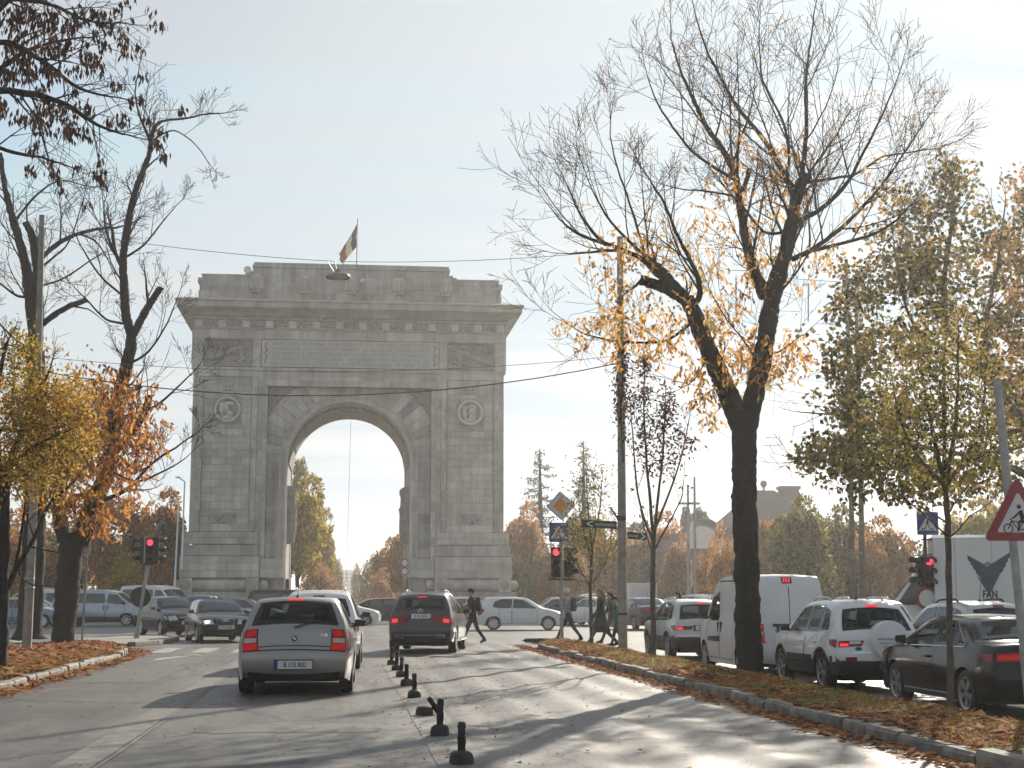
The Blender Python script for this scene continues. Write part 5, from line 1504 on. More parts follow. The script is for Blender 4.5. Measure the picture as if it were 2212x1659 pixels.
# --- second lane on the right
c8, b8 = build_car('suv', 'silver estate with black roof rails behind the black saloon', 'car', P_LSILVER, (13.0, 30.6, ZR), R(2), (0.95, 0.98, 0.98), detail=1, rails=M_TRIM, tail='block', wheels=(5, 'star'), brake=False)
c9, b9 = build_car('suv', 'dark car with black roof rails beside the lettered truck', 'car', P_BLACK, (13.2, 24.6, ZR), R(2), (0.95, 0.95, 0.97), detail=1, rails=M_TRIM, tail='block', wheels=(5, 'star'), brake=False)
c10, b10 = build_car('suv', 'white car roof behind the spare wheel SUV', 'car', P_WHITE, (13.0, 37.2, ZR), R(1), (0.98, 1.0, 1.0), detail=1, rails=P_LSILVER, tail='wide', brake=False)
build_car('hatch', 'grey hatchback ahead in the second right lane', 'car', P_BLUEGREY, (13.0, 43.0, ZR * .9), R(1), (1, 1, 1.02), detail=1)
# --- crossing and roundabout traffic
SIDE = lambda u, Y: at(u, 1291, Y).x
def put(kind, label, p, u, Y, heading, scale=(1, 1, 1), detail=1, cat='car', **k):
    k.setdefault('brake', False)
    return build_car(kind, label, cat, p, (SIDE(u, Y), Y, 0), R(heading), scale, detail=detail, **k)
c11, b11 = put('hatch', 'white hatchback crossing to the right beyond the pedestrians', P_WHITE, 1124, 70.0, -98, (0.97, 0.955, 1.05), wheels=(7, 'cover'), interior=False)
put('sedan', 'black saloon crossing to the right beneath the arch opening', P_BLACK, 838, 88, -93, (1.0, 1.05, 1.02))
put('hatch', 'white car whose nose shows beyond the white SUV', P_WHITE, 738, 83, -95, (1.0, 1.0, 1.0))
put('bus', 'black people carrier behind the silver hatchback roof', P_BLACK, 632, 86, -92, (1.0, 1.0, 0.98), name='minivan', cat='van')
put('hatch', 'dark hatchback behind the grey SUV', P_BLACK, 975, 92, -92, (1.0, 1.05, 1.0))
put('suv', 'white SUV between the grey SUV and the white hatchback', P_WHITE, 1018, 97, -90, (1.0, 1.0, 0.93))
put('suv', 'beige old car right of the white hatchback roof', P_BEIGE, 1196, 90, 88, (0.9, 0.85, 0.92))
put('suv', 'dark blue car with lit tail lamp behind the grey shirted man', P_NAVY, 1240, 84, 38, (0.95, 0.9, 0.96), tail='block')
put('hatch', 'white hatchback with plate behind the woman in black', P_WHITE, 1283, 80, 24, (1.0, 1.0, 1.04), rear_txt='BL 58 IRA', plate_z=0.85, tail='wide')
put('suv', 'white SUV behind the concrete pole', P_WHITE, 1312, 101, -88, (1, 1.05, 1.08))
put('sedan', 'navy blue saloon with white plate right of the concrete pole', P_NAVY, 1388, 70.5, 6, (1.0, 0.95, 1.04), rear_txt='CA 7822 VEA', plate_z=0.62, tail='thin', brake=False, tail_lit=False)
put('hatch', 'white hatchback far behind the navy saloon', P_WHITE, 1450, 88, 70, (1, 1, 1.05))
put('suv', 'pale SUV far right beyond the silver compact SUV', P_WHITE, 1500, 74, 20, (1, 1, 1))
# --- oncoming cars left
c12, b12 = build_car('hatch', 'black hatchback with lit headlamp and four ring badge facing us', 'car', P_BLACK, (-4.45, 53.2, 0), R(180 + 13), (1.03, 1.03, 1.0), detail=1, front='grille', front_txt='CT 06 LNK', headlit='R', wheels=(5, 'twin'), glass=None, roof_ant=False)
for k in range(4):
    g = MB(); cc = b12.C(b12.idx(2.1, 0.66), 0.105 - 0.07 * k, 0.035)
    g.tube([(cc[0] + 0.042 * math.cos(R(a)), cc[1], cc[2] + 0.042 * math.sin(R(a))) for a in range(0, 361, 30)], 0.007, 5); g.build('badge_ring', M_CHROME, c12)
c13, b13 = build_car('hatch', 'black hatchback with silver grille bar behind the round sign', 'car', P_BLACK, (-6.95, 61.6, 0), R(180 + 24), (1.02, 0.97, 1.07), detail=1, front_txt='IL 17 WEB', wheels=(5, 'cover'), roof_ant=False)
g = MB(); cc = b13.C(b13.idx(2.05, 0.68), 0, 0.03); g.poly([(cc[0] - .09, cc[1], cc[2] + .06), (cc[0] + .09, cc[1], cc[2] + .06), (cc[0] + .05, cc[1], cc[2] - .06), (cc[0] - .05, cc[1], cc[2] - .06)], (0, 0.01, 0)); g.build('badge', M_CHROME, c13)
put('suv', 'dark blue estate with roof rails behind the oncoming black cars', P_BLUE, 462, 70.0, -97, (0.98, 1.02, 0.93), rails=P_LSILVER)
put('sedan', 'blue grey coupe crossing behind the blue estate', P_BLUEGREY, 520, 78, -95, (1.0, 0.98, 1.03))
put('bus', 'pale blue grey passenger van crossing behind the left tree', paint('pale_blue_grey', (0.40, 0.45, 0.51), 0.3), 222, 82.5, -99, (1.0, 1.0, 0.97), name='passenger_van', cat='van', wheels=(7, 'star'), clad_z=0.52)
put('bus', 'white van with sun on its windscreen above the round sign', P_WHITE, 342, 90, -128, (1.0, 1.0, 1.12), name='white_van', cat='van')
put('sedan', 'silver saloon at the far left behind the concrete post', P_BLUEGREY, 55, 79.5, -101, (1.0, 0.97, 1.02), wheels=(7, 'cover'))
put('van', 'yellow high van facing left behind the concrete post', P_YELLOW, 78, 100, 88, (1.0, 1.25, 1.02), name='yellow_van', cat='van', wheels=(5, 'cover'))
put('hatch', 'grey hatchback between the silver saloon and the yellow van', P_BLUEGREY, 78, 88, -95, (1, 1, 1.05))
put('bus', 'white lorry cab left of the dark left trunk', P_WHITE, 128, 94, -100, (1, .8, 1.0), name='white_van', cat='van')
# --- box truck with wing emblem
tk = empty('box_truck', (18.45, 41.3, ZR), R(72)); tag(tk, 'white box truck with blue wing emblem and FAN lettering at the right edge', 'truck')
g = MB(); g.box((-1.1, -3.4, 1.0), (1.1, 1.6, 3.45)); g.build('cargo_box', P_WHITE, tk, bevel=0.03)
g = MB()
for z in (1.0, 3.38): g.box((-1.12, -3.42, z), (-1.08, 1.62, z + 0.08))
g.build('box_trim', M_CHROME, tk)
prof_c = [(1.62, 0.55), (3.35, 0.55), (3.4, 1.0), (3.3, 1.35), (2.75, 1.55), (2.15, 2.35), (1.9, 2.45), (1.62, 2.45)]
g = MB(); g.poly([(-0.95, y, z) for y, z in prof_c], (1.9, 0, 0)); fix_normals(g.build('cab', P_WHITE, tk, bevel=0.05))
g = MB(); g.poly([(-0.97, y, z) for y, z in [(1.8, 1.5), (2.65, 1.5), (2.12, 2.25), (1.8, 2.25)]], (0.01, 0, 0)); fix_normals(g.build('side_window', G_DARK, tk))
g = MB(); g.add([(-0.85, 2.78, 1.58), (0.85, 2.78, 1.58), (0.85, 2.20, 2.34), (-0.85, 2.20, 2.34)], [(0, 1, 2, 3)]); g.build('windshield', G_DARK, tk)
g = MB(); g.box((-0.8, -3.3, 0.5), (0.8, 1.6, 0.98)); g.build('chassis', M_UNDER, tk)
to, ro = wheel_meshes(0.36, 0.21, 5, 'cover')
for y in (-2.2, 2.5):
    for s in (-1, 1):
        w_ = bpy.data.objects.new('wheel', to.data); link(w_, tk); w_.location = (s * 0.9, y, 0.36); w_.rotation_euler = (0, 0, 0 if s > 0 else math.pi)
        r_ = bpy.data.objects.new('rim', ro.data); link(r_, w_)
for k in range(5):
    g = MB(); y = -3.0 + k * 1.0; g.box((-1.104, y, 1.08), (-1.100, y + .018, 3.38)); g.build('panel_seam', M_LSEAM if False else mat('seam_grey', (0.35, 0.35, 0.36), 0.6), tk)
for y in (-3.2, -0.9, 1.4):
    g = MB(); g.box((-1.125, y, 1.0), (-1.10, y + .12, 1.05)); g.build('marker_lamp', M_AMBER, tk)
M_EMB = mat('emblem_blue', (0.045, 0.075, 0.13), 0.5, var=0.25, scale=3); M_EMB2 = mat('emblem_light', (0.22, 0.30, 0.40), 0.5)
emb = empty('emblem', (0, 0, 0)); emb.parent = tk
EY, EZ, ES = 0.12, 2.42, 0.77        # emblem centre on the left face (x = -1.1); +y of the truck is left in the picture
def emb_poly(nm, pts, m, dx=0.0):
    g = MB(); g.add([(-1.106 - dx, EY - u * ES, EZ + v * ES) for u, v in pts], [tuple(range(len(pts)))]); fix_normals(g.build(nm, m, emb))
for k in range(4):
    o_ = 0.085 * k
    emb_poly('wing_bar', [(-0.72 + o_, 0.62 - o_ * 1.75), (-0.05, 0.18 - o_ * 1.9), (-0.05, -0.02 - o_ * 1.9), (-0.70 + o_, 0.42 - o_ * 1.75)], M_EMB, .001 * k)
    emb_poly('wing_bar', [(0.80 - o_, 0.72 - o_ * 1.9), (-0.05, 0.18 - o_ * 1.9), (-0.05, -0.02 - o_ * 1.9), (0.78 - o_, 0.52 - o_ * 1.9)], M_EMB, .001 * k)
emb_poly('wing_tip', [(-0.42, -0.14), (-0.05, -0.42), (0.40, -0.08), (0.0, -0.86)], M_EMB, .005)
emb_poly('wing_light', [(-0.72, 0.62), (-0.05, 0.24), (-0.05, 0.18)], M_EMB2, .006); emb_poly('wing_light', [(-0.2, 0.28), (0.0, 0.38), (0.15, 0.30), (-0.05, 0.2)], M_EMB2, .006)
text('truck_lettering', 'FAN', 0.30, M_INK, tk, (-1.106, EY - 0.02, 1.78), (math.pi / 2, 0, -math.pi / 2), bold=0.01, sx=0.72)
for o in [x for x in bpy.data.objects if x.location.z < -40]:
    for ch in list(o.children): bpy.data.objects.remove(ch)
    bpy.data.objects.remove(o)
# ------------------------------------------------------------------ trees
M_BARK = mat('bark', (0.020, 0.017, 0.0155), 0.95, var=0.6, scale=14, bump=1.0, bscale=26, hue=(0.04, 0.034, 0.031), streak=0.6)
M_BARK_PALE = mat('young_bark', (0.09, 0.072, 0.055), 0.9, var=0.4, scale=9, bump=0.6, bscale=25)
M_TWIG = mat('twig', (0.026, 0.020, 0.018), 0.9, var=0.3)
LF_ORANGE = leaf_mat('leaf_orange', [(0.34, 0.14, 0.03), (0.60, 0.30, 0.06), (0.74, 0.44, 0.12), (0.78, 0.54, 0.20)], transl=0.6)
LF_RUST = leaf_mat('leaf_rust', [(0.18, 0.09, 0.03), (0.36, 0.17, 0.055), (0.52, 0.27, 0.09), (0.58, 0.35, 0.13)], transl=0.5)
LF_PINK = leaf_mat('leaf_pink_brown', [(0.24, 0.13, 0.07), (0.42, 0.23, 0.12), (0.58, 0.34, 0.16), (0.62, 0.42, 0.20)], transl=0.5)
LF_YELLOW = leaf_mat('leaf_yellow', [(0.16, 0.14, 0.03), (0.32, 0.25, 0.04), (0.50, 0.36, 0.06), (0.58, 0.44, 0.09)], transl=0.5)
LF_OLIVE = leaf_mat('leaf_olive', [(0.06, 0.068, 0.025), (0.13, 0.12, 0.035), (0.27, 0.22, 0.06), (0.48, 0.35, 0.09)], transl=0.48)
LF_GREEN = leaf_mat('leaf_green', [(0.03, 0.045, 0.022), (0.055, 0.075, 0.03), (0.10, 0.115, 0.045), (0.16, 0.15, 0.06)], transl=0.35)
LF_BROWN = leaf_mat('leaf_dry_brown', [(0.025, 0.012, 0.010), (0.06, 0.024, 0.016), (0.12, 0.05, 0.028)], transl=0.28)
LF_WINE = leaf_mat('leaf_wine', [(0.04, 0.012, 0.012), (0.10, 0.025, 0.02), (0.16, 0.05, 0.035), (0.12, 0.09, 0.04)], transl=0.35)
LF_NEEDLE = leaf_mat('needles', [(0.025, 0.035, 0.03), (0.045, 0.06, 0.05)], transl=0.2)

def spline(pts, sub=4, jit=0.0, r=None):
    """Catmull-Rom through the points, slightly crooked"""
    pts = [Vector(p) for p in pts]; out = []
    for i in range(len(pts) - 1):
        p0 = pts[max(0, i - 1)]; p1 = pts[i]; p2 = pts[i + 1]; p3 = pts[min(len(pts) - 1, i + 2)]
        for k in range(sub):
            t = k / sub
            q = 0.5 * ((2 * p1) + (p2 - p0) * t + (2 * p0 - 5 * p1 + 4 * p2 - p3) * t * t + (3 * p1 - p0 - 3 * p2 + p3) * t ** 3)
            if jit and r and out: q += Vector((r.uniform(-1, 1), r.uniform(-1, 1), r.uniform(-1, 1))) * jit
            out.append(q)
    out.append(pts[-1]); return out
def rvec(r):
    while True:
        v = Vector((r.uniform(-1, 1), r.uniform(-1, 1), r.uniform(-1, 1)))
        if 0.05 < v.length < 1: return v.normalized()
def twig(g, r, p, d, L, rad, depth, tips, up=0.35, wob=0.25, kids=(3, 6), sides=(5, 4, 3, 3), ratio=(0.4, 0.7), minr=0.004):
    """one branch with its side shoots; tips collects (point, direction)"""
    n = max(3, int(L / 0.28)); n = min(n, 9); pts = [p.copy()]; dirs = []; q = p.copy(); d = d.normalized()
    for i in range(n):
        d = (d + rvec(r) * wob * 0.5 + Vector((0, 0, up * 0.3))).normalized(); q = q + d * (L / n); pts.append(q.copy()); dirs.append(d.copy())
    rads = [max(minr, rad * (1 - 0.78 * i / n)) for i in range(n + 1)]
    g.tube(pts, rads, sides[min(3, 3 - depth)] if depth <= 3 else 6, cap=False)
    tips.append((pts[-1], d, depth))
    if depth <= 0: return
    k = r.randint(*kids)
    for j in range(k):
        t = 0.2 + 0.78 * (j + r.random()) / k; i = min(n - 1, int(t * n)); b = pts[i].lerp(pts[i + 1], t * n - i)
        side = dirs[i].cross(rvec(r)).normalized()
        cd = (dirs[i] * r.uniform(0.5, 1.0) + side * r.uniform(0.5, 0.95)).normalized()
        twig(g, r, b, cd, L * r.uniform(*ratio) * (1.15 - 0.5 * t), rads[i] * 0.62, depth - 1, tips, up, wob, kids, sides, ratio, minr)
def leaflet(g, r, p, d, L, w):
    n = rvec(r); s = d.cross(n)
    if s.length < 1e-3: return
    s.normalize(); nn = s.cross(d).normalized()
    a = p; m1 = p + d * L * 0.45 + s * w / 2 + nn * w * 0.18; m2 = p + d * L * 0.45 - s * w / 2 + nn * w * 0.18; e = p + d * L
    b = len(g.v)
    g.v += [tuple(a), tuple(m1), tuple(e), tuple(m2)]; g.f += [(b, b + 1, b + 2), (b, b + 2, b + 3)]; g.m += [0, 0]
def compound(g, r, p, L=0.32, n=7, droop=0.6, leaf=0.11):
    """feather-shaped leaf with hanging leaflets"""
    d = rvec(r); d.z = -abs(d.z) * droop - 0.15; d.normalize()
    for k in range(n):
        t = k / (n - 1); q = p + d * L * t + Vector((0, 0, -0.06 * t * t))
        ld = (d * 0.45 + rvec(r) * 0.65 + Vector((0, 0, -0.55))).normalized()
        leaflet(g, r, q, ld, leaf * r.uniform(0.75, 1.2), leaf * 0.5)
def limb_pts(px, Y):
    return [at(u, v, Y + (dy[0] if dy else 0)) for u, v, *dy in px]
def make_limbs(root, limbs, Y, r, bark, sub=4, tsub=12):
    """limbs: (pixel polyline, start radius, end radius); first one is the trunk"""
    out = []
    for k, (px, r0, r1) in enumerate(limbs):
        pts = spline(limb_pts(px, Y), tsub if r0 > 0.12 else sub, 0.008, r)
        n = len(pts); rads = [r0 + (r1 - r0) * i / (n - 1) for i in range(n)]
        if k == 0: rads[0] *= 1.5; rads[1] *= 1.16; rads[2] *= 1.05
        g = MB(); g.tube(pts, [q * r.uniform(0.94, 1.06) for q in rads], 22 if r0 > 0.12 else 8)
        if r0 > 0.06: g.roughen(min(0.05, r0 * 0.16), 6.0); g.roughen(min(0.02, r0 * 0.08), 22.0)
        g.build('trunk' if k == 0 else 'limb', bark, root, smooth=True)
        out.append((pts, rads))
    return out
def crown_twigs(root, lim, r, per_m, L, depth, up=0.35, kids=(3, 6), start=0.25, out_c=None, skip0=True, name='twigs', minr=0.004, ratio=(0.4, 0.7), wob=0.25):
    g = MB(); tips = []
    for k, (pts, rads) in enumerate(lim):
        if skip0 and k == 0: continue
        tot = sum((b - a).length for a, b in zip(pts[:-1], pts[1:])); n = max(1, int(tot * per_m))
        for j in range(n):
            t = start + (1 - start) * (j + r.random()) / n; f = t * (len(pts) - 1); i = min(len(pts) - 2, int(f))
            p = pts[i].lerp(pts[i + 1], f - i); ax = (pts[i + 1] - pts[i]).normalized()
            s = ax.cross(rvec(r)).normalized()
            d = (ax * r.uniform(0.25, 0.8) + s * r.uniform(0.5, 1.0) + Vector((0, 0, up))).normalized()
            twig(g, r, p, d, L * r.uniform(0.6, 1.25) * (1.12 - 0.42 * t), min(rads[i] * 0.45, 0.035), depth, tips, up, wob, kids, ratio=ratio, minr=minr)
        # leader
        d = (pts[-1] - pts[-2]).normalized()
        if rads[-1] < 0.06:
            twig(g, r, pts[-1], d, L * 0.5, rads[-1], depth, tips, up, wob, kids, ratio=ratio, minr=minr)
    o = g.build(name, M_TWIG, root); tag(o, kind='stuff')
    return tips

def T(px, r0, r1): return (px, r0, r1)
# --- the big ash-leaved tree on the right median
r = random.Random(21)
TY = 28.85
bt = empty('bare_tree', at(1622, 1455, TY) * 1.0); bt.location = (0, 0, 0)
tag(bt, 'large half bare tree with orange leaves and forked dark trunk on the right median', 'tree')
LB = [T([(1624, 1462), (1618, 1380), (1613, 1250), (1609, 1100), (1607, 1000), (1606, 900)], 0.255, 0.24),
      T([(1612, 925), (1634, 830), (1652, 745), (1660, 690), (1669, 640), (1688, 575), (1702, 520), (1716, 455), (1728, 400), (1745, 378)], 0.215, 0.10),
      T([(1600, 920), (1572, 850), (1545, 790), (1522, 735), (1500, 680), (1486, 650)], 0.21, 0.15),
      T([(1490, 655), (1462, 635), (1430, 618), (1405, 612), (1384, 605)], 0.14, 0.10),
      T([(1480, 645), (1450, 610), (1420, 578), (1388, 555)], 0.12, 0.09),
      T([(1494, 660), (1512, 640), (1507, 600, -.3), (1490, 560, -.6), (1460, 500, -.8), (1440, 450, -1.), (1405, 390, -1.2)], 0.070, 0.017),
      T([(1425, 590), (1390, 560, .3), (1340, 538, .5), (1300, 520, .6), (1265, 480, .8), (1240, 435, 1), (1225, 400, 1.2)], 0.059, 0.015),
      T([(1440, 610), (1400, 575, .6), (1385, 520, .9), (1360, 440, 1.2), (1330, 350, 1.5), (1318, 290, 1.6)], 0.042, 0.013),
      T([(1650, 640), (1625, 570, .3), (1608, 505, .5), (1598, 440, .6), (1590, 385, .7), (1565, 330, .8), (1530, 280, .9), (1500, 220, 1.0), (1470, 150, 1.1), (1450, 80, 1.2)], 0.123, 0.013),
      T([(1600, 420), (1612, 392), (1618, 366)], 0.049, 0.055),
      T([(1705, 500), (1650, 500, -.3), (1590, 430, -.6), (1540, 415, -.8), (1480, 410, -1.)], 0.035, 0.013),
      T([(1722, 420), (1690, 370, .5), (1650, 300, .8), (1600, 240, 1.1), (1555, 165, 1.4), (1520, 90, 1.5), (1500, 20, 1.6)], 0.066, 0.012),
      T([(1730, 400), (1738, 330, -.3), (1742, 260, -.5), (1740, 190, -.6), (1748, 110, -.6), (1760, 20, -.7)], 0.059, 0.012),
      T([(1722, 440), (1700, 390, -.5), (1705, 330, -.8), (1690, 260, -1.1), (1650, 180, -1.3), (1640, 100, -1.4)], 0.042, 0.012),
      T([(1712, 560), (1760, 535, .2), (1820, 490, .4), (1870, 440, .7), (1920, 380, 1.0), (1960, 320, 1.2), (2000, 260, 1.4)], 0.059, 0.013),
      T([(1722, 480), (1775, 450, -.4), (1830, 395, -.8), (1860, 340, -1.0), (1900, 260, -1.2), (1935, 180, -1.4)], 0.056, 0.013),
      T([(1738, 395), (1800, 385, .3), (1850, 375, .5), (1905, 340, .8), (1960, 330, 1.0), (2030, 320, 1.2)], 0.038, 0.011),
      T([(1310, 528), (1250, 505, .3), (1215, 480, .5), (1190, 450, .6)], 0.04, 0.010), T([(1340, 540), (1270, 545, -.3), (1225, 548, -.5)], 0.035, 0.010), T([(1400, 560), (1320, 480, -.8), (1275, 400, -1.1)], 0.04, 0.011), T([(1590, 390), (1500, 330, 1.2), (1430, 240, 1.5), (1400, 170, 1.6)], 0.04, 0.011), T([(1760, 540), (1900, 500, -1.), (1970, 440, -1.4)], 0.045, 0.011),
      T([(1490, 700), (1440, 735, .4), (1380, 740, .5), (1320, 735, .7), (1260, 720, .9), (1215, 690, 1.)], 0.032, 0.009),
      T([(1640, 790), (1610, 740, -.5), (1570, 690, -.9), (1540, 640, -1.2)], 0.021, 0.009),
      T([(1530, 770), (1500, 820, .5), (1470, 840, .8)], 0.017, 0.007),
      T([(1648, 760), (1680, 760, -.3), (1710, 740, -.5), (1740, 720, -.6)], 0.021, 0.007)]
lim = make_limbs(bt, LB, TY, r, M_BARK, 5)
# stub rings are cut flat; fine shoots grow from all upper limbs
tips = crown_twigs(bt, [l for i, l in enumerate(lim) if i not in (0, 1, 2, 3, 4, 9)], r, 1.9, 2.05, 2, up=0.36, kids=(4, 6), start=0.12, skip0=False, minr=0.0042, ratio=(0.42, 0.72), wob=0.24)
tips += crown_twigs(bt, [lim[1]], r, 2.4, 2.0, 2, up=0.35, kids=(5, 8), start=0.40, skip0=False, minr=0.0042)
tips += crown_twigs(bt, [lim[2], lim[3], lim[4]], r, 1.6, 0.8, 2, up=0.2, kids=(3, 5), start=0.3, skip0=False, minr=0.0042)
g = MB()
CL = [(1240, 705, 30, 8), (1290, 715, 45, 9), (1340, 715, 45, 14), (1330, 650, 45, 14), (1330, 590, 45, 11), (1390, 700, 45, 14), (1400, 650, 45, 12), (1350, 760, 30, 3), (1450, 720, 45, 16), (1420, 740, 40, 9), (1480, 690, 40, 12),
      (1540, 700, 38, 14), (1560, 660, 40, 16), (1545, 585, 22, 6), (1430, 560, 40, 12), (1380, 520, 45, 12), (1490, 575, 40, 10), (1340, 525, 45, 10), (1290, 560, 40, 8), (1500, 530, 30, 5),
      (1600, 770, 40, 20), (1570, 800, 38, 16), (1620, 740, 40, 14), (1650, 800, 34, 14), (1700, 740, 38, 14), (1720, 770, 30, 12), (1680, 800, 30, 10), (1520, 850, 34, 16), (1500, 800, 30, 12), (1540, 890, 22, 6), (1610, 700, 40, 10),
      (1610, 620, 28, 6), (1650, 560, 30, 6), (1600, 560, 40, 8), (1640, 490, 40, 9), (1570, 400, 40, 8), (1600, 330, 40, 8), (1680, 430, 50, 10), (1650, 380, 50, 9), (1700, 330, 50, 7), (1760, 560, 28, 8), (1790, 530, 25, 5), (1720, 610, 30, 4), (1850, 440, 60, 6), (1900, 420, 60, 5), (1560, 470, 50, 8), (1480, 480, 50, 6), (1690, 370, 40, 7), (1590, 330, 60, 5)]
for u, v, rad, n in CL:
    for k in range(int(n * 1.7)):
        p = at(u + r.gauss(0, rad * 0.65), v + r.gauss(0, rad * 0.6), TY + r.gauss(0, 0.8)); compound(g, r, p, 0.26, 6, leaf=0.115)
for p, d, dep in tips:
    if r.random() < 0.16: compound(g, r, p, 0.12, 3, leaf=0.06)
o = g.build('leaves', LF_ORANGE, bt); tag(o, kind='stuff')

# --- old tree on the left median
r = random.Random(33)
TL = 44.4
lt = empty('bare_tree'); tag(lt, 'dark tree with cut limbs and orange foliage at the base on the left median', 'tree')
LL = [T([(133, 1408), (141, 1320), (150, 1230), (157, 1150)], 0.31, 0.36),
      T([(172, 1175), (196, 1100), (222, 1045), (237, 985), (243, 925), (252, 870), (268, 810), (280, 760), (287, 715)], 0.27, 0.15),
      T([(140, 1170), (128, 1110), (124, 1060), (130, 990), (122, 930)], 0.22, 0.10),
      T([(285, 730), (272, 680), (268, 610), (266, 560), (274, 500), (285, 440), (305, 380), (322, 335), (327, 300)], 0.15, 0.06),
      T([(288, 722), (310, 680), (328, 650), (348, 620)], 0.13, 0.09),
      T([(322, 665), (318, 640), (316, 615)], 0.05, 0.03),
      T([(326, 310), (332, 285, .3), (350, 262, .5), (400, 256, .7), (440, 247, .9), (475, 245, 1.1)], 0.055, 0.02),
      T([(326, 310), (312, 275, -.3), (300, 245, -.5), (292, 200, -.6), (300, 150, -.6)], 0.05, 0.015),
      T([(328, 308), (350, 290, -.4), (380, 283, -.6), (420, 310, -.9), (450, 350, -1.)], 0.03, 0.012),
      T([(264, 580), (248, 540, .3), (243, 500, .5)], 0.06, 0.05),
      T([(262, 570), (240, 530, -.4), (228, 490, -.6), (224, 450, -.7)], 0.06, 0.018),
      T([(255, 850), (285, 842), (305, 832)], 0.10, 0.08), T([(240, 985), (290, 925), (312, 890), (324, 855)], 0.13, 0.10), T([(292, 925), (296, 890), (300, 850)], 0.06, 0.03),
      T([(205, 1085), (270, 1060, .5), (330, 1000, .9), (390, 960, 1.2), (430, 930, 1.4)], 0.07, 0.015),
      T([(230, 1010), (290, 1040, -.5), (350, 1020, -.9), (400, 990, -1.2)], 0.05, 0.014),
      T([(245, 905), (330, 880, .4), (390, 830, .8), (430, 790, 1.0)], 0.05, 0.014),
      T([(270, 790), (320, 760, -.4), (360, 700, -.8), (385, 640, -1.0)], 0.045, 0.013),
      T([(262, 560), (310, 530, .4), (350, 480, .8), (385, 440, 1.)], 0.04, 0.012),
      T([(280, 700), (230, 690, .5), (190, 650, .8), (160, 620, 1.)], 0.045, 0.014),
      T([(268, 640), (220, 600, -.5), (180, 540, -.8), (160, 500, -1.)], 0.04, 0.013)]
lim = make_limbs(lt, LL, TL, r, M_BARK, 5)
crown_twigs(lt, [l for i, l in enumerate(lim) if i not in (0, 2, 4, 11, 12)], r, 1.3, 1.5, 2, up=0.35, kids=(3, 6), start=0.2, skip0=False, minr=0.006, ratio=(0.4, 0.75))
g = MB()
for u, v, rad, n in [(215, 870, 55, 40), (240, 930, 55, 45), (280, 950, 45, 36), (190, 960, 50, 40), (230, 1010, 55, 50), (160, 1020, 50, 40), (130, 1080, 45, 40), (190, 1080, 40, 30), (290, 890, 35, 20), (270, 1040, 45, 24), (150, 1110, 30, 20), (215, 1140, 30, 22), (110, 1010, 40, 30), (310, 960, 28, 14), (250, 860, 40, 18), (180, 900, 50, 34), (140, 930, 50, 34)]:
    for k in range(int(n * 2.0)):
        compound(g, r, at(u + r.gauss(0, rad * .8), v - 22 + r.gauss(0, rad * .7), TL - 0.6 + r.gauss(0, 1.1)), 0.36, 7, leaf=0.165)
o = g.build('leaves', leaf_mat('leaf_deep_orange', [(0.12, 0.05, 0.02), (0.36, 0.13, 0.03), (0.58, 0.22, 0.045), (0.70, 0.34, 0.07), (0.70, 0.42, 0.11)], transl=0.5), lt); tag(o, kind='stuff')

# --- second bare tree behind, further left
r = random.Random(41)
T2 = 52.0
l2 = empty('bare_tree'); tag(l2, 'bare tree with thick cut limbs behind the tall concrete post at left', 'tree')
LL2 = [T([(62, 1380), (72, 1200), (78, 1000), (78, 850), (76, 760)], 0.42, 0.30),
       T([(76, 780), (72, 700), (62, 620), (50, 550), (30, 480), (12, 410), (0, 330)], 0.24, 0.07),
       T([(77, 770), (84, 680), (80, 590), (72, 520), (56, 480)], 0.20, 0.12),
       T([(92, 700), (120, 678), (150, 662), (188, 648)], 0.11, 0.09), T([(160, 662), (190, 668), (210, 682)], 0.035, 0.015),
       T([(86, 560), (120, 530, .3), (160, 508, .5), (210, 495, .8), (250, 492, 1.)], 0.10, 0.04), T([(170, 505), (205, 520, -.5), (230, 555, -.8), (250, 600, -1)], 0.04, 0.015),
       T([(74, 640), (40, 640, .4), (10, 620, .7), (-20, 600, 1)], 0.06, 0.02), T([(60, 600), (110, 560, -.5), (150, 520, -.8), (180, 430, -1)], 0.05, 0.015),
       T([(30, 480), (80, 420, .5), (130, 390, .8), (180, 400, 1.2)], 0.05, 0.015), T([(70, 760), (30, 730, .3), (-10, 690, .6)], 0.06, 0.02), T([(80, 620), (140, 600, .5), (200, 560, .8), (240, 540, 1.)], 0.04, 0.014)]
lim = make_limbs(l2, LL2, T2, r, M_BARK, 4)
crown_twigs(l2, lim[1:], r, 1.1, 1.9, 2, up=0.3, kids=(3, 6), start=0.15, skip0=False, minr=0.0075, ratio=(0.4, 0.75))

# --- near left tree with yellow crown (trunk at the picture's edge)
r = random.Random(52)
T3 = 29.0
l3 = empty('yellow_tree'); tag(l3, 'dark trunk at the left edge carrying a dense yellow olive crown', 'tree')
LL3 = [T([(-6, 1492), (-2, 1400), (2, 1250), (4, 1120), (6, 1040)], 0.17, 0.13),
       T([(6, 1290), (40, 1220), (75, 1160), (105, 1090), (150, 1050)], 0.055, 0.02), T([(30, 1240), (45, 1160, .3), (55, 1080, .4), (60, 1000, .5)], 0.04, 0.015),
       T([(6, 1050), (40, 950, .3), (80, 860, .5), (110, 790, .6)], 0.09, 0.02), T([(5, 1060), (-10, 930, -.3), (0, 800, -.4), (20, 730, -.5)], 0.09, 0.02), T([(20, 1010), (80, 960, -.5), (150, 930, -.8)], 0.05, 0.015),
       T([(60, 1180), (110, 1190, .4), (160, 1200, .6)], 0.02, 0.008), T([(40, 1225), (60, 1260, -.3), (130, 1310 - 40, -.5)], 0.02, 0.008)]
lim = make_limbs(l3, LL3, T3, r, M_BARK, 4)
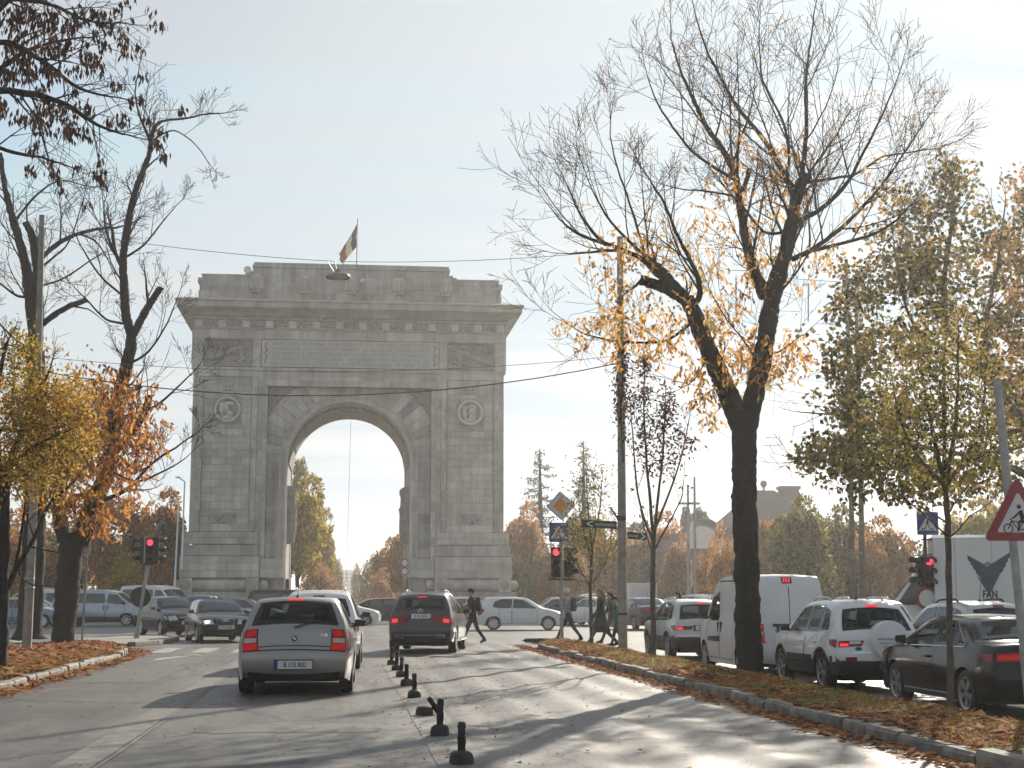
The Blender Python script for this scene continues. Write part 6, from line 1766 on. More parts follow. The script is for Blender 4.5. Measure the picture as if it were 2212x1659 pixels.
crown_twigs(l3, lim[1:], r, 2.2, 0.8, 1, up=0.15, kids=(3, 6), start=0.25, skip0=False, minr=0.004)
g = MB()
for u, v, ru, rv, n in [(40, 760, 45, 50, 420), (80, 850, 90, 60, 900), (40, 900, 70, 70, 800), (110, 920, 75, 60, 800), (60, 990, 80, 55, 800), (20, 1020, 50, 40, 380), (150, 870, 45, 50, 380), (90, 1050, 60, 40, 260), (170, 960, 40, 40, 200)]:
    for k in range(int(n * 1.7)):
        p = at(u + r.gauss(0, ru * .62), v + r.gauss(0, rv * .6), T3 + r.gauss(0, .55)); d = rvec(r); d.z -= 0.35; leaflet(g, r, p, d.normalized(), r.uniform(0.08, 0.13), 0.045)
o = g.build('leaves', leaf_mat('leaf_gold_olive', [(0.08, 0.07, 0.015), (0.20, 0.15, 0.025), (0.40, 0.27, 0.04), (0.62, 0.40, 0.07), (0.60, 0.30, 0.05)], transl=0.5), l3); tag(o, kind='stuff')

# --- overhanging branches with dry hanging leaves, upper left
r = random.Random(63)
T4 = 25.0
l4 = empty('overhanging_tree'); tag(l4, 'tree at upper left whose branches hang with dry red brown leaves', 'tree')
LL4 = [T([(-340, 1480), (-330, 1100), (-310, 700), (-270, 420)], 0.26, 0.16),
       T([(-270, 430), (-160, 280), (-60, 200), (40, 200), (130, 220), (210, 270), (270, 290)], 0.10, 0.016), T([(-230, 370), (-100, 140), (0, 90), (90, 130), (170, 190), (250, 210)], 0.08, 0.014),
       T([(-200, 330), (-90, 60), (20, 0), (110, 10), (190, 45), (265, 50)], 0.07, 0.013), T([(-150, 260), (-50, 300), (30, 330), (90, 340), (150, 360)], 0.05, 0.012),
       T([(-60, 200), (40, 120, .5), (120, 90, .8), (200, 80, 1)], 0.05, 0.012), T([(-100, 140), (0, 20, -.5), (80, -40, -.8), (200, -60, -1)], 0.05, 0.012), T([(40, 200), (80, 260, .4), (100, 330, .6)], 0.02, 0.01)]
lim = make_limbs(l4, LL4, T4, r, M_BARK, 5)
tips = crown_twigs(l4, lim[1:], r, 3.2, 1.1, 1, up=-0.02, kids=(3, 6), start=0.35, skip0=False, minr=0.0045)
g = MB()
for p, d, dep in tips:
    if r.random() < 0.17:
        for k in range(r.randint(8, 16)):
            q = p + rvec(r) * r.uniform(0, .13); leaflet(g, r, q, (Vector((0, 0, -1)) + rvec(r) * 0.35).normalized(), r.uniform(0.11, 0.18), 0.05)
for u, v, n in [(60, 45, 60), (110, 100, 60), (40, 110, 70), (140, 60, 50), (190, 110, 40), (230, 45, 40), (90, 150, 60), (180, 30, 30), (30, 160, 50), (150, 150, 30), (270, 250, 26), (100, 235, 40), (70, 260, 40), (170, 245, 24), (30, 30, 60), (100, 380 - 20, 14), (135, 300, 16), (300, 15, 10), (235, 175, 14), (20, 230, 40), (180, 285, 18)]:
    for k in range(n // 5):
        c = at(u + r.gauss(0, 20), v + r.gauss(0, 12), T4 + r.gauss(0, .5))
        for j in range(9):
            leaflet(g, r, c + rvec(r) * 0.10, (Vector((0, 0, -1)) + rvec(r) * 0.3).normalized(), r.uniform(0.11, 0.17), 0.05)
o = g.build('leaves', LF_BROWN, l4); tag(o, kind='stuff')

# --- slim young trees on the right median
def young(label, Y, limbs, leaves, lf, seed, r_leaf, twigs=(1.5, 0.7, 1), name='young_tree', leafL=0.09):
    r = random.Random(seed); t = empty(name); tag(t, label, 'tree', 'young trees on the right median')
    lim = make_limbs(t, limbs, Y, r, M_BARK_PALE, 4)
    tips = crown_twigs(t, lim[1:], r, twigs[0], twigs[1], twigs[2], up=0.6, kids=(2, 4), start=0.2, skip0=False, minr=0.004)
    g = MB()
    for u, v, ru, rv, n in leaves:
        for k in range(int(n * (0.72 if seed == 73 else 1.0))):
            p = at(u + r.gauss(0, ru * .5), v + r.gauss(0, rv * .5), Y + r.gauss(0, r_leaf)); d = rvec(r); d.z -= 0.3; leaflet(g, r, p, d.normalized(), leafL * r.uniform(.75, 1.2), leafL * .42)
    for p, d, dep in tips:
        if r.random() < 0.25:
            for k in range(3): leaflet(g, r, p + rvec(r) * .06, (rvec(r) + Vector((0, 0, -.3))).normalized(), leafL, leafL * .4)
    o = g.build('leaves', lf, t); tag(o, kind='stuff')
    return t
young('slim young tree with brown green leaves beside the diamond sign', 42.7,
      [T([(1278, 1408), (1277, 1330), (1276, 1262), (1279, 1180)], 0.062, 0.045), T([(1277, 1268), (1250, 1225, .3), (1238, 1160, .4), (1240, 1100, .4)], 0.025, 0.01), T([(1278, 1262), (1300, 1230, -.3), (1318, 1180, -.4), (1322, 1130, -.4)], 0.022, 0.01),
       T([(1279, 1185), (1272, 1120, .2), (1268, 1060, .3), (1266, 1010, .3)], 0.035, 0.01), T([(1279, 1190), (1290, 1130, -.2), (1298, 1080, -.3), (1300, 1040, -.3)], 0.028, 0.01), T([(1278, 1200), (1262, 1150, .3), (1252, 1100, .5), (1250, 1060, .5)], 0.025, 0.01)],
      [(1266, 1050, 40, 60, 320), (1290, 1060, 40, 55, 200), (1255, 1130, 60, 50, 420), (1300, 1150, 50, 60, 420), (1245, 1160, 40, 40, 260), (1275, 1190, 60, 60, 260), (1315, 1180, 30, 40, 120)], LF_OLIVE, 71, 0.4, leafL=0.11)
young('tall slim tree with dark red upright shoots right of the concrete pole', 33.2,
      [T([(1411, 1440), (1411, 1330), (1410, 1240), (1412, 1160)], 0.068, 0.055), T([(1412, 1165), (1402, 1060, .2), (1394, 960, .3), (1391, 860, .3), (1392, 780, .3)], 0.042, 0.01), T([(1413, 1160), (1422, 1070, -.2), (1432, 980, -.3), (1436, 900, -.3), (1437, 850, -.3)], 0.038, 0.01),
       T([(1412, 1150), (1440, 1080, .3), (1465, 1010, .5), (1480, 950, .6), (1490, 900, .6)], 0.03, 0.009), T([(1411, 1170), (1385, 1100, -.3), (1372, 1020, -.5), (1366, 930, -.5), (1362, 880, -.5)], 0.03, 0.009), T([(1412, 1190), (1445, 1130, -.4), (1470, 1080, -.6), (1478, 1030, -.6)], 0.025, 0.008), T([(1411, 1200), (1392, 1140, .4), (1380, 1080, .5)], 0.022, 0.008)],
      [(1392, 790, 16, 30, 150), (1390, 850, 18, 24, 110), (1438, 880, 30, 50, 220), (1425, 930, 40, 60, 260), (1470, 950, 40, 40, 110), (1380, 930, 26, 60, 120), (1400, 990, 40, 40, 120), (1440, 1000, 40, 40, 90), (1365, 870, 16, 40, 60), (1490, 960, 20, 20, 30)], LF_WINE, 72, 0.3, leafL=0.12)
young('young tree with dense yellow green crown beside the black saloon', 17.7,
      [T([(2052, 1568), (2053, 1450), (2050, 1300), (2049, 1180), (2044, 1080), (2040, 1040)], 0.046, 0.036), T([(2048, 1165), (2075, 1140, .15), (2095, 1115, .2), (2140, 1085, .3)], 0.014, 0.005), T([(2048, 1160), (2010, 1125, -.15), (1970, 1090, -.2), (1930, 1060, -.3)], 0.013, 0.004), T([(2047, 1130), (2000, 1100, .2), (1950, 1085, .3)], 0.012, 0.004), T([(2046, 1110), (2075, 1070, -.2), (2090, 1050, -.2)], 0.013, 0.005),
       T([(2040, 1045), (2020, 960, .1), (2000, 860, .2), (1985, 760, .25)], 0.035, 0.008), T([(2041, 1045), (2060, 950, -.1), (2068, 850, -.2), (2070, 720, -.25)], 0.035, 0.008), T([(2040, 1040), (2040, 900, .2), (2040, 780, .3), (2045, 660, .3)], 0.032, 0.008), T([(2042, 1050), (2090, 980, .2), (2120, 900, .3), (2130, 800, .3)], 0.028, 0.007), T([(2040, 1050), (1985, 990, -.2), (1950, 920, -.3), (1930, 840, -.3)], 0.026, 0.007)],
      [(2030, 760, 100, 110, 1500), (2090, 850, 110, 120, 1700), (1980, 860, 100, 110, 1500), (2040, 930, 120, 90, 1500), (1950, 950, 80, 60, 600), (2130, 960, 90, 70, 800), (2060, 1030, 120, 40, 420), (1920, 880, 60, 60, 300)], leaf_mat('leaf_young_gold', [(0.07, 0.075, 0.025), (0.16, 0.14, 0.04), (0.30, 0.23, 0.06), (0.46, 0.34, 0.10), (0.52, 0.37, 0.12)], transl=0.5), 73, 0.33, leafL=0.075)

# --- background trees: leaf clumps round short branches, copied with their own size, turn and tint
def crown_mesh(seed, lobes, n, leaf, name='crown'):
    """leaf quads filling a few overlapping lobes inside a unit-height crown"""
    r = random.Random(seed); g = MB(); tot = sum(l[3] * l[4] * l[3] for l in lobes)
    off = Vector((seed * 3.7, seed * 1.3, 0))
    for cx, cy_, cz, rx, rz in lobes:
        m = int(n * rx * rz * rx / tot)
        for k in range(m):
            d = rvec(r); rad = (0.45 + 0.55 * r.random() ** 0.6)
            p = Vector((cx + d.x * rx * rad, cy_ + d.y * rx * rad, cz + d.z * rz * rad))
            if noise.noise(p * 5.5 + off) < -0.10 and r.random() < 0.8: continue
            s = leaf * r.uniform(0.6, 1.3); a = rvec(r); b = a.cross(rvec(r))
            if b.length < .1: continue
            b.normalize(); q = len(g.v)
            g.v += [tuple(p - a * s), tuple(p + b * s * .5 + a * s * .1), tuple(p + a * s), tuple(p - b * s * .5 + a * s * .1)]
            g.f += [(q, q + 1, q + 2), (q, q + 2, q + 3)]; g.m += [0, 0]
    me = bpy.data.meshes.new(name); me.from_pydata(g.v, [], g.f); return me
def trunk_mesh(seed):
    r = random.Random(seed); g = MB()
    g.tube(spline([(0, 0, 0), (0.01, 0, 0.2), (0.0, 0.01, 0.42), (0.02, 0, 0.66)], 3, .006, r), [0.032, .028, .027, .025, .024, .022, .02, .016, .012, .008], 7)
    for k in range(7):
        a = r.uniform(0, 6.28); z = r.uniform(0.25, 0.5); d = Vector((math.cos(a), math.sin(a), 1.1))
        g.tube([(0, 0, z), Vector((0, 0, z)) + d * 0.12, Vector((0, 0, z)) + d * 0.27 + Vector((0, 0, .04))], [.014, .009, .004], 5, cap=False)
    me = bpy.data.meshes.new('trunk'); me.from_pydata(g.v, [], g.f); me.polygons.foreach_set('use_smooth', [True] * len(me.polygons)); me.materials.append(M_BARK); return me
LOBES = [
 [(0, 0, .55, .30, .30), (.16, .05, .66, .20, .22), (-.17, -.05, .60, .20, .24), (.03, -.12, .84, .15, .16), (-.06, .14, .45, .22, .2), (.2, -.1, .42, .16, .16)],
 [(0, 0, .60, .26, .36), (.12, .1, .78, .15, .18), (-.13, .02, .45, .20, .22), (.16, -.08, .5, .17, .2), (-.08, -.1, .8, .13, .18)],
 [(0, 0, .38, .40, .30), (.25, .05, .45, .22, .26), (-.26, 0, .40, .24, .28), (.05, .1, .68, .22, .24), (-.12, -.12, .62, .18, .2), (0, 0, .18, .42, .18)],
]
CROWN_N = [[crown_mesh(101 + 10 * i + j, LOBES[i], 8500, 0.025) for j in range(2)] for i in range(3)]
TRUNKS = [trunk_mesh(i) for i in range(3)]
_cm = {}
def bg_tree(label, u, vtop, Y, wpx, lf, shape=0, var=0, zb=-0.2, name='autumn_tree', group='trees round the square', trunk=True, cat='tree'):
    """tree whose top is at picture point (u, vtop) and whose crown is wpx wide"""
    top = at(u, vtop, Y); H = top.z - zb; w = wpx / F * Y
    t = empty(name, (top.x, Y, zb), rnd.uniform(0, 6.28)); tag(t, label, cat, group)
    key = (shape, var, lf.name)
    if key not in _cm:
        me = CROWN_N[shape][var].copy(); me.materials.clear(); me.materials.append(lf); _cm[key] = me
    c = bpy.data.objects.new('crown', _cm[key]); link(c, t)
    k = w / (0.72 if shape == 0 else 0.56 if shape == 1 else 0.9); c.scale = (k, k, H / (0.99 if shape != 2 else 0.92)); tag(c, kind='stuff')
    if trunk:
        b = bpy.data.objects.new('trunk', TRUNKS[var % 3]); link(b, t); q = min(H * .9, k * 0.85); b.scale = (q, q, H * .9)
    return t
BG = [ # left of the arch
 ('dark tree behind the yellow van at the far left', 20, 1130, 128, 190, LF_RUST, 0), ('dark green tree left of the passenger van', 115, 1150, 135, 150, LF_GREEN, 2), ('rust brown tree behind the left trunk', 185, 1085, 128, 150, LF_RUST, 0),
 ('orange tree left of the red traffic light', 255, 1062, 120, 130, LF_RUST, 1), ('orange tree nearest the left pier of the arch', 345, 1050, 124, 130, LF_RUST, 0), ('dark tree between orange trees and the arch', 372, 1110, 118, 80, LF_GREEN, 1),
 ('small yellow tree below the red traffic light at left', 278, 1188, 104, 105, LF_YELLOW, 2), ('dark hedge tree at the left behind the vans', 60, 1200, 140, 220, LF_GREEN, 2), ('dark green tree behind the traffic light post', 300, 1150, 136, 150, LF_GREEN, 2), ('low dark tree at the left picture edge', -30, 1180, 132, 180, LF_GREEN, 2), ('tall rust tree far left', 60, 1100, 145, 200, LF_RUST, 0),
 # right of the arch
 ('pink brown tree right beside the arch', 1128, 1082, 128, 110, LF_PINK, 0), ('yellow tree below the cedar', 1178, 1155, 130, 80, LF_RUST, 2), ('dark green bush at the right foot of the arch', 1120, 1205, 122, 90, LF_GREEN, 2), ('dark tree behind the diamond sign post', 1195, 1180, 132, 120, LF_GREEN, 2),
 ('mixed tree behind the slim young tree', 1262, 1110, 134, 110, LF_OLIVE, 1), ('brown tree behind the street name sign', 1320, 1130, 128, 130, LF_RUST, 0), ('pink brown tree left of the grey roofed house', 1425, 1105, 126, 150, LF_PINK, 0), ('dark green hedge tree behind the crossing', 1290, 1200, 138, 170, LF_GREEN, 2), ('dark shrub before the house wall', 1370, 1215, 120, 120, LF_GREEN, 2),
 ('orange tree beside the large trunk', 1565, 1125, 76, 88, LF_PINK, 2), ('orange tree behind the large trunk', 1655, 1115, 100, 90, LF_RUST, 1), ('green tree right of the large trunk', 1722, 1068, 92, 150, LF_OLIVE, 0), ('dark green tree behind the white van', 1690, 1110, 104, 130, LF_GREEN, 2), ('olive tree behind the twin poles', 1830, 1085, 100, 150, LF_OLIVE, 0),
 ('pink brown tree behind the white compact SUV', 1790, 1140, 110, 120, LF_PINK, 2), ('orange tree left of the blue crossing sign', 1905, 1110, 96, 140, LF_RUST, 0), ('dark green tree behind the right traffic light', 1960, 1165, 104, 170, LF_GREEN, 2), ('yellow tree behind the box truck', 2090, 1070, 90, 170, LF_YELLOW, 0), ('dark tree at the right edge behind the truck', 2200, 1040, 95, 200, LF_OLIVE, 0), ('dark green hedge right of the white van', 1850, 1190, 112, 200, LF_GREEN, 2),
 ('pink brown tree hiding the left end of the slate roofed house', 1462, 1150, 104, 80, LF_PINK, 0), ('orange tree in front of the slate roofed house', 1530, 1165, 100, 80, LF_RUST, 2), ('orange tree between the white hatchback and the young tree', 1235, 1165, 118, 90, LF_PINK, 0), ('golden tree behind the twin poles at right', 1880, 1150, 92, 110, LF_RUST, 2), ('low orange tree left of the arch foot', 330, 1130, 112, 110, LF_RUST, 2),
 ('far dark tree behind the grey roofed house', 1510, 1095, 165, 90, LF_GREEN, 1), ('slim dark tree left of the floodlight masts', 1482, 1085, 160, 40, LF_GREEN, 1), ('far tree between the street name sign and the slim tree', 1385, 1120, 158, 70, LF_GREEN, 1),
]
for i, (lab, u, v, Y, w, lf, shp) in enumerate(BG):
    bg_tree(lab, u, v, Y, w, lf, shp, i % 2)
# avenue seen through the arch
AL = [('yellow avenue tree nearest the left reveal seen through the arch', 648, 1020, 150, 150, LF_YELLOW, 0), ('second yellow avenue tree on the left seen through the arch', 688, 1095, 175, 90, LF_YELLOW, 0), ('third avenue tree on the left seen through the arch', 712, 1165, 220, 60, LF_OLIVE, 2), ('far left avenue tree seen through the arch', 728, 1205, 290, 40, LF_PINK, 2),
      ('tall thin topped tree behind the left reveal', 632, 975, 190, 70, LF_OLIVE, 1), ('bush below the yellow avenue trees', 690, 1210, 150, 90, LF_PINK, 2),
      ('brown avenue tree nearest the right reveal seen through the arch', 872, 1120, 150, 80, LF_PINK, 0), ('second brown avenue tree on the right seen through the arch', 838, 1160, 180, 80, LF_RUST, 0), ('third avenue tree on the right seen through the arch', 800, 1195, 230, 60, LF_OLIVE, 2), ('far right avenue tree seen through the arch', 775, 1215, 300, 34, LF_OLIVE, 2), ('pink bush low on the right seen through the arch', 822, 1225, 165, 70, LF_PINK, 2), ('orange bush by the right reveal seen through the arch', 862, 1235, 150, 40, LF_RUST, 2)]
for i, (lab, u, v, Y, w, lf, shp) in enumerate(AL):
    bg_tree(lab, u, v, Y, w, lf, shp, i % 2, group='avenue trees seen through the arch')
# --- two conifers
def conifer(label, u, vtop, vbase, Y, wpx, seed, name, dens):
    r = random.Random(seed); top = at(u, vtop, Y); bx = at(u + 3, vbase, Y).x; H = top.z + 0.2; w = wpx / F * Y / 2
    t = empty(name); tag(t, label, 'tree')
    g = MB(); g.tube([(bx, Y, -.2), ((bx + top.x) / 2, Y, H / 2), (top.x, Y, top.z)], [0.38, 0.28, 0.04], 8); g.build('trunk', M_BARK, t, smooth=True)
    g = MB(); nd = MB(); n = dens
    for k in range(n):
        f = k / n; z = H * (0.30 + 0.69 * f); L = w * (1.0 - f) ** 0.6 * r.uniform(0.6, 1.1) * (1.15 if f > .1 else .8) + 0.3; a = r.uniform(0, 6.28)
        d = Vector((math.cos(a), math.sin(a), 0)); p0 = Vector((bx + (top.x - bx) * f, Y, z))
        pts = [p0, p0 + d * L * .4 + Vector((0, 0, -.10 * L)), p0 + d * L * .8 + Vector((0, 0, -.12 * L)), p0 + d * L + Vector((0, 0, .02 * L))]
        g.tube(pts, [0.06, 0.04, 0.025, 0.012], 4, cap=False)
        for j in range(int(34 * L / w) + 8):
            s_ = r.uniform(0.25, 1.0); q = p0 + d * L * s_ + Vector((r.gauss(0, .18), r.gauss(0, .18), -.11 * L * s_ + r.gauss(-.08, .1)))
            leaflet(nd, r, q, (rvec(r) + Vector((0, 0, -.35))).normalized(), r.uniform(.2, .42), .11)
    o = g.build('branches', M_BARK, t); tag(o, kind='stuff'); o = nd.build('needles', LF_NEEDLE, t); tag(o, kind='stuff')
conifer('sparse dark cedar right of the arch', 1166, 968, 1180, 140, 118, 5, 'cedar', 52)
conifer('thin pointed spruce behind the slim young tree', 1260, 952, 1180, 150, 84, 9, 'spruce', 46)

# --- plane trees that fill the right side
def plane(label, Y, trunk, limbs, clumps, lf, seed, leaf, n_mul=1.0, name='plane_tree'):
    r = random.Random(seed); t = empty(name); tag(t, label, 'tree', 'plane trees on the right')
    lim = make_limbs(t, [trunk] + limbs, Y, r, M_BARK_PALE, 4)
    crown_twigs(t, lim[1:], r, 0.9, 1.4, 1, up=0.3, kids=(2, 4), start=0.2, skip0=False, minr=0.008)
    g = MB()
    for u, v, ru, rv, n in clumps:
        m = int(n * n_mul * 1.35); sub = max(3, m // 26)
        cs = [(u + r.gauss(0, ru * .55), v + r.gauss(0, rv * .55), r.gauss(0, 1.3)) for _ in range(sub)]
        for k in range(m):
            cu, cv, cd = r.choice(cs); p = at(cu + r.gauss(0, 15), cv + r.gauss(0, 13), Y + cd + r.gauss(0, .3)); d = rvec(r); d.z -= .4; leaflet(g, r, p, d.normalized(), leaf * r.uniform(.7, 1.25), leaf * .75)
    o = g.build('leaves', lf, t); tag(o, kind='stuff')
plane('tall dark green plane tree filling the right side behind the young tree', 40.0, T([(2290, 1420), (2280, 1150), (2230, 960), (2120, 800), (2040, 700)], 0.24, 0.10),
      [T([(2100, 790), (1990, 720, .3), (1950, 640, .5), (1930, 520, .6)], 0.07, 0.02), T([(2045, 720), (2040, 600, .3), (2060, 450, .5), (2050, 360, .6)], 0.1, 0.02), T([(2130, 810), (2130, 700, -.3), (2150, 600, -.5), (2170, 450, -.6)], 0.09, 0.02), T([(2200, 930), (2060, 940, .3), (1930, 930, .5), (1820, 900, .9), (1730, 890, 1.2)], 0.08, 0.015), T([(2220, 960), (2060, 1000, -.3), (1920, 1010, -.5), (1800, 1000, -.9), (1720, 990, -1.1)], 0.07, 0.015)],
      [(2050, 400, 60, 60, 330), (1960, 480, 80, 80, 560), (2050, 520, 90, 90, 620), (2150, 520, 80, 90, 500), (1920, 580, 80, 80, 560), (2020, 640, 90, 80, 560), (2140, 680, 90, 90, 560), (1850, 640, 60, 70, 320), (1870, 740, 80, 70, 460), (1960, 740, 80, 70, 420), (1830, 820, 70, 60, 380), (1900, 880, 90, 60, 480), (2150, 820, 90, 100, 500), (2190, 950, 60, 80, 320)], leaf_mat('leaf_plane', [(0.045, 0.052, 0.026), (0.09, 0.09, 0.036), (0.18, 0.15, 0.05), (0.38, 0.27, 0.09), (0.46, 0.30, 0.10)], transl=0.52), 81, 0.17, 1.05)
plane('low spreading plane bough with yellowing leaves above the white compact SUV', 34.0, T([(2300, 1400), (2285, 1200), (2230, 1040), (2100, 985)], 0.15, 0.07),
      [T([(2110, 988), (1960, 960), (1850, 960), (1760, 985), (1700, 1000)], 0.06, 0.012), T([(2000, 970), (1920, 1000, .4), (1850, 1040, .6)], 0.03, 0.01), T([(1960, 960), (1880, 900, -.4), (1820, 860, -.6)], 0.04, 0.01)],
      [(1740, 985, 45, 30, 150), (1790, 960, 50, 40, 240), (1840, 900, 55, 45, 280), (1850, 980, 55, 50, 320), (1900, 940, 60, 50, 340), (1890, 1020, 60, 45, 320), (1960, 1000, 60, 50, 320), (1950, 1060, 60, 40, 240), (2000, 1040, 60, 40, 240), (1850, 1060, 30, 30, 60), (2080, 1050, 70, 40, 200), (2160, 1020, 60, 50, 200)], LF_OLIVE, 82, 0.15)
plane('orange edged plane tree cut by the right picture edge', 46.0, T([(2290, 1400), (2285, 1100), (2270, 800), (2260, 600)], 0.26, 0.15),
      [T([(2270, 800), (2220, 650, .4), (2200, 500, .6)], 0.08, 0.02), T([(2270, 820), (2200, 760, -.4), (2150, 700, -.6)], 0.06, 0.02)],
      [(2205, 420, 30, 60, 150), (2190, 560, 50, 70, 330), (2200, 660, 50, 80, 360), (2170, 760, 50, 60, 260), (2200, 860, 40, 70, 240)], LF_RUST, 83, 0.2)
# red creeper on the concrete pole
r = random.Random(91); g = MB()
vn = empty('creeper'); tag(vn, 'dark red creeper wrapped round the upper concrete pole', 'creeper')
for v, n in ((745, 60), (770, 130), (800, 120), (830, 110), (860, 110), (880, 70), (905, 30), (950, 24), (690, 26)):
    for k in range(n):
        p = at(1343 + r.gauss(0, 8), v + r.gauss(0, 12), 38.45 + r.gauss(0, .09)); d = rvec(r); d.z -= .5; leaflet(g, r, p, d.normalized(), r.uniform(.1, .17), .06)
o = g.build('leaves', LF_WINE, vn); tag(o, kind='stuff')
g = MB(); g.tube([at(1347, 1000, 38.36), at(1340, 900, 38.37), at(1346, 800, 38.37), at(1341, 720, 38.38)], 0.018, 5); g.build('stem', M_TWIG, vn)
# ------------------------------------------------------------------ street furniture
M_CONC = mat('pole_concrete', (0.27, 0.25, 0.225), 0.9, var=0.3, scale=5, bump=0.5, bscale=18)
M_GALV = mat('galvanised_steel', (0.33, 0.33, 0.32), 0.5, 0.5, var=0.25, scale=6)
M_DARKM = mat('dark_metal', (0.02, 0.02, 0.022), 0.6)
M_SBLUE = mat('sign_blue', (0.015, 0.055, 0.22), 0.45, var=0.06)
M_SWHITE = mat('sign_white', (0.62, 0.61, 0.60), 0.45, var=0.06)
M_SYEL = mat('sign_amber', (0.62, 0.27, 0.04), 0.45, var=0.06)
M_SRED = mat('sign_red', (0.26, 0.012, 0.02), 0.4, var=0.08)
M_SBLACK = mat('sign_black', (0.012, 0.012, 0.012), 0.5)
M_SGREEN = mat('sign_dark_green', (0.02, 0.045, 0.04), 0.5)
M_LENS_OFF = mat('lens_off', (0.015, 0.015, 0.015), 0.25)
M_SIGLIT = mat('signal_red_lit', (0.7, 0.02, 0.03), 0.3, emit=(1.0, 0.045, 0.08), estr=1.6)
def pole(root, a, b, r0, r1, m, n=12, name='pole'):
    g = MB(); g.tube([a, b], [r0, r1], n); return g.build(name, m, root, smooth=True, angle=50)
def head(root, c, rz, lit=0, h=0.95, lit_m=None, w=0.30, visor=0.24):
    """three-lamp signal head facing -Y at rz = 0"""
    hd = MB(); hd.box((-w / 2, -0.10, -h / 2), (w / 2, 0.10, h / 2)); o = hd.build('signal_head', M_DARKM, root, bevel=0.03, loc=c, rot=(0, 0, rz))
    for k in range(3):
        z = h / 2 - h / 6 - k * h / 3
        l_ = MB(); l_.lathe([(0.0, -0.125), (0.07, -0.12), (0.105, -0.102)], (0, 0, z), 'Y', 20); l_.build('lens', (lit_m or M_SIGLIT) if (k == 0 and lit) else M_LENS_OFF, o, smooth=True)
        v = MB(); n = 14; vs = []
        for y in (-0.10, -0.10 - visor):
            for i in range(n + 1):
                a = R(-20 + 220 * i / n); rr = 0.125 if y > -0.2 else 0.118; vs.append((rr * math.cos(a), y, z + rr * math.sin(a)))
        v.add(vs, [(i, i + 1, n + 2 + i, n + 1 + i) for i in range(n)]); ob = v.build('visor', M_DARKM, o, smooth=True)
        sm = ob.modifiers.new('thick', 'SOLIDIFY'); sm.thickness = 0.012
    return o
def disc_sign(g, c, r_, y, n=32, th=0.012):
    g.lathe([(0.0, y), (r_, y), (r_, y + th), (0.0, y + th)], c, 'Y', n)
def rounded_square(cx, cz, s, rr, rot=0.0, n=4):
    pts = []
    for k in range(4):
        a0 = 90 * k; ccx, ccz = (s - rr) * (1 if k in (0, 3) else -1), (s - rr) * (1 if k in (0, 1) else -1)
        for j in range(n + 1):
            a = R(a0 + 90 * j / n); x, z = ccx + rr * math.cos(a), ccz + rr * math.sin(a)
            pts.append((cx + x * math.cos(rot) - z * math.sin(rot), cz + x * math.sin(rot) + z * math.cos(rot)))
    return pts
def flat(name, pts, y, m, parent, th=0.006, loc=None):
    g = MB(); g.poly([(x, y, z) for x, z in pts], (0, th, 0)); o = g.build(name, m, parent); fix_normals(o)
    if loc is not None: o.location = loc
    return o
def circle(cx, cz, r_, n=20): return [(cx + r_ * math.cos(2 * math.pi * k / n), cz + r_ * math.sin(2 * math.pi * k / n)) for k in range(n)]
def bar(ax, az, bx, bz, w):
    d = Vector((bx - ax, bz - az)); l = d.length or 1; s = Vector((-d.y, d.x)) / l * w / 2
    return [(ax + s.x, az + s.y), (bx + s.x, bz + s.y), (bx - s.x, bz - s.y), (ax - s.x, az - s.y)]
def ped_sign(root, c, s, rz=0.0):
    o = flat('crossing_sign', rounded_square(0, 0, s, 0.04), 0, M_SBLUE, root); o.location = c; o.rotation_euler = (0, 0, rz)
    k = s * 0.86
    flat('sign_triangle', [(-k, -k * .72), (k, -k * .72), (0, k * .80)], -0.004, M_SWHITE, o, 0.003)
    # walking figure over stripes
    for a in (bar(0, .30 * s, -.04 * s, .02 * s, .13 * s), bar(-.04 * s, .04 * s, -.24 * s, -.40 * s, .07 * s), bar(-.02 * s, .04 * s, .15 * s, -.40 * s, .07 * s), bar(0, .24 * s, -.22 * s, .0, .05 * s), bar(0, .24 * s, .18 * s, .02 * s, .05 * s)):
        flat('figure', a, -0.008, M_SBLACK, o, 0.003)
    flat('figure', circle(.01 * s, .38 * s, .07 * s, 12), -0.008, M_SBLACK, o, 0.003)
    for x in (-.55, -.33, .30, .52): flat('stripe', bar(x * s * .8, -.40 * s, x * s * 1.05, -.58 * s, .10 * s), -0.008, M_SBLACK, o, 0.003)
    return o
# --- signal post at the head of the right median
X0, Y0 = gnd(1214, 1394).x, 47.3
tp = empty('signal_post', (X0, Y0, 0.0)); tag(tp, 'signal post with amber diamond, crossing sign and red light at the right median head', 'signal post')
pole(tp, (0, 0, 0), (-0.03, 0, 3.75), 0.055, 0.055, M_GALV)
dm = flat('priority_sign', rounded_square(0, 0, 0.325, 0.03, math.pi / 4 + R(4)), 0, M_SWHITE, tp); dm.location = (-0.03, -0.09, 4.42)
g = MB(); pts = rounded_square(0, 0, 0.325, 0.03, math.pi / 4 + R(4)); g.tube([(x, 0, z) for x, z in pts + pts[:1]], 0.012, 5, cap=False); g.build('sign_rim', M_SBLACK, dm)
flat('sign_amber', rounded_square(0, 0, 0.185, 0.02, math.pi / 4 + R(4)), -0.006, M_SYEL, dm, 0.003)
ped_sign(tp, (-0.10, -0.10, 3.57), 0.31, R(-6))
head(tp, (-0.20, -0.05, 2.62), R(-4), lit=1); head(tp, (0.23, -0.05, 2.62), R(35), lit=0)
g = MB(); g.box((-0.42, -0.03, 2.05), (0.38, 0.03, 2.11)); g.box((-0.24, -0.02, 2.05), (-0.2, 0.02, 2.2)); g.box((0.2, -0.02, 2.05), (0.24, 0.02, 2.2)); g.build('bracket', M_DARKM, tp)
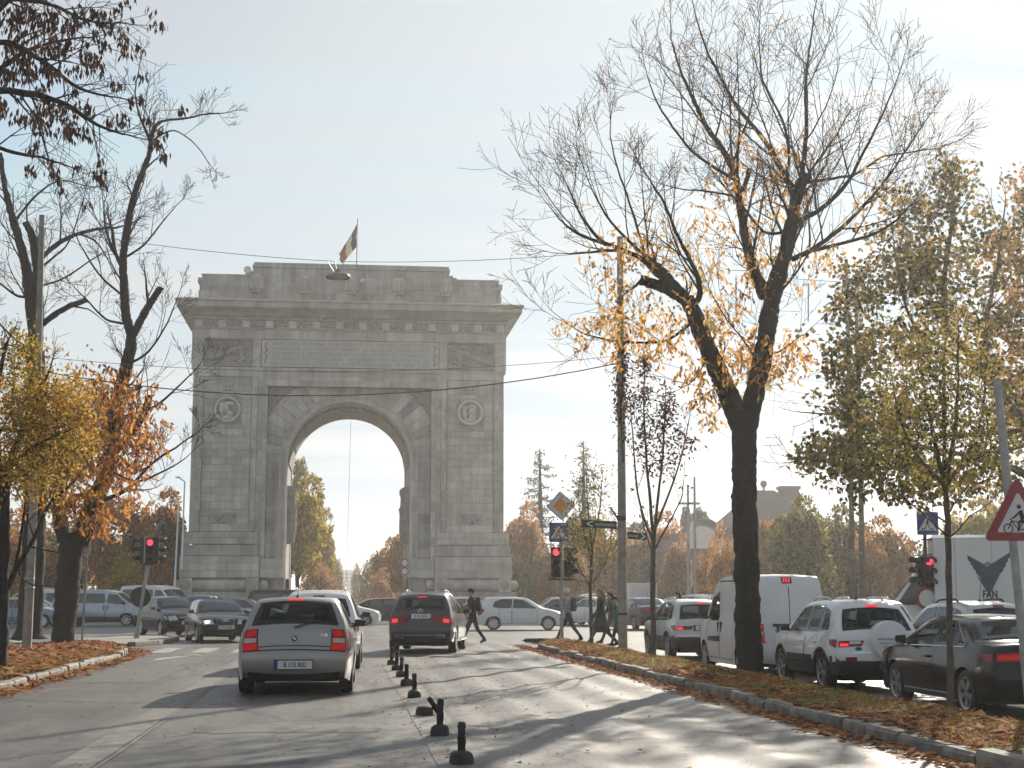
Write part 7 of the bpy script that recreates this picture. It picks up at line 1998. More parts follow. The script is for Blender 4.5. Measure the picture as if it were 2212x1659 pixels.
for y_, lab in ((0.25, 1),):
    g = MB(); g.box((-0.16, -0.35, 2.95), (-0.12, -0.13, 3.0)); g.build('visor_bracket', M_DARKM, tp)
# --- left signal post on the traffic island
X1, Y1 = gnd(298, 1384).x, 53.6
lp = empty('signal_post', (X1, Y1, 0.0)); tag(lp, 'signal post with red light and round sign seen from behind on the left island', 'signal post')
pole(lp, (0, 0, 0.08), (0.30, 0, 2.65), 0.065, 0.06, M_GALV)
g = MB(); g.obox((0, 0, 0.08), 0.32, 0.32, 0.03); g.tube([(0, 0, .08), (0.03, 0, .5)], [0.10, 0.085], 10); g.build('foot', M_GALV, lp)
head(lp, (0.36, -0.05, 3.10), R(8), lit=1); head(lp, (0.10, 0.12, 3.16), R(-80), lit=0); head(lp, (0.56, 0.12, 3.16), R(95), lit=0)
g = MB(); g.box((0.16, -0.08, 2.70), (0.24, -0.04, 3.62)); g.build('backing_strip', M_GALV, lp)
g = MB(); disc_sign(g, (0.08, 0.10, 1.52), 0.36, 0.0); fix_normals(g.build('round_sign_back', M_SBLACK, lp, smooth=True, angle=40))
# --- right signal post beyond the cars
X2, Y2 = at(2003, 1291, 41.0).x, 41.0
rp = empty('signal_post', (X2, Y2, ZR)); tag(rp, 'signal post with crossing sign and red light left of the box truck', 'signal post')
pole(rp, (0, 0, 0), (0.0, 0, 3.9), 0.05, 0.05, M_DARKM)
ped_sign(rp, (0.05, -0.12, 3.80), 0.33, R(4))
head(rp, (0.02, -0.08, 2.42), R(6), lit=1, h=0.9); 
v = head(rp, (-0.14, 0.02, 2.45), R(-75), lit=0, h=0.85)
g = MB(); g.box((-0.1, -0.03, 2.9), (0.25, 0.03, 2.94)); g.box((0.22, -0.03, 2.9), (0.26, 0.03, 3.35)); g.box((-0.1, -0.03, 3.32), (0.26, 0.03, 3.36)); g.build('bracket', M_DARKM, rp)
g = MB(); g.lathe([(0.24, -0.16), (0.33, -0.16), (0.33, -0.145), (0.24, -0.145)], (-0.07, 0, 1.68), 'Y', 28, close=True); rs = g.build('round_sign', M_SRED, rp); fix_normals(rs)
g = MB(); disc_sign(g, (-0.07, 0, 1.68), 0.25, -0.155); fix_normals(g.build('sign_face', M_SWHITE, rs))
# --- triangular bicycle warning sign, right edge
X3, Y3 = 7.72, 16.4
ts = empty('warning_sign', (X3, Y3, 0.0)); tag(ts, 'triangular red bordered bicycle warning sign on a leaning steel pole at right', 'sign')
pole(ts, (0.06, 0.05, -0.05), (-0.16, 0.05, 4.02), 0.05, 0.048, M_GALV, 16)
def tri(s, cz, rr=0.03):
    pts = []
    for k in range(3):
        a = R(90 + 120 * k); cx_, cz_ = s * math.cos(a), s * math.sin(a)
        for j in range(-2, 3):
            b = a + R(30 * j); pts.append((cx_ + rr * math.cos(b), cz + cz_ + rr * math.sin(b)))
    return pts
SZ, SC = 2.40, 0.415
t1 = flat('red_border', tri(SC, 0, 0.045), 0, M_SRED, ts, 0.01); t1.location = (-0.01, -0.02, SZ)
flat('sign_face', tri(SC * 0.66, 0, 0.02), -0.006, M_SWHITE, t1, 0.003)
def sgn(name, pts, par): flat(name, pts, -0.011, M_SBLACK, par, 0.003)
def ring_flat(cx, cz, r0, r1, par):
    g = MB(); n = 24; vs = [(cx + q * math.cos(2 * math.pi * k / n), -0.011, cz + q * math.sin(2 * math.pi * k / n)) for q in (r0, r1) for k in range(n)]
    g.add(vs, [(k, (k + 1) % n, n + (k + 1) % n, n + k) for k in range(n)]); o = g.build('bicycle_wheel', M_SBLACK, par); fix_normals(o)
BZ = -0.115
ring_flat(-0.135, BZ, 0.046, 0.060, t1); ring_flat(0.115, BZ, 0.046, 0.060, t1)
for a in (bar(-.135, BZ, -.085, BZ + .10, .012), bar(-.085, BZ + .10, -.115, BZ + .115, .012), bar(-.09, BZ + .085, .05, BZ + .075, .012), bar(-.09, BZ + .08, -.01, BZ - .01, .012), bar(-.01, BZ - .01, .115, BZ, .012), bar(-.01, BZ - .01, .05, BZ + .085, .012), bar(.05, BZ + .08, .115, BZ, .012), bar(.03, BZ + .09, .08, BZ + .092, .016)):
    sgn('bicycle_frame', a, t1)
for a in (bar(.045, BZ + .11, .02, BZ + .21, .05), bar(.02, BZ + .20, -.06, BZ + .13, .022), bar(-.06, BZ + .13, -.085, BZ + .12, .018), bar(.045, BZ + .115, -.01, BZ + .06, .030), bar(-.01, BZ + .06, .0, BZ - .015, .024), bar(0, BZ - .015, -.03, BZ - .02, .018)):
    sgn('rider', a, t1)
sgn('rider', circle(.005, BZ + .255, .026, 16), t1)
# --- concrete pole with street name signs
cp = empty('concrete_pole', (gnd(1345, 1417).x, 38.5, 0.0)); tag(cp, 'weathered concrete pole with two dark street name signs on the right median', 'pole')
g = MB(); n = 8; g.tube([(0.0, 0, 0), (0.02, 0, 5.5), (0.04, 0, 11.15)], [0.125, 0.105, 0.085], n); g.build('shaft', M_CONC, cp)
g = MB(); g.tube([(-.13, 0, 3.62), (.13, 0, 3.66)], 0.02, 6); g.lathe([(0.118, 3.5), (0.124, 3.52), (0.124, 3.60), (0.118, 3.62)], (0, 0, 0), 'Z', 16); g.build('clamp', M_DARKM, cp)
g = MB(); g.lathe([(0.124, 1.05), (0.13, 1.08), (0.124, 1.11)], (0, 0, 0), 'Z', 16); g.build('clamp', M_DARKM, cp)
g = MB(); g.tube([(-.10, 0, 3.55), (-.30, -.05, 3.85)], 0.025, 6); g.build('bracket_arm', M_DARKM, cp)
def name_sign(parent, x, z, L, h, txt, left, rot):
    o = MB(); o.box((0 if not left else -L, -0.02, -h / 2), (L if not left else 0, 0.02, h / 2)); s = o.build('name_sign', M_SGREEN, parent, bevel=0.008); s.location = (x, -0.05, z); s.rotation_euler = rot
    if left:
        c = -L + 0.22; flat('arrow', bar(c - .08, 0, c + .08, h * .36, .03), -0.024, M_SWHITE, s, 0.003); flat('arrow', bar(c - .08, 0, c + .08, -h * .36, .03), -0.024, M_SWHITE, s, 0.003)
        t = text('sign_lettering', txt, h * .62, M_SWHITE, s, (-(L - .36) / 2 - .02, -0.0225, 0), (math.pi / 2, 0, 0)); room = L - .42
    else:
        c = L - .10; flat('arrow', bar(c + .05, 0, c - .06, h * .36, .03), -0.024, M_SWHITE, s, 0.003); flat('arrow', bar(c + .05, 0, c - .06, -h * .36, .03), -0.024, M_SWHITE, s, 0.003)
        t = text('sign_lettering', txt, h * .62, M_SWHITE, s, ((L - .22) / 2, -0.0225, 0), (math.pi / 2, 0, 0)); room = L - .28
    w = max(q.co.x for q in t.data.vertices) - min(q.co.x for q in t.data.vertices); t.scale.x = room / w
name_sign(cp, -0.14, 3.38, 0.93, 0.20, 'Bulevardul Maresal Constantin Prezan', True, (0, R(3), R(-3)))
name_sign(cp, 0.15, 3.12, 0.52, 0.19, 'Soseaua Kiseleff', False, (0, R(4), R(5)))
# --- tall post at left, slim posts
lpo = empty('concrete_post'); tag(lpo, 'tall grey concrete post on the left median beside the dark trunk', 'pole')
g = MB(); g.tube([gnd(57, 1420), at(70, 1150, 39.3), at(82, 800, 39.3), at(91, 465, 39.3)], [0.13, 0.115, 0.098, 0.075], 6); g.build('shaft', M_CONC, lpo)
for v in (1250, 1270, 490, 1060):
    g = MB(); c = at(64 if v > 1200 else (90 if v < 600 else 73), v, 39.3); g.lathe([(0.125 if v > 600 else .08, -.03), (0.135 if v > 600 else .09, 0), (0.125 if v > 600 else .08, .03)], c, 'Z', 12)
    g.build('clamp', M_GALV, lpo)
sp = empty('sign_pole'); tag(sp, 'thin steel pole with small white tags right of the left trunk', 'pole')
g = MB(); g.tube([gnd(176, 1402), at(190, 1175, 45.0)], 0.035, 8); g.build('pole', M_GALV, sp)
g = MB(); a = at(186, 1195, 44.9); g.box((a.x - .06, a.y, a.z - .14), (a.x + .05, a.y + .02, a.z + .05)); g.build('small_sign', M_SWHITE, sp)
g = MB(); a = at(192, 1180, 44.9); g.box((a.x - .04, a.y, a.z - .2), (a.x + .05, a.y + .02, a.z + .25)); g.build('small_sign', M_SWHITE, sp)
for k, (u0, v0, u1, v1, Y, lab) in enumerate(((376, 1292, 386, 1088, 98, 'slim white lamp post left of the arch'), (392, 1230, 399, 1040, 101, 'slim white mast close to the left edge of the arch'))):
    lm = empty('lamp_post'); tag(lm, lab, 'lamp post', 'slim posts left of the arch')
    g = MB(); g.tube([at(u0, v0, Y), at(u1, v1, Y)], [0.07, 0.05], 7); g.build('pole', M_WHITE, lm)
    g = MB(); c = at(u1, v1, Y); g.tube([c, (c.x - .4, c.y, c.z + .25)], 0.04, 6); g.box((c.x - .6, c.y - .1, c.z + .22), (c.x - .3, c.y + .1, c.z + .32)); g.build('lamp_head', M_WHITE, lm)
for k, (u, vt, dx, lab) in enumerate(((1836, 560, 2, 'left one of two tall grey poles behind the white compact SUV'), (1857, 640, 2, 'right one of two tall grey poles behind the white compact SUV'))):
    po = empty('tall_pole'); tag(po, lab, 'pole', 'twin poles')
    g = MB(); Y = 52.0; a = at(u + 5, 1291, Y); g.tube([(a.x, Y, -.1), at(u, 900, Y), at(u - 8, vt, Y)], [0.10, 0.088, 0.062], 10); g.build('shaft', M_CONC, po, smooth=True)
    g = MB(); c = at(u + 3, 1195, Y); g.lathe([(.098, -.05), (.11, 0), (.098, .05)], c, 'Z', 10); g.build('clamp', M_GALV, po)
for k, (u, vt, lab) in enumerate(((1486, 1050, 'left floodlight mast before the grey roofed house'), (1500, 1030, 'right floodlight mast before the grey roofed house'))):
    po = empty('floodlight_mast'); tag(po, lab, 'mast', 'floodlight masts'); Y = 98.0
    a = at(u + (1 if k == 0 else 2), 1290, Y); g = MB(); g.tube([(a.x, Y, -.1), at(u, vt, Y)], [0.14, 0.07], 8); g.build('shaft', M_GALV, po)
    g = MB(); c = at(u - (10 if k == 0 else 5), 1088, Y); g.box((c.x - .35, Y - .2, c.z - .06), (c.x + .5, Y + .1, c.z + .08)); g.build('lamp_head', M_GALV, po)
# --- rubber bollards between the lanes
M_RUB = mat('bollard_rubber', (0.020, 0.020, 0.021), 0.7, var=0.5, scale=9, bump=0.4)
M_RUBB = mat('bollard_base', (0.045, 0.038, 0.03), 0.8, var=0.6, scale=7, bump=0.6)
def bollard(label, u, v, hpx, broken=False, dirty=False, seed=0):
    p = gnd(u, v); r = random.Random(seed); t = empty('lane_bollard', p, r.uniform(-.2, .2)); tag(t, label, 'bollard', 'rubber bollards between the lanes')
    H = hpx / F * p.y
    g = MB(); prof = [(0.112, 0.0), (0.110, 0.06), (0.098, 0.10), (0.075, 0.118), (0.04, 0.124)]
    vs = []
    for rr, z in prof:
        for k in range(12):
            a = 2 * math.pi * k / 12; c, s_ = math.cos(a), math.sin(a); q = (abs(c) ** 4 + abs(s_) ** 4) ** -0.25
            vs.append((rr * c * q * 0.92, rr * s_ * q * 1.2, z))
    fs = [(i * 12 + k, i * 12 + (k + 1) % 12, (i + 1) * 12 + (k + 1) % 12, (i + 1) * 12 + k) for i in range(4) for k in range(12)] + [tuple(48 + k for k in range(12))]
    g.add(vs, fs); g.build('base', M_RUBB if (broken or dirty) else M_RUB, t, smooth=True, angle=50)
    g = MB(); pr = [(0.0, 0), (0.038, 0), (0.036, 0.06), (0.040, 0.065), (0.040, 0.14), (0.035, 0.145), (0.035, 0.21), (0.040, 0.215), (0.039, H - 0.14), (0.028, H - 0.118), (0.0, H - 0.114)]
    if broken: H = 0.40; pr[-3:] = [(0.039, 0.24), (0.028, 0.265), (0.0, 0.27)]
    pr = [(a, min(b, H - 0.114)) for a, b in pr]; g.lathe(pr, (0, 0, 0), 'Z', 12); o = g.build('post', M_RUB, t, smooth=True, angle=40)
    if broken: o.location = (0.19, -0.06, 0.02); o.rotation_euler = (0.1, R(-36), 0)
    else: o.location = (0, 0, 0.114); o.rotation_euler = (r.uniform(-.04, .04), r.uniform(-.04, .04), 0)
BO = [(997, 1652, 90, 'nearest rubber bollard cut by the lower picture edge', 0, 1), (950, 1590, 78, 'second nearest upright bollard with black base', 0, 0), (917, 1546, 44, 'broken bollard with its post leaning off the base', 1, 1), (895, 1508, 52, 'upright bollard just beyond the broken one', 0, 0), (878, 1482, 46, 'second upright bollard beyond the broken one', 0, 1), (867, 1463, 43, 'third upright bollard beyond the broken one', 0, 0), (857, 1449, 40, 'fourth upright bollard beyond the broken one', 0, 0), (846, 1437, 38, 'farthest bollard of the row', 0, 0)]
for k, (u, v, h, lab, br, dirty) in enumerate(BO):
    bollard(lab, u, v, h, bool(br), bool(dirty), k)
# --- hanging street lamps and cables
M_WIRE = mat('cable', (0.06, 0.06, 0.065), 0.7)
def sag(a, b, s, n=14):
    a, b = Vector(a), Vector(b); return [a.lerp(b, k / n) - Vector((0, 0, s * 4 * (k / n) * (1 - k / n))) for k in range(n + 1)]
def cable(label, a, b, s=0.15, rad=0.012, name='cable'):
    g = MB(); g.tube(sag(a, b, s), rad * 0.65, 5); o = g.build(name, M_WIRE); tag(o, label, 'cable', 'overhead cables')
def hung_lamp(label, u, v, Y, w, kind):
    c = at(u, v, Y); t = empty('hanging_lamp', c); tag(t, label, 'street lamp', 'lamps hung on cables')
    g = MB(); g.lathe([(0.0, 0.10), (w * .25, 0.09), (w * .47, 0.05), (w * .5, 0.0), (w * .48, -0.03)], (0, 0, 0), 'Z', 28); g.build('shade', M_GALV, t, smooth=True)
    g = MB(); g.lathe([(0.0, -0.055), (w * .25, -0.045), (w * .40, -0.01)], (0, 0, 0), 'Z', 24); g.build('glass_cover', M_SWHITE, t, smooth=True)
    g = MB(); g.box((-.07, -.07, .09), (.07, .07, .2)); g.tube([(-.10, 0, .1), (-.28, 0, .42)], 0.012, 5); g.tube([(.06, 0, .15), (.16, 0, .42)], 0.012, 5); g.tube([(-.04, 0, .2), (-.1, 0, .42)], 0.012, 5); g.build('hanger', M_GALV, t)
    return c
lc = hung_lamp('lamp hung on a cable in front of the arch attic', 730, 598, 38.9, 0.66, 0)
cable('cable from the left post to the hanging lamp', at(90, 492, 39.3), lc + Vector((-.1, 0, .42)), 0.12)
cable('cable from the hanging lamp to the concrete pole', lc + Vector((.16, 0, .42)), at(1340, 540, 38.5), 0.12)
cable('thick twisted cable bundle sagging across the arch', at(78, 800, 39.3), at(1343, 783, 38.5), 0.78, 0.024)
cable('thin cable below the inscription', at(80, 770, 39.4), at(1342, 768, 38.6), 0.42, 0.011)
cable('cable from the concrete pole towards the right poles', at(1343, 790, 38.5), at(1836, 880, 52), 0.25, 0.012)
cable('second cable from the concrete pole to the right poles', at(1343, 760, 38.5), at(1836, 860, 52), 0.2, 0.010)
cable('long cable falling from the concrete pole to the far right', at(1343, 800, 38.5), at(1700, 1000, 90), 0.3, 0.014)
cable('cable carrying the lamp and light tubes at right', at(1690, 600, 46), at(2260, 610, 44), 0.15, 0.012)
cable('vertical cable hanging inside the arch opening', at(758, 908, 113.8), at(748, 1255, 113.8), 0.0, 0.02)
c = hung_lamp('lamp hung among the plane leaves at right', 1856, 645, 45.5, 0.66, 1)
M_TUBE = mat('light_tube', (0.55, 0.58, 0.60), 0.35)
for k, (u, v0, v1) in enumerate(((1746, 612, 695), (1894, 655, 720), (1972, 650, 745), (2044, 640, 720), (2128, 620, 690), (1590, 600, 680))):
    g = MB(); a, b = at(u, v0, 45.6), at(u, v1, 45.6); g.tube([a, b], 0.022, 8); g.tube([a + Vector((0, 0, .12)), a], 0.006, 4)
    o = g.build('light_tube', M_TUBE); tag(o, ['unlit light tube hanging left of the plane leaves', 'unlit light tube just right of the right hanging lamp', 'third unlit light tube among the plane leaves', 'fourth unlit light tube among the plane leaves', 'unlit light tube nearest the right picture edge', 'unlit light tube between the limbs of the large tree'][k], 'light tube', 'festive light tubes')
# street signs beyond the arch
sg = empty('sign_post'); tag(sg, 'post with two round signs by the right reveal of the arch', 'sign'); Y = 108.5
a = at(878, 1290, Y); g = MB(); g.tube([(a.x, Y, .2), at(877, 1175, Y)], 0.05, 7); g.build('pole', M_GALV, sg)
for v, m in ((1216, M_SWHITE), (1234, M_SWHITE)):
    c = at(874, v, Y - .1); g = MB(); disc_sign(g, c, 0.28, 0.0); o = g.build('round_sign', m, sg); fix_normals(o)
    g = MB(); g.lathe([(0.22, -.01), (0.29, -.01), (0.29, 0.0), (.22, 0)], c, 'Y', 24, close=True); fix_normals(g.build('red_ring', M_SRED, o))
# log lying at the refuge
g = MB(); a = gnd(1135, 1389); b = gnd(1212, 1392); g.tube([a + Vector((0, 0, .09)), a.lerp(b, .5) + Vector((0, 0, .1)), b + Vector((0, 0, .09))], [0.07, 0.08, 0.07], 8)
o = g.build('fallen_pole', M_BARK, smooth=True); tag(o, 'dark pole lying across the median head below the signal post', 'pole')

# ------------------------------------------------------------------ houses and far buildings
M_ROOF = mat('roof_slate', (0.11, 0.10, 0.105), 0.8, var=0.2, scale=1.5, bump=0.4, bscale=3)
M_WALLH = mat('house_wall', (0.19, 0.185, 0.19), 0.85, var=0.12, scale=.6)
M_WIND = mat('house_window', (0.05, 0.055, 0.065), 0.2, var=0.2)
def house(label, u0, u1, v_eave, v_ridge, Y, depth, name='house', wins=3, hip=True):
    a, b = at(u0, v_eave, Y), at(u1, v_eave, Y); zr = at((u0 + u1) / 2, v_ridge, Y + depth / 2).z; ze = a.z; cx_ = (a.x + b.x) / 2; hw = (b.x - a.x) / 2
    t = empty(name, (cx_, Y, -.3)); tag(t, label, 'house')
    g = MB(); g.box((-hw + .4, 0.4, 0), (hw - .4, depth - .4, ze + .3)); w = g.build('wall', M_WALLH, t)
    g = MB(); k = hw * (0.35 if hip else 0.0)
    vs = [(-hw, 0, ze + .3), (hw, 0, ze + .3), (hw, depth, ze + .3), (-hw, depth, ze + .3), (-hw + hw * .75, depth / 2, zr + .3), (hw - hw * .75, depth / 2, zr + .3)]
    g.add(vs, [(0, 1, 5, 4), (1, 2, 5), (2, 3, 4, 5), (3, 0, 4), (3, 2, 1, 0)]); rf = g.build('roof', M_ROOF, t)
    g = MB(); g.tube([vs[4], vs[0]], 0.12, 5); g.tube([vs[5], vs[1]], 0.12, 5); g.tube([vs[4], vs[5]], 0.12, 5); g.build('ridge_tiles', M_WALLH, rf)
    for k in range(wins):
        x = -hw + 1.4 + (2 * hw - 2.8) * (k + .5) / wins; z = ze - 1.5
        g = MB(); g.box((x - .5, 0.33, z - .8), (x + .5, 0.45, z + .8)); wn_ = g.build('window', M_WALLH, t)
        g = MB(); g.box((x - .42, 0.30, z - .72), (x + .42, 0.34, z + .72)); g.build('pane', M_WIND, wn_)
    return t, vs, zr
h1, vs1, zr1 = house('grey slate roofed house left of the large trunk', 1475, 1640, 1185, 1125, 112, 12)
h2, vs2, zr2 = house('tall hipped roof with ball finial right of the large trunk', 1600, 1790, 1135, 1062, 140, 14)
g = MB(); c = vs2[4]; c = ((vs2[4][0] + vs2[5][0]) / 2, vs2[4][1], vs2[4][2]); g.lathe([(0.5, -.6), (.12, .1), (.1, .35), (.3, .6), (.36, .8), (.28, 1.02), (0, 1.15)], c, 'Z', 12); g.build('finial', M_ROOF, h2)
g = MB(); x = vs2[5][0] + 1.4; g.box((x - .9, 6, zr2 - 2.0), (x + .9, 7.4, zr2 + .5)); g.box((x - 1.05, 5.9, zr2 + .5), (x + 1.05, 7.5, zr2 + .8)); g.build('chimney', M_WALLH, h2)
# grey site wall in front of the house, white container
g = MB(); a, b = at(1450, 1290, 108), at(1540, 1290, 108); g.box((a.x, 108, -.3), (b.x + 3, 108.4, at(1490, 1215, 108).z)); o = g.build('site_wall', M_WALLH); tag(o, 'plain grey wall in front of the slate roofed house', 'wall')
ct = empty('container', (0, 0, 0)); tag(ct, 'white ribbed container behind the navy saloon', 'container')
a, b = at(1361, 1291, 110), at(1421, 1291, 110); zt = at(1390, 1259, 110).z
g = MB(); g.box((a.x, 110, 0.2), (b.x, 114, zt)); g.build('box', M_WHITE, ct)
g = MB()
for k in range(18):
    x = a.x + (b.x - a.x) * (k + .5) / 18; g.box((x - .02, 109.95, .3), (x + .02, 110.02, zt - .1))
g.build('rib', M_SWHITE, ct)
# far block at the end of the avenue
M_FAR = mat('far_block', (0.30, 0.33, 0.36), 0.9, var=0.08, scale=.05)
fb = empty('far_building'); tag(fb, 'pale blue far office block at the end of the avenue through the arch', 'building')
a, b = at(722, 1291, 760), at(775, 1291, 760); zt = at(745, 1231, 760).z
g = MB(); g.box((a.x, 760, -1), (b.x, 790, zt)); g.build('wall', M_FAR, fb)
g = MB()
nb = 7
for k in range(nb):
    z = 2 + (zt - 3) * k / nb
    for j in range(5):
        x = a.x + (b.x - a.x) * (j + .5) / 5; g = MB(); g.box((x - .9, 759.7, z), (x + .9, 760.1, z + 1.1)); g.build('window', M_WIND, fb)
# hills of rough wood far behind, so that the ground meets the sky behind trees
g = MB(); r = random.Random(5)
for k in range(9000):
    a = r.uniform(R(-34), R(34)); d = r.uniform(185, 215); x, y = d * math.sin(a), d * math.cos(a)
    if abs(x) < 13: continue
    hmax = 6.5 + 3.0 * noise.noise((x * .05, y * .05, 2)) ; z = r.uniform(0, hmax); s = r.uniform(.35, .8); u_ = rvec(r); w_ = u_.cross(rvec(r)).normalized(); p = Vector((x, y, z)); q = len(g.v)
    g.v += [tuple(p - u_ * s), tuple(p + w_ * s * .6), tuple(p + u_ * s), tuple(p - w_ * s * .6)]; g.f += [(q, q + 1, q + 2), (q, q + 2, q + 3)]; g.m += [0, 0]
o = g.build('far_wood', LF_OLIVE); tag(o, 'low dark wood closing the square behind the other trees', 'wood', kind='stuff')
# ------------------------------------------------------------------ people on the crossing
M_SKIN = mat('skin', (0.48, 0.29, 0.21), 0.6, var=0.1)
def cloth(n, c): return mat('cloth_' + n, c, 0.9, var=0.25, scale=9, bump=0.3, bscale=30)
C_BLACK = cloth('black', (0.014, 0.014, 0.016)); C_GREY = cloth('grey', (0.27, 0.27, 0.32)); C_DENIM = cloth('dark_denim', (0.03, 0.035, 0.055)); C_GREEN = cloth('green', (0.03, 0.17, 0.13)); C_OLIVE = cloth('olive', (0.06, 0.07, 0.055)); C_SHOE = cloth('shoe', (0.02, 0.018, 0.018)); C_LGREY = cloth('pale_grey', (0.30, 0.30, 0.31))
H_GREY = cloth('grey_hair', (0.50, 0.49, 0.47)); H_DARK = cloth('dark_hair', (0.03, 0.022, 0.018)); H_BLOND = cloth('chestnut_hair', (0.24, 0.14, 0.07))
def person(label, loc, rz, H=1.75, stride=0.42, bend=0.35, lead=1, top=C_BLACK, sleeves=True, legs=C_BLACK, hair=H_DARK, long_hair=False, arm=(0.25, -0.25), elbow=(0.35, 0.25), bulk=1.0, look=0.0, coat=None, bag=None, lean=0.04):
    """one skinned figure, forward is +Y before turning by rz"""
    k = H / 1.75
    V = {}; E = []; Rr = {}
    def j(n, x, y, z, r_): V[n] = Vector((x, y, z)); Rr[n] = r_
    j('pel', 0, 0, 0.95, .135 * bulk); j('waist', 0, lean * .4, 1.10, .130 * bulk); j('chest', 0, lean, 1.30, .150 * bulk); j('upper', 0, lean * 1.2, 1.42, .115 * bulk); j('neck', 0, lean * 1.4, 1.51, .052)
    j('jaw', 0, lean * 1.5 + .025, 1.58, .072); j('head', 0, lean * 1.5 + .012, 1.655, .093); j('crown', 0, lean * 1.5, 1.715, .068)
    E += [('pel', 'waist'), ('waist', 'chest'), ('chest', 'upper'), ('upper', 'neck'), ('neck', 'jaw'), ('jaw', 'head'), ('head', 'crown')]
    for s, nm in ((-1, 'L'), (1, 'R')):
        j('sh' + nm, s * .185 * bulk, lean, 1.41, .066 * bulk); a = arm[0 if s < 0 else 1]; e = elbow[0 if s < 0 else 1]
        ex, ey, ez = s * .225 * bulk, lean + .29 * math.sin(a), 1.41 - .29 * math.cos(a); j('el' + nm, ex, ey, ez, .048 * bulk)
        b = a + e; wx, wy, wz = s * .22, ey + .25 * math.sin(b), ez - .25 * math.cos(b); j('wr' + nm, wx, wy, wz, .033 if sleeves is False else .038)
        hx, hy, hz = s * .215, wy + .08 * math.sin(b), wz - .08 * math.cos(b); j('ha' + nm, hx, hy, hz, .036)
        E += [('upper', 'sh' + nm), ('sh' + nm, 'el' + nm), ('el' + nm, 'wr' + nm), ('wr' + nm, 'ha' + nm)]
        f = stride if s == lead else -stride * .85; kb = .06 if s == lead else bend
        j('hip' + nm, s * .085, 0, .90, .105 * bulk ** .5)
        ky, kz = .43 * math.sin(f), .90 - .43 * math.cos(f); j('kn' + nm, s * .095, ky, kz, .066)
        g_ = f - kb; ay, az = ky + .42 * math.sin(g_), kz - .42 * math.cos(g_); j('an' + nm, s * .095, ay, az, .045)
        t = .35 if s == lead else -.55
        j('to' + nm, s * .105, ay + .19 * math.cos(t), az - .035 + .19 * math.sin(t) * .6, .036); j('he' + nm, s * .095, ay - .05, az - .04, .036)
        E += [('pel', 'hip' + nm), ('hip' + nm, 'kn' + nm), ('kn' + nm, 'an' + nm), ('an' + nm, 'to' + nm), ('an' + nm, 'he' + nm)]
    names = list(V); ix = {n: i for i, n in enumerate(names)}
    me = bpy.data.meshes.new('figure'); me.from_pydata([V[n] for n in names], [(ix[a], ix[b]) for a, b in E], [])
    o = bpy.data.objects.new('figure', me); COL.objects.link(o)
    md = o.modifiers.new('skin', 'SKIN'); md.use_smooth_shade = True
    sl = me.skin_vertices[0].data if me.skin_vertices else None
    if sl is None:
        bm = bmesh.new(); bm.from_mesh(me); bm.verts.layers.skin.verify(); bm.to_mesh(me); bm.free(); sl = me.skin_vertices[0].data
    for n in names:
        sl[ix[n]].radius = (Rr[n] * (1.12 if n in ('pel', 'waist', 'chest', 'upper') else 1.0), Rr[n] * (0.80 if n in ('pel', 'waist', 'chest', 'upper') else 1.0)); sl[ix[n]].use_root = (n == 'pel')
    sb = o.modifiers.new('sub', 'SUBSURF'); sb.levels = 2; sb.render_levels = 2
    dg = bpy.context.evaluated_depsgraph_get(); m2 = bpy.data.meshes.new_from_object(o.evaluated_get(dg)); bpy.data.objects.remove(o)
    g = MB(); g.v = [tuple(v.co) for v in m2.vertices]; g.f = [tuple(p.vertices) for p in m2.polygons]
    def dist(p, a, b):
        d = b - a; t = max(0, min(1, (p - a).dot(d) / max(1e-9, d.dot(d)))); return (p - a - d * t).length
    segs = []
    for a, b in E:
        key = a[:2] + b[:2]
        if 'ne' in (a[:2], b[:2]) and a != 'upper': mi = 0
        elif a in ('neck', 'jaw', 'head'): mi = 0
        elif a.startswith('wr'): mi = 0
        elif a.startswith('el'): mi = 1 if sleeves else 0
        elif b.startswith(('to', 'he')) and a.startswith('an'): mi = 3
        elif a.startswith(('hip', 'kn')) or b.startswith('hip'): mi = 2
        else: mi = 1
        segs.append((V[a], V[b], mi, min(Rr[a], Rr[b])))
    for f in g.f:
        c = Vector((0, 0, 0))
        for i in f: c += Vector(g.v[i])
        c /= len(f); g.m.append(min(segs, key=lambda s_: dist(c, s_[0], s_[1]) - s_[3])[2])
    bpy.data.meshes.remove(m2)
    for s, nm in ((-1, 'L'), (1, 'R')):      # five fingers grow out of each palm
        h = V['ha' + nm]; d = (V['ha' + nm] - V['wr' + nm]).normalized(); fw = Vector((0, 1, 0))
        for q in range(4):
            o_ = h + fw * (-.03 + .02 * q) + d * .02; L = (.06, .07, .072, .055)[q]; mid = o_ + d * L * .55; g.tube([o_, mid, mid + d * L * .35 + Vector((-s * .018, 0, 0))], [.010, .009, .007], 5)
        th = h + Vector((-s * .01, .035, .01)); g.tube([th, th + d * .03 + Vector((-s * .012, .02, 0)), th + d * .055 + Vector((-s * .016, .024, 0))], [.011, .010, .008], 5)
    # nose and ears
    hd = V['head']; g.tube([hd + Vector((0, .085, .015)), hd + Vector((0, .118, -.03)), hd + Vector((0, .09, -.04))], [.010, .014, .010], 6)
    for s in (-1, 1): g.lathe([(0.0, s * .012), (.025, s * .008), (.028, 0)], (hd.x + s * .088, hd.y - .005, hd.z - .005), 'X', 8)
    body = g.build('person', [M_SKIN, top, legs, C_SHOE], smooth=True)
    zmin = min(v[2] for v in g.v)
    body.location = (loc[0], loc[1], loc[2] - zmin * k); body.rotation_euler = (0, 0, rz); body.scale = (k, k, k)
    tag(body, label, 'person', 'people crossing the street')
    # hair
    hg = MB(); n, mr = 16, 8; c = V['head'] + Vector((0, -.012, .022))
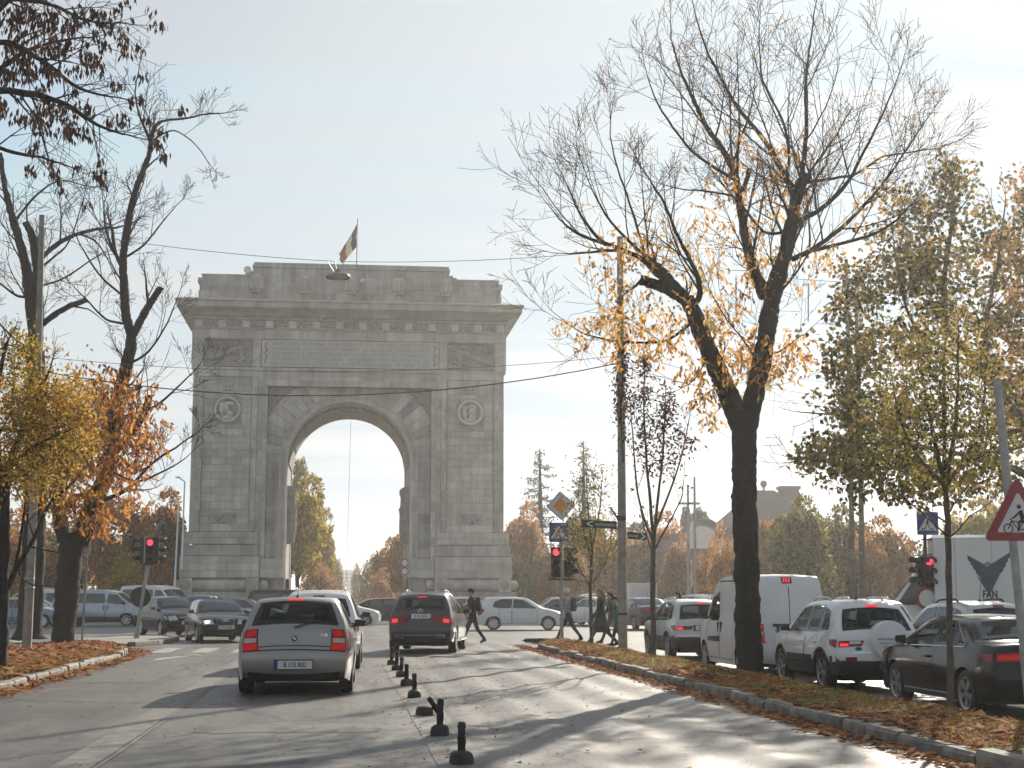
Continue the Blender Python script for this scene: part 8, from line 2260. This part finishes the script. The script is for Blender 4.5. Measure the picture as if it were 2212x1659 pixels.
    for i in range(mr + 1):
        e = math.pi / 2 - (math.pi * .62) * i / mr
        for q in range(n):
            t = 2 * math.pi * q / n; fr = math.sin(t) > .25 and e < .45
            rr = .112 if not fr else .085
            hg.v.append((c.x + rr * .95 * math.cos(e) * math.cos(t), c.y + rr * 1.08 * math.cos(e) * math.sin(t), c.z + rr * 1.02 * math.sin(e)))
    for i in range(mr):
        for q in range(n): hg.f.append((i * n + q, (i + 1) * n + q, (i + 1) * n + (q + 1) % n, i * n + (q + 1) % n)); hg.m.append(0)
    if long_hair:
        hg.tube([c + Vector((0, -.06, 0)), c + Vector((0, -.11, -.12)), c + Vector((0, -.13, -.26)), c + Vector((0, -.14, -.36))], [.085, .085, .065, .03], 10)
    hg.build('hair', hair, body, smooth=True)
    # eyes and mouth
    fe = MB()
    for s in (-1, 1): fe.lathe([(0, .004), (.012, 0)], (hd.x + s * .035, hd.y + .088, hd.z + .012), 'Y', 8)
    fe.box((hd.x - .024, hd.y + .085, hd.z - .066), (hd.x + .024, hd.y + .095, hd.z - .058)); fe.build('face_detail', C_BLACK, body)
    if coat:
        m_, zl, fl = coat; cg = MB(); n = 18
        for z, rr in ((1.30, .165), (1.12, .158), (.95, .175), (.75, .21 * fl), (zl, .25 * fl)):
            for q in range(n):
                t = 2 * math.pi * q / n; w = .012 * math.sin(q * 5.0) * (1.3 - z)
                st = (1.3 - z) * .28
                cg.v.append(((rr * .98 + w) * math.cos(t), lean * .5 + (rr * (.74 + st) + w) * math.sin(t), z))
        for i in range(4):
            for q in range(n): cg.f.append((i * n + q, (i + 1) * n + q, (i + 1) * n + (q + 1) % n, i * n + (q + 1) % n)); cg.m.append(0)
        co = cg.build('coat', m_, body, smooth=True); sm = co.modifiers.new('thick', 'SOLIDIFY'); sm.thickness = .015
    return body, V, k, zmin
def backpack(label, body, V, k, zmin, m, w=.30, h=.46, d=.17):
    g = MB(); c = V['chest']; vs = []
    bm = bmesh.new(); bmesh.ops.create_cube(bm, size=1.0)
    for v in bm.verts: v.co = Vector((v.co.x * w * (0.82 if v.co.z > 0 else 1), v.co.y * d * (0.75 if v.co.z > 0 else 1.05), v.co.z * h))
    bmesh.ops.bevel(bm, geom=bm.edges[:], offset=.06, segments=3, affect='EDGES', profile=.6)
    me = bpy.data.meshes.new('backpack'); bm.to_mesh(me); bm.free(); me.materials.append(m)
    for p in me.polygons: p.use_smooth = True
    o = bpy.data.objects.new('backpack', me); COL.objects.link(o); tag(o, label, 'backpack', 'backpacks')
    mat_ = Matrix.Translation(body.location) @ Matrix.Rotation(body.rotation_euler.z, 4, 'Z') @ Matrix.Diagonal((k, k, k, 1))
    p = mat_ @ Vector((0, c.y - .145 - d / 2 + .02, c.z - .03)); o.location = p; o.rotation_euler = (0, 0, body.rotation_euler.z); o.scale = (k, k, k)
    g = MB(); g.box((-w * .3, -d * .62, -h * .32), (w * .3, -d * .42, h * .02)); g.build('pocket', m, o, bevel=.02)
    for s in (-1, 1):
        g = MB(); g.tube([(s * .10, d * .4, h * .42), (s * .11, d * .5 + .06, h * .48), (s * .115, d * .5 + .25, h * .30), (s * .12, d * .5 + .23, -.02), (s * .12, d * .45, -h * .38)], .014, 6); g.build('strap', m, o)
    return o
def foot(u, v, Y=None):
    p = gnd(u, v); return (p.x, p.y, 0.0) if Y is None else (at(u, v, Y).x, Y, 0.0)
W = R(90)
b_, V_, k_, z_ = person('man in black T-shirt with backpack walking behind the grey SUV', foot(1021, 1389), W + .1, 1.82, .38, .3, 1, top=C_BLACK, sleeves=False, legs=C_DENIM, hair=H_DARK, arm=(.15, -.1), elbow=(.5, .5)); backpack('black backpack of the man in the black T-shirt', b_, V_, k_, z_, C_BLACK)
b_, V_, k_, z_ = person('grey haired man in grey shirt striding past the signal post', foot(1228, 1386), W, 1.84, .48, .25, 1, top=C_GREY, legs=C_BLACK, hair=H_GREY, arm=(.2, -.3), elbow=(.3, .2), bulk=1.05); backpack('dark backpack of the grey haired man', b_, V_, k_, z_, C_DENIM)
person('long haired woman in long black coat between young tree and pole', foot(1300, 1397), W - .05, 1.86, .55, .30, -1, top=C_BLACK, legs=C_BLACK, hair=H_BLOND, long_hair=True, arm=(.35, -.2), elbow=(.3, .3), coat=(C_BLACK, .52, 1.15))
person('dark capped woman in olive jacket behind the woman in black', foot(1322, 1391), W, 1.72, .45, .3, 1, top=C_OLIVE, legs=C_DENIM, hair=H_DARK, long_hair=True, arm=(-.2, .3), elbow=(.3, .3), bulk=1.08)
person('short haired person in green jacket beside the concrete pole', foot(1334, 1397), W, 1.52, .30, .25, -1, top=C_GREEN, legs=C_BLACK, hair=H_DARK, arm=(.1, -.1), elbow=(.2, .2), coat=(C_GREEN, .72, 1.0))
bb, V_, k_, z_ = person('dark haired woman in pale jacket standing ahead of the silver compact SUV', (at(1466, 1291, 55).x, 55.0, -0.02), W + .3, 1.66, .12, .1, 1, top=C_LGREY, legs=C_DENIM, hair=H_DARK, long_hair=True, arm=(.5, .9), elbow=(.9, 1.2))
# ------------------------------------------------------------------ haze: pale air over the whole place
def haze_box():
    g = MB(); g.box((-1540, -240, -1.4), (1540, 2540, 33))
    o = g.build('haze', []); o.data.materials.clear()
    m = bpy.data.materials.new('haze_air'); m.use_nodes = True; n, l = m.node_tree.nodes, m.node_tree.links; n.clear()
    out = n.new('ShaderNodeOutputMaterial'); v = n.new('ShaderNodeVolumePrincipled')
    v.inputs['Color'].default_value = (1.0, 0.98, 0.95, 1); v.inputs['Density'].default_value = 0.0006; v.inputs['Anisotropy'].default_value = 0.6
    l.new(v.outputs[0], out.inputs['Volume']); o.data.materials.append(m)
    tag(o, 'thin pale autumn haze filling the air over the square', 'haze', kind='stuff')
haze_box()
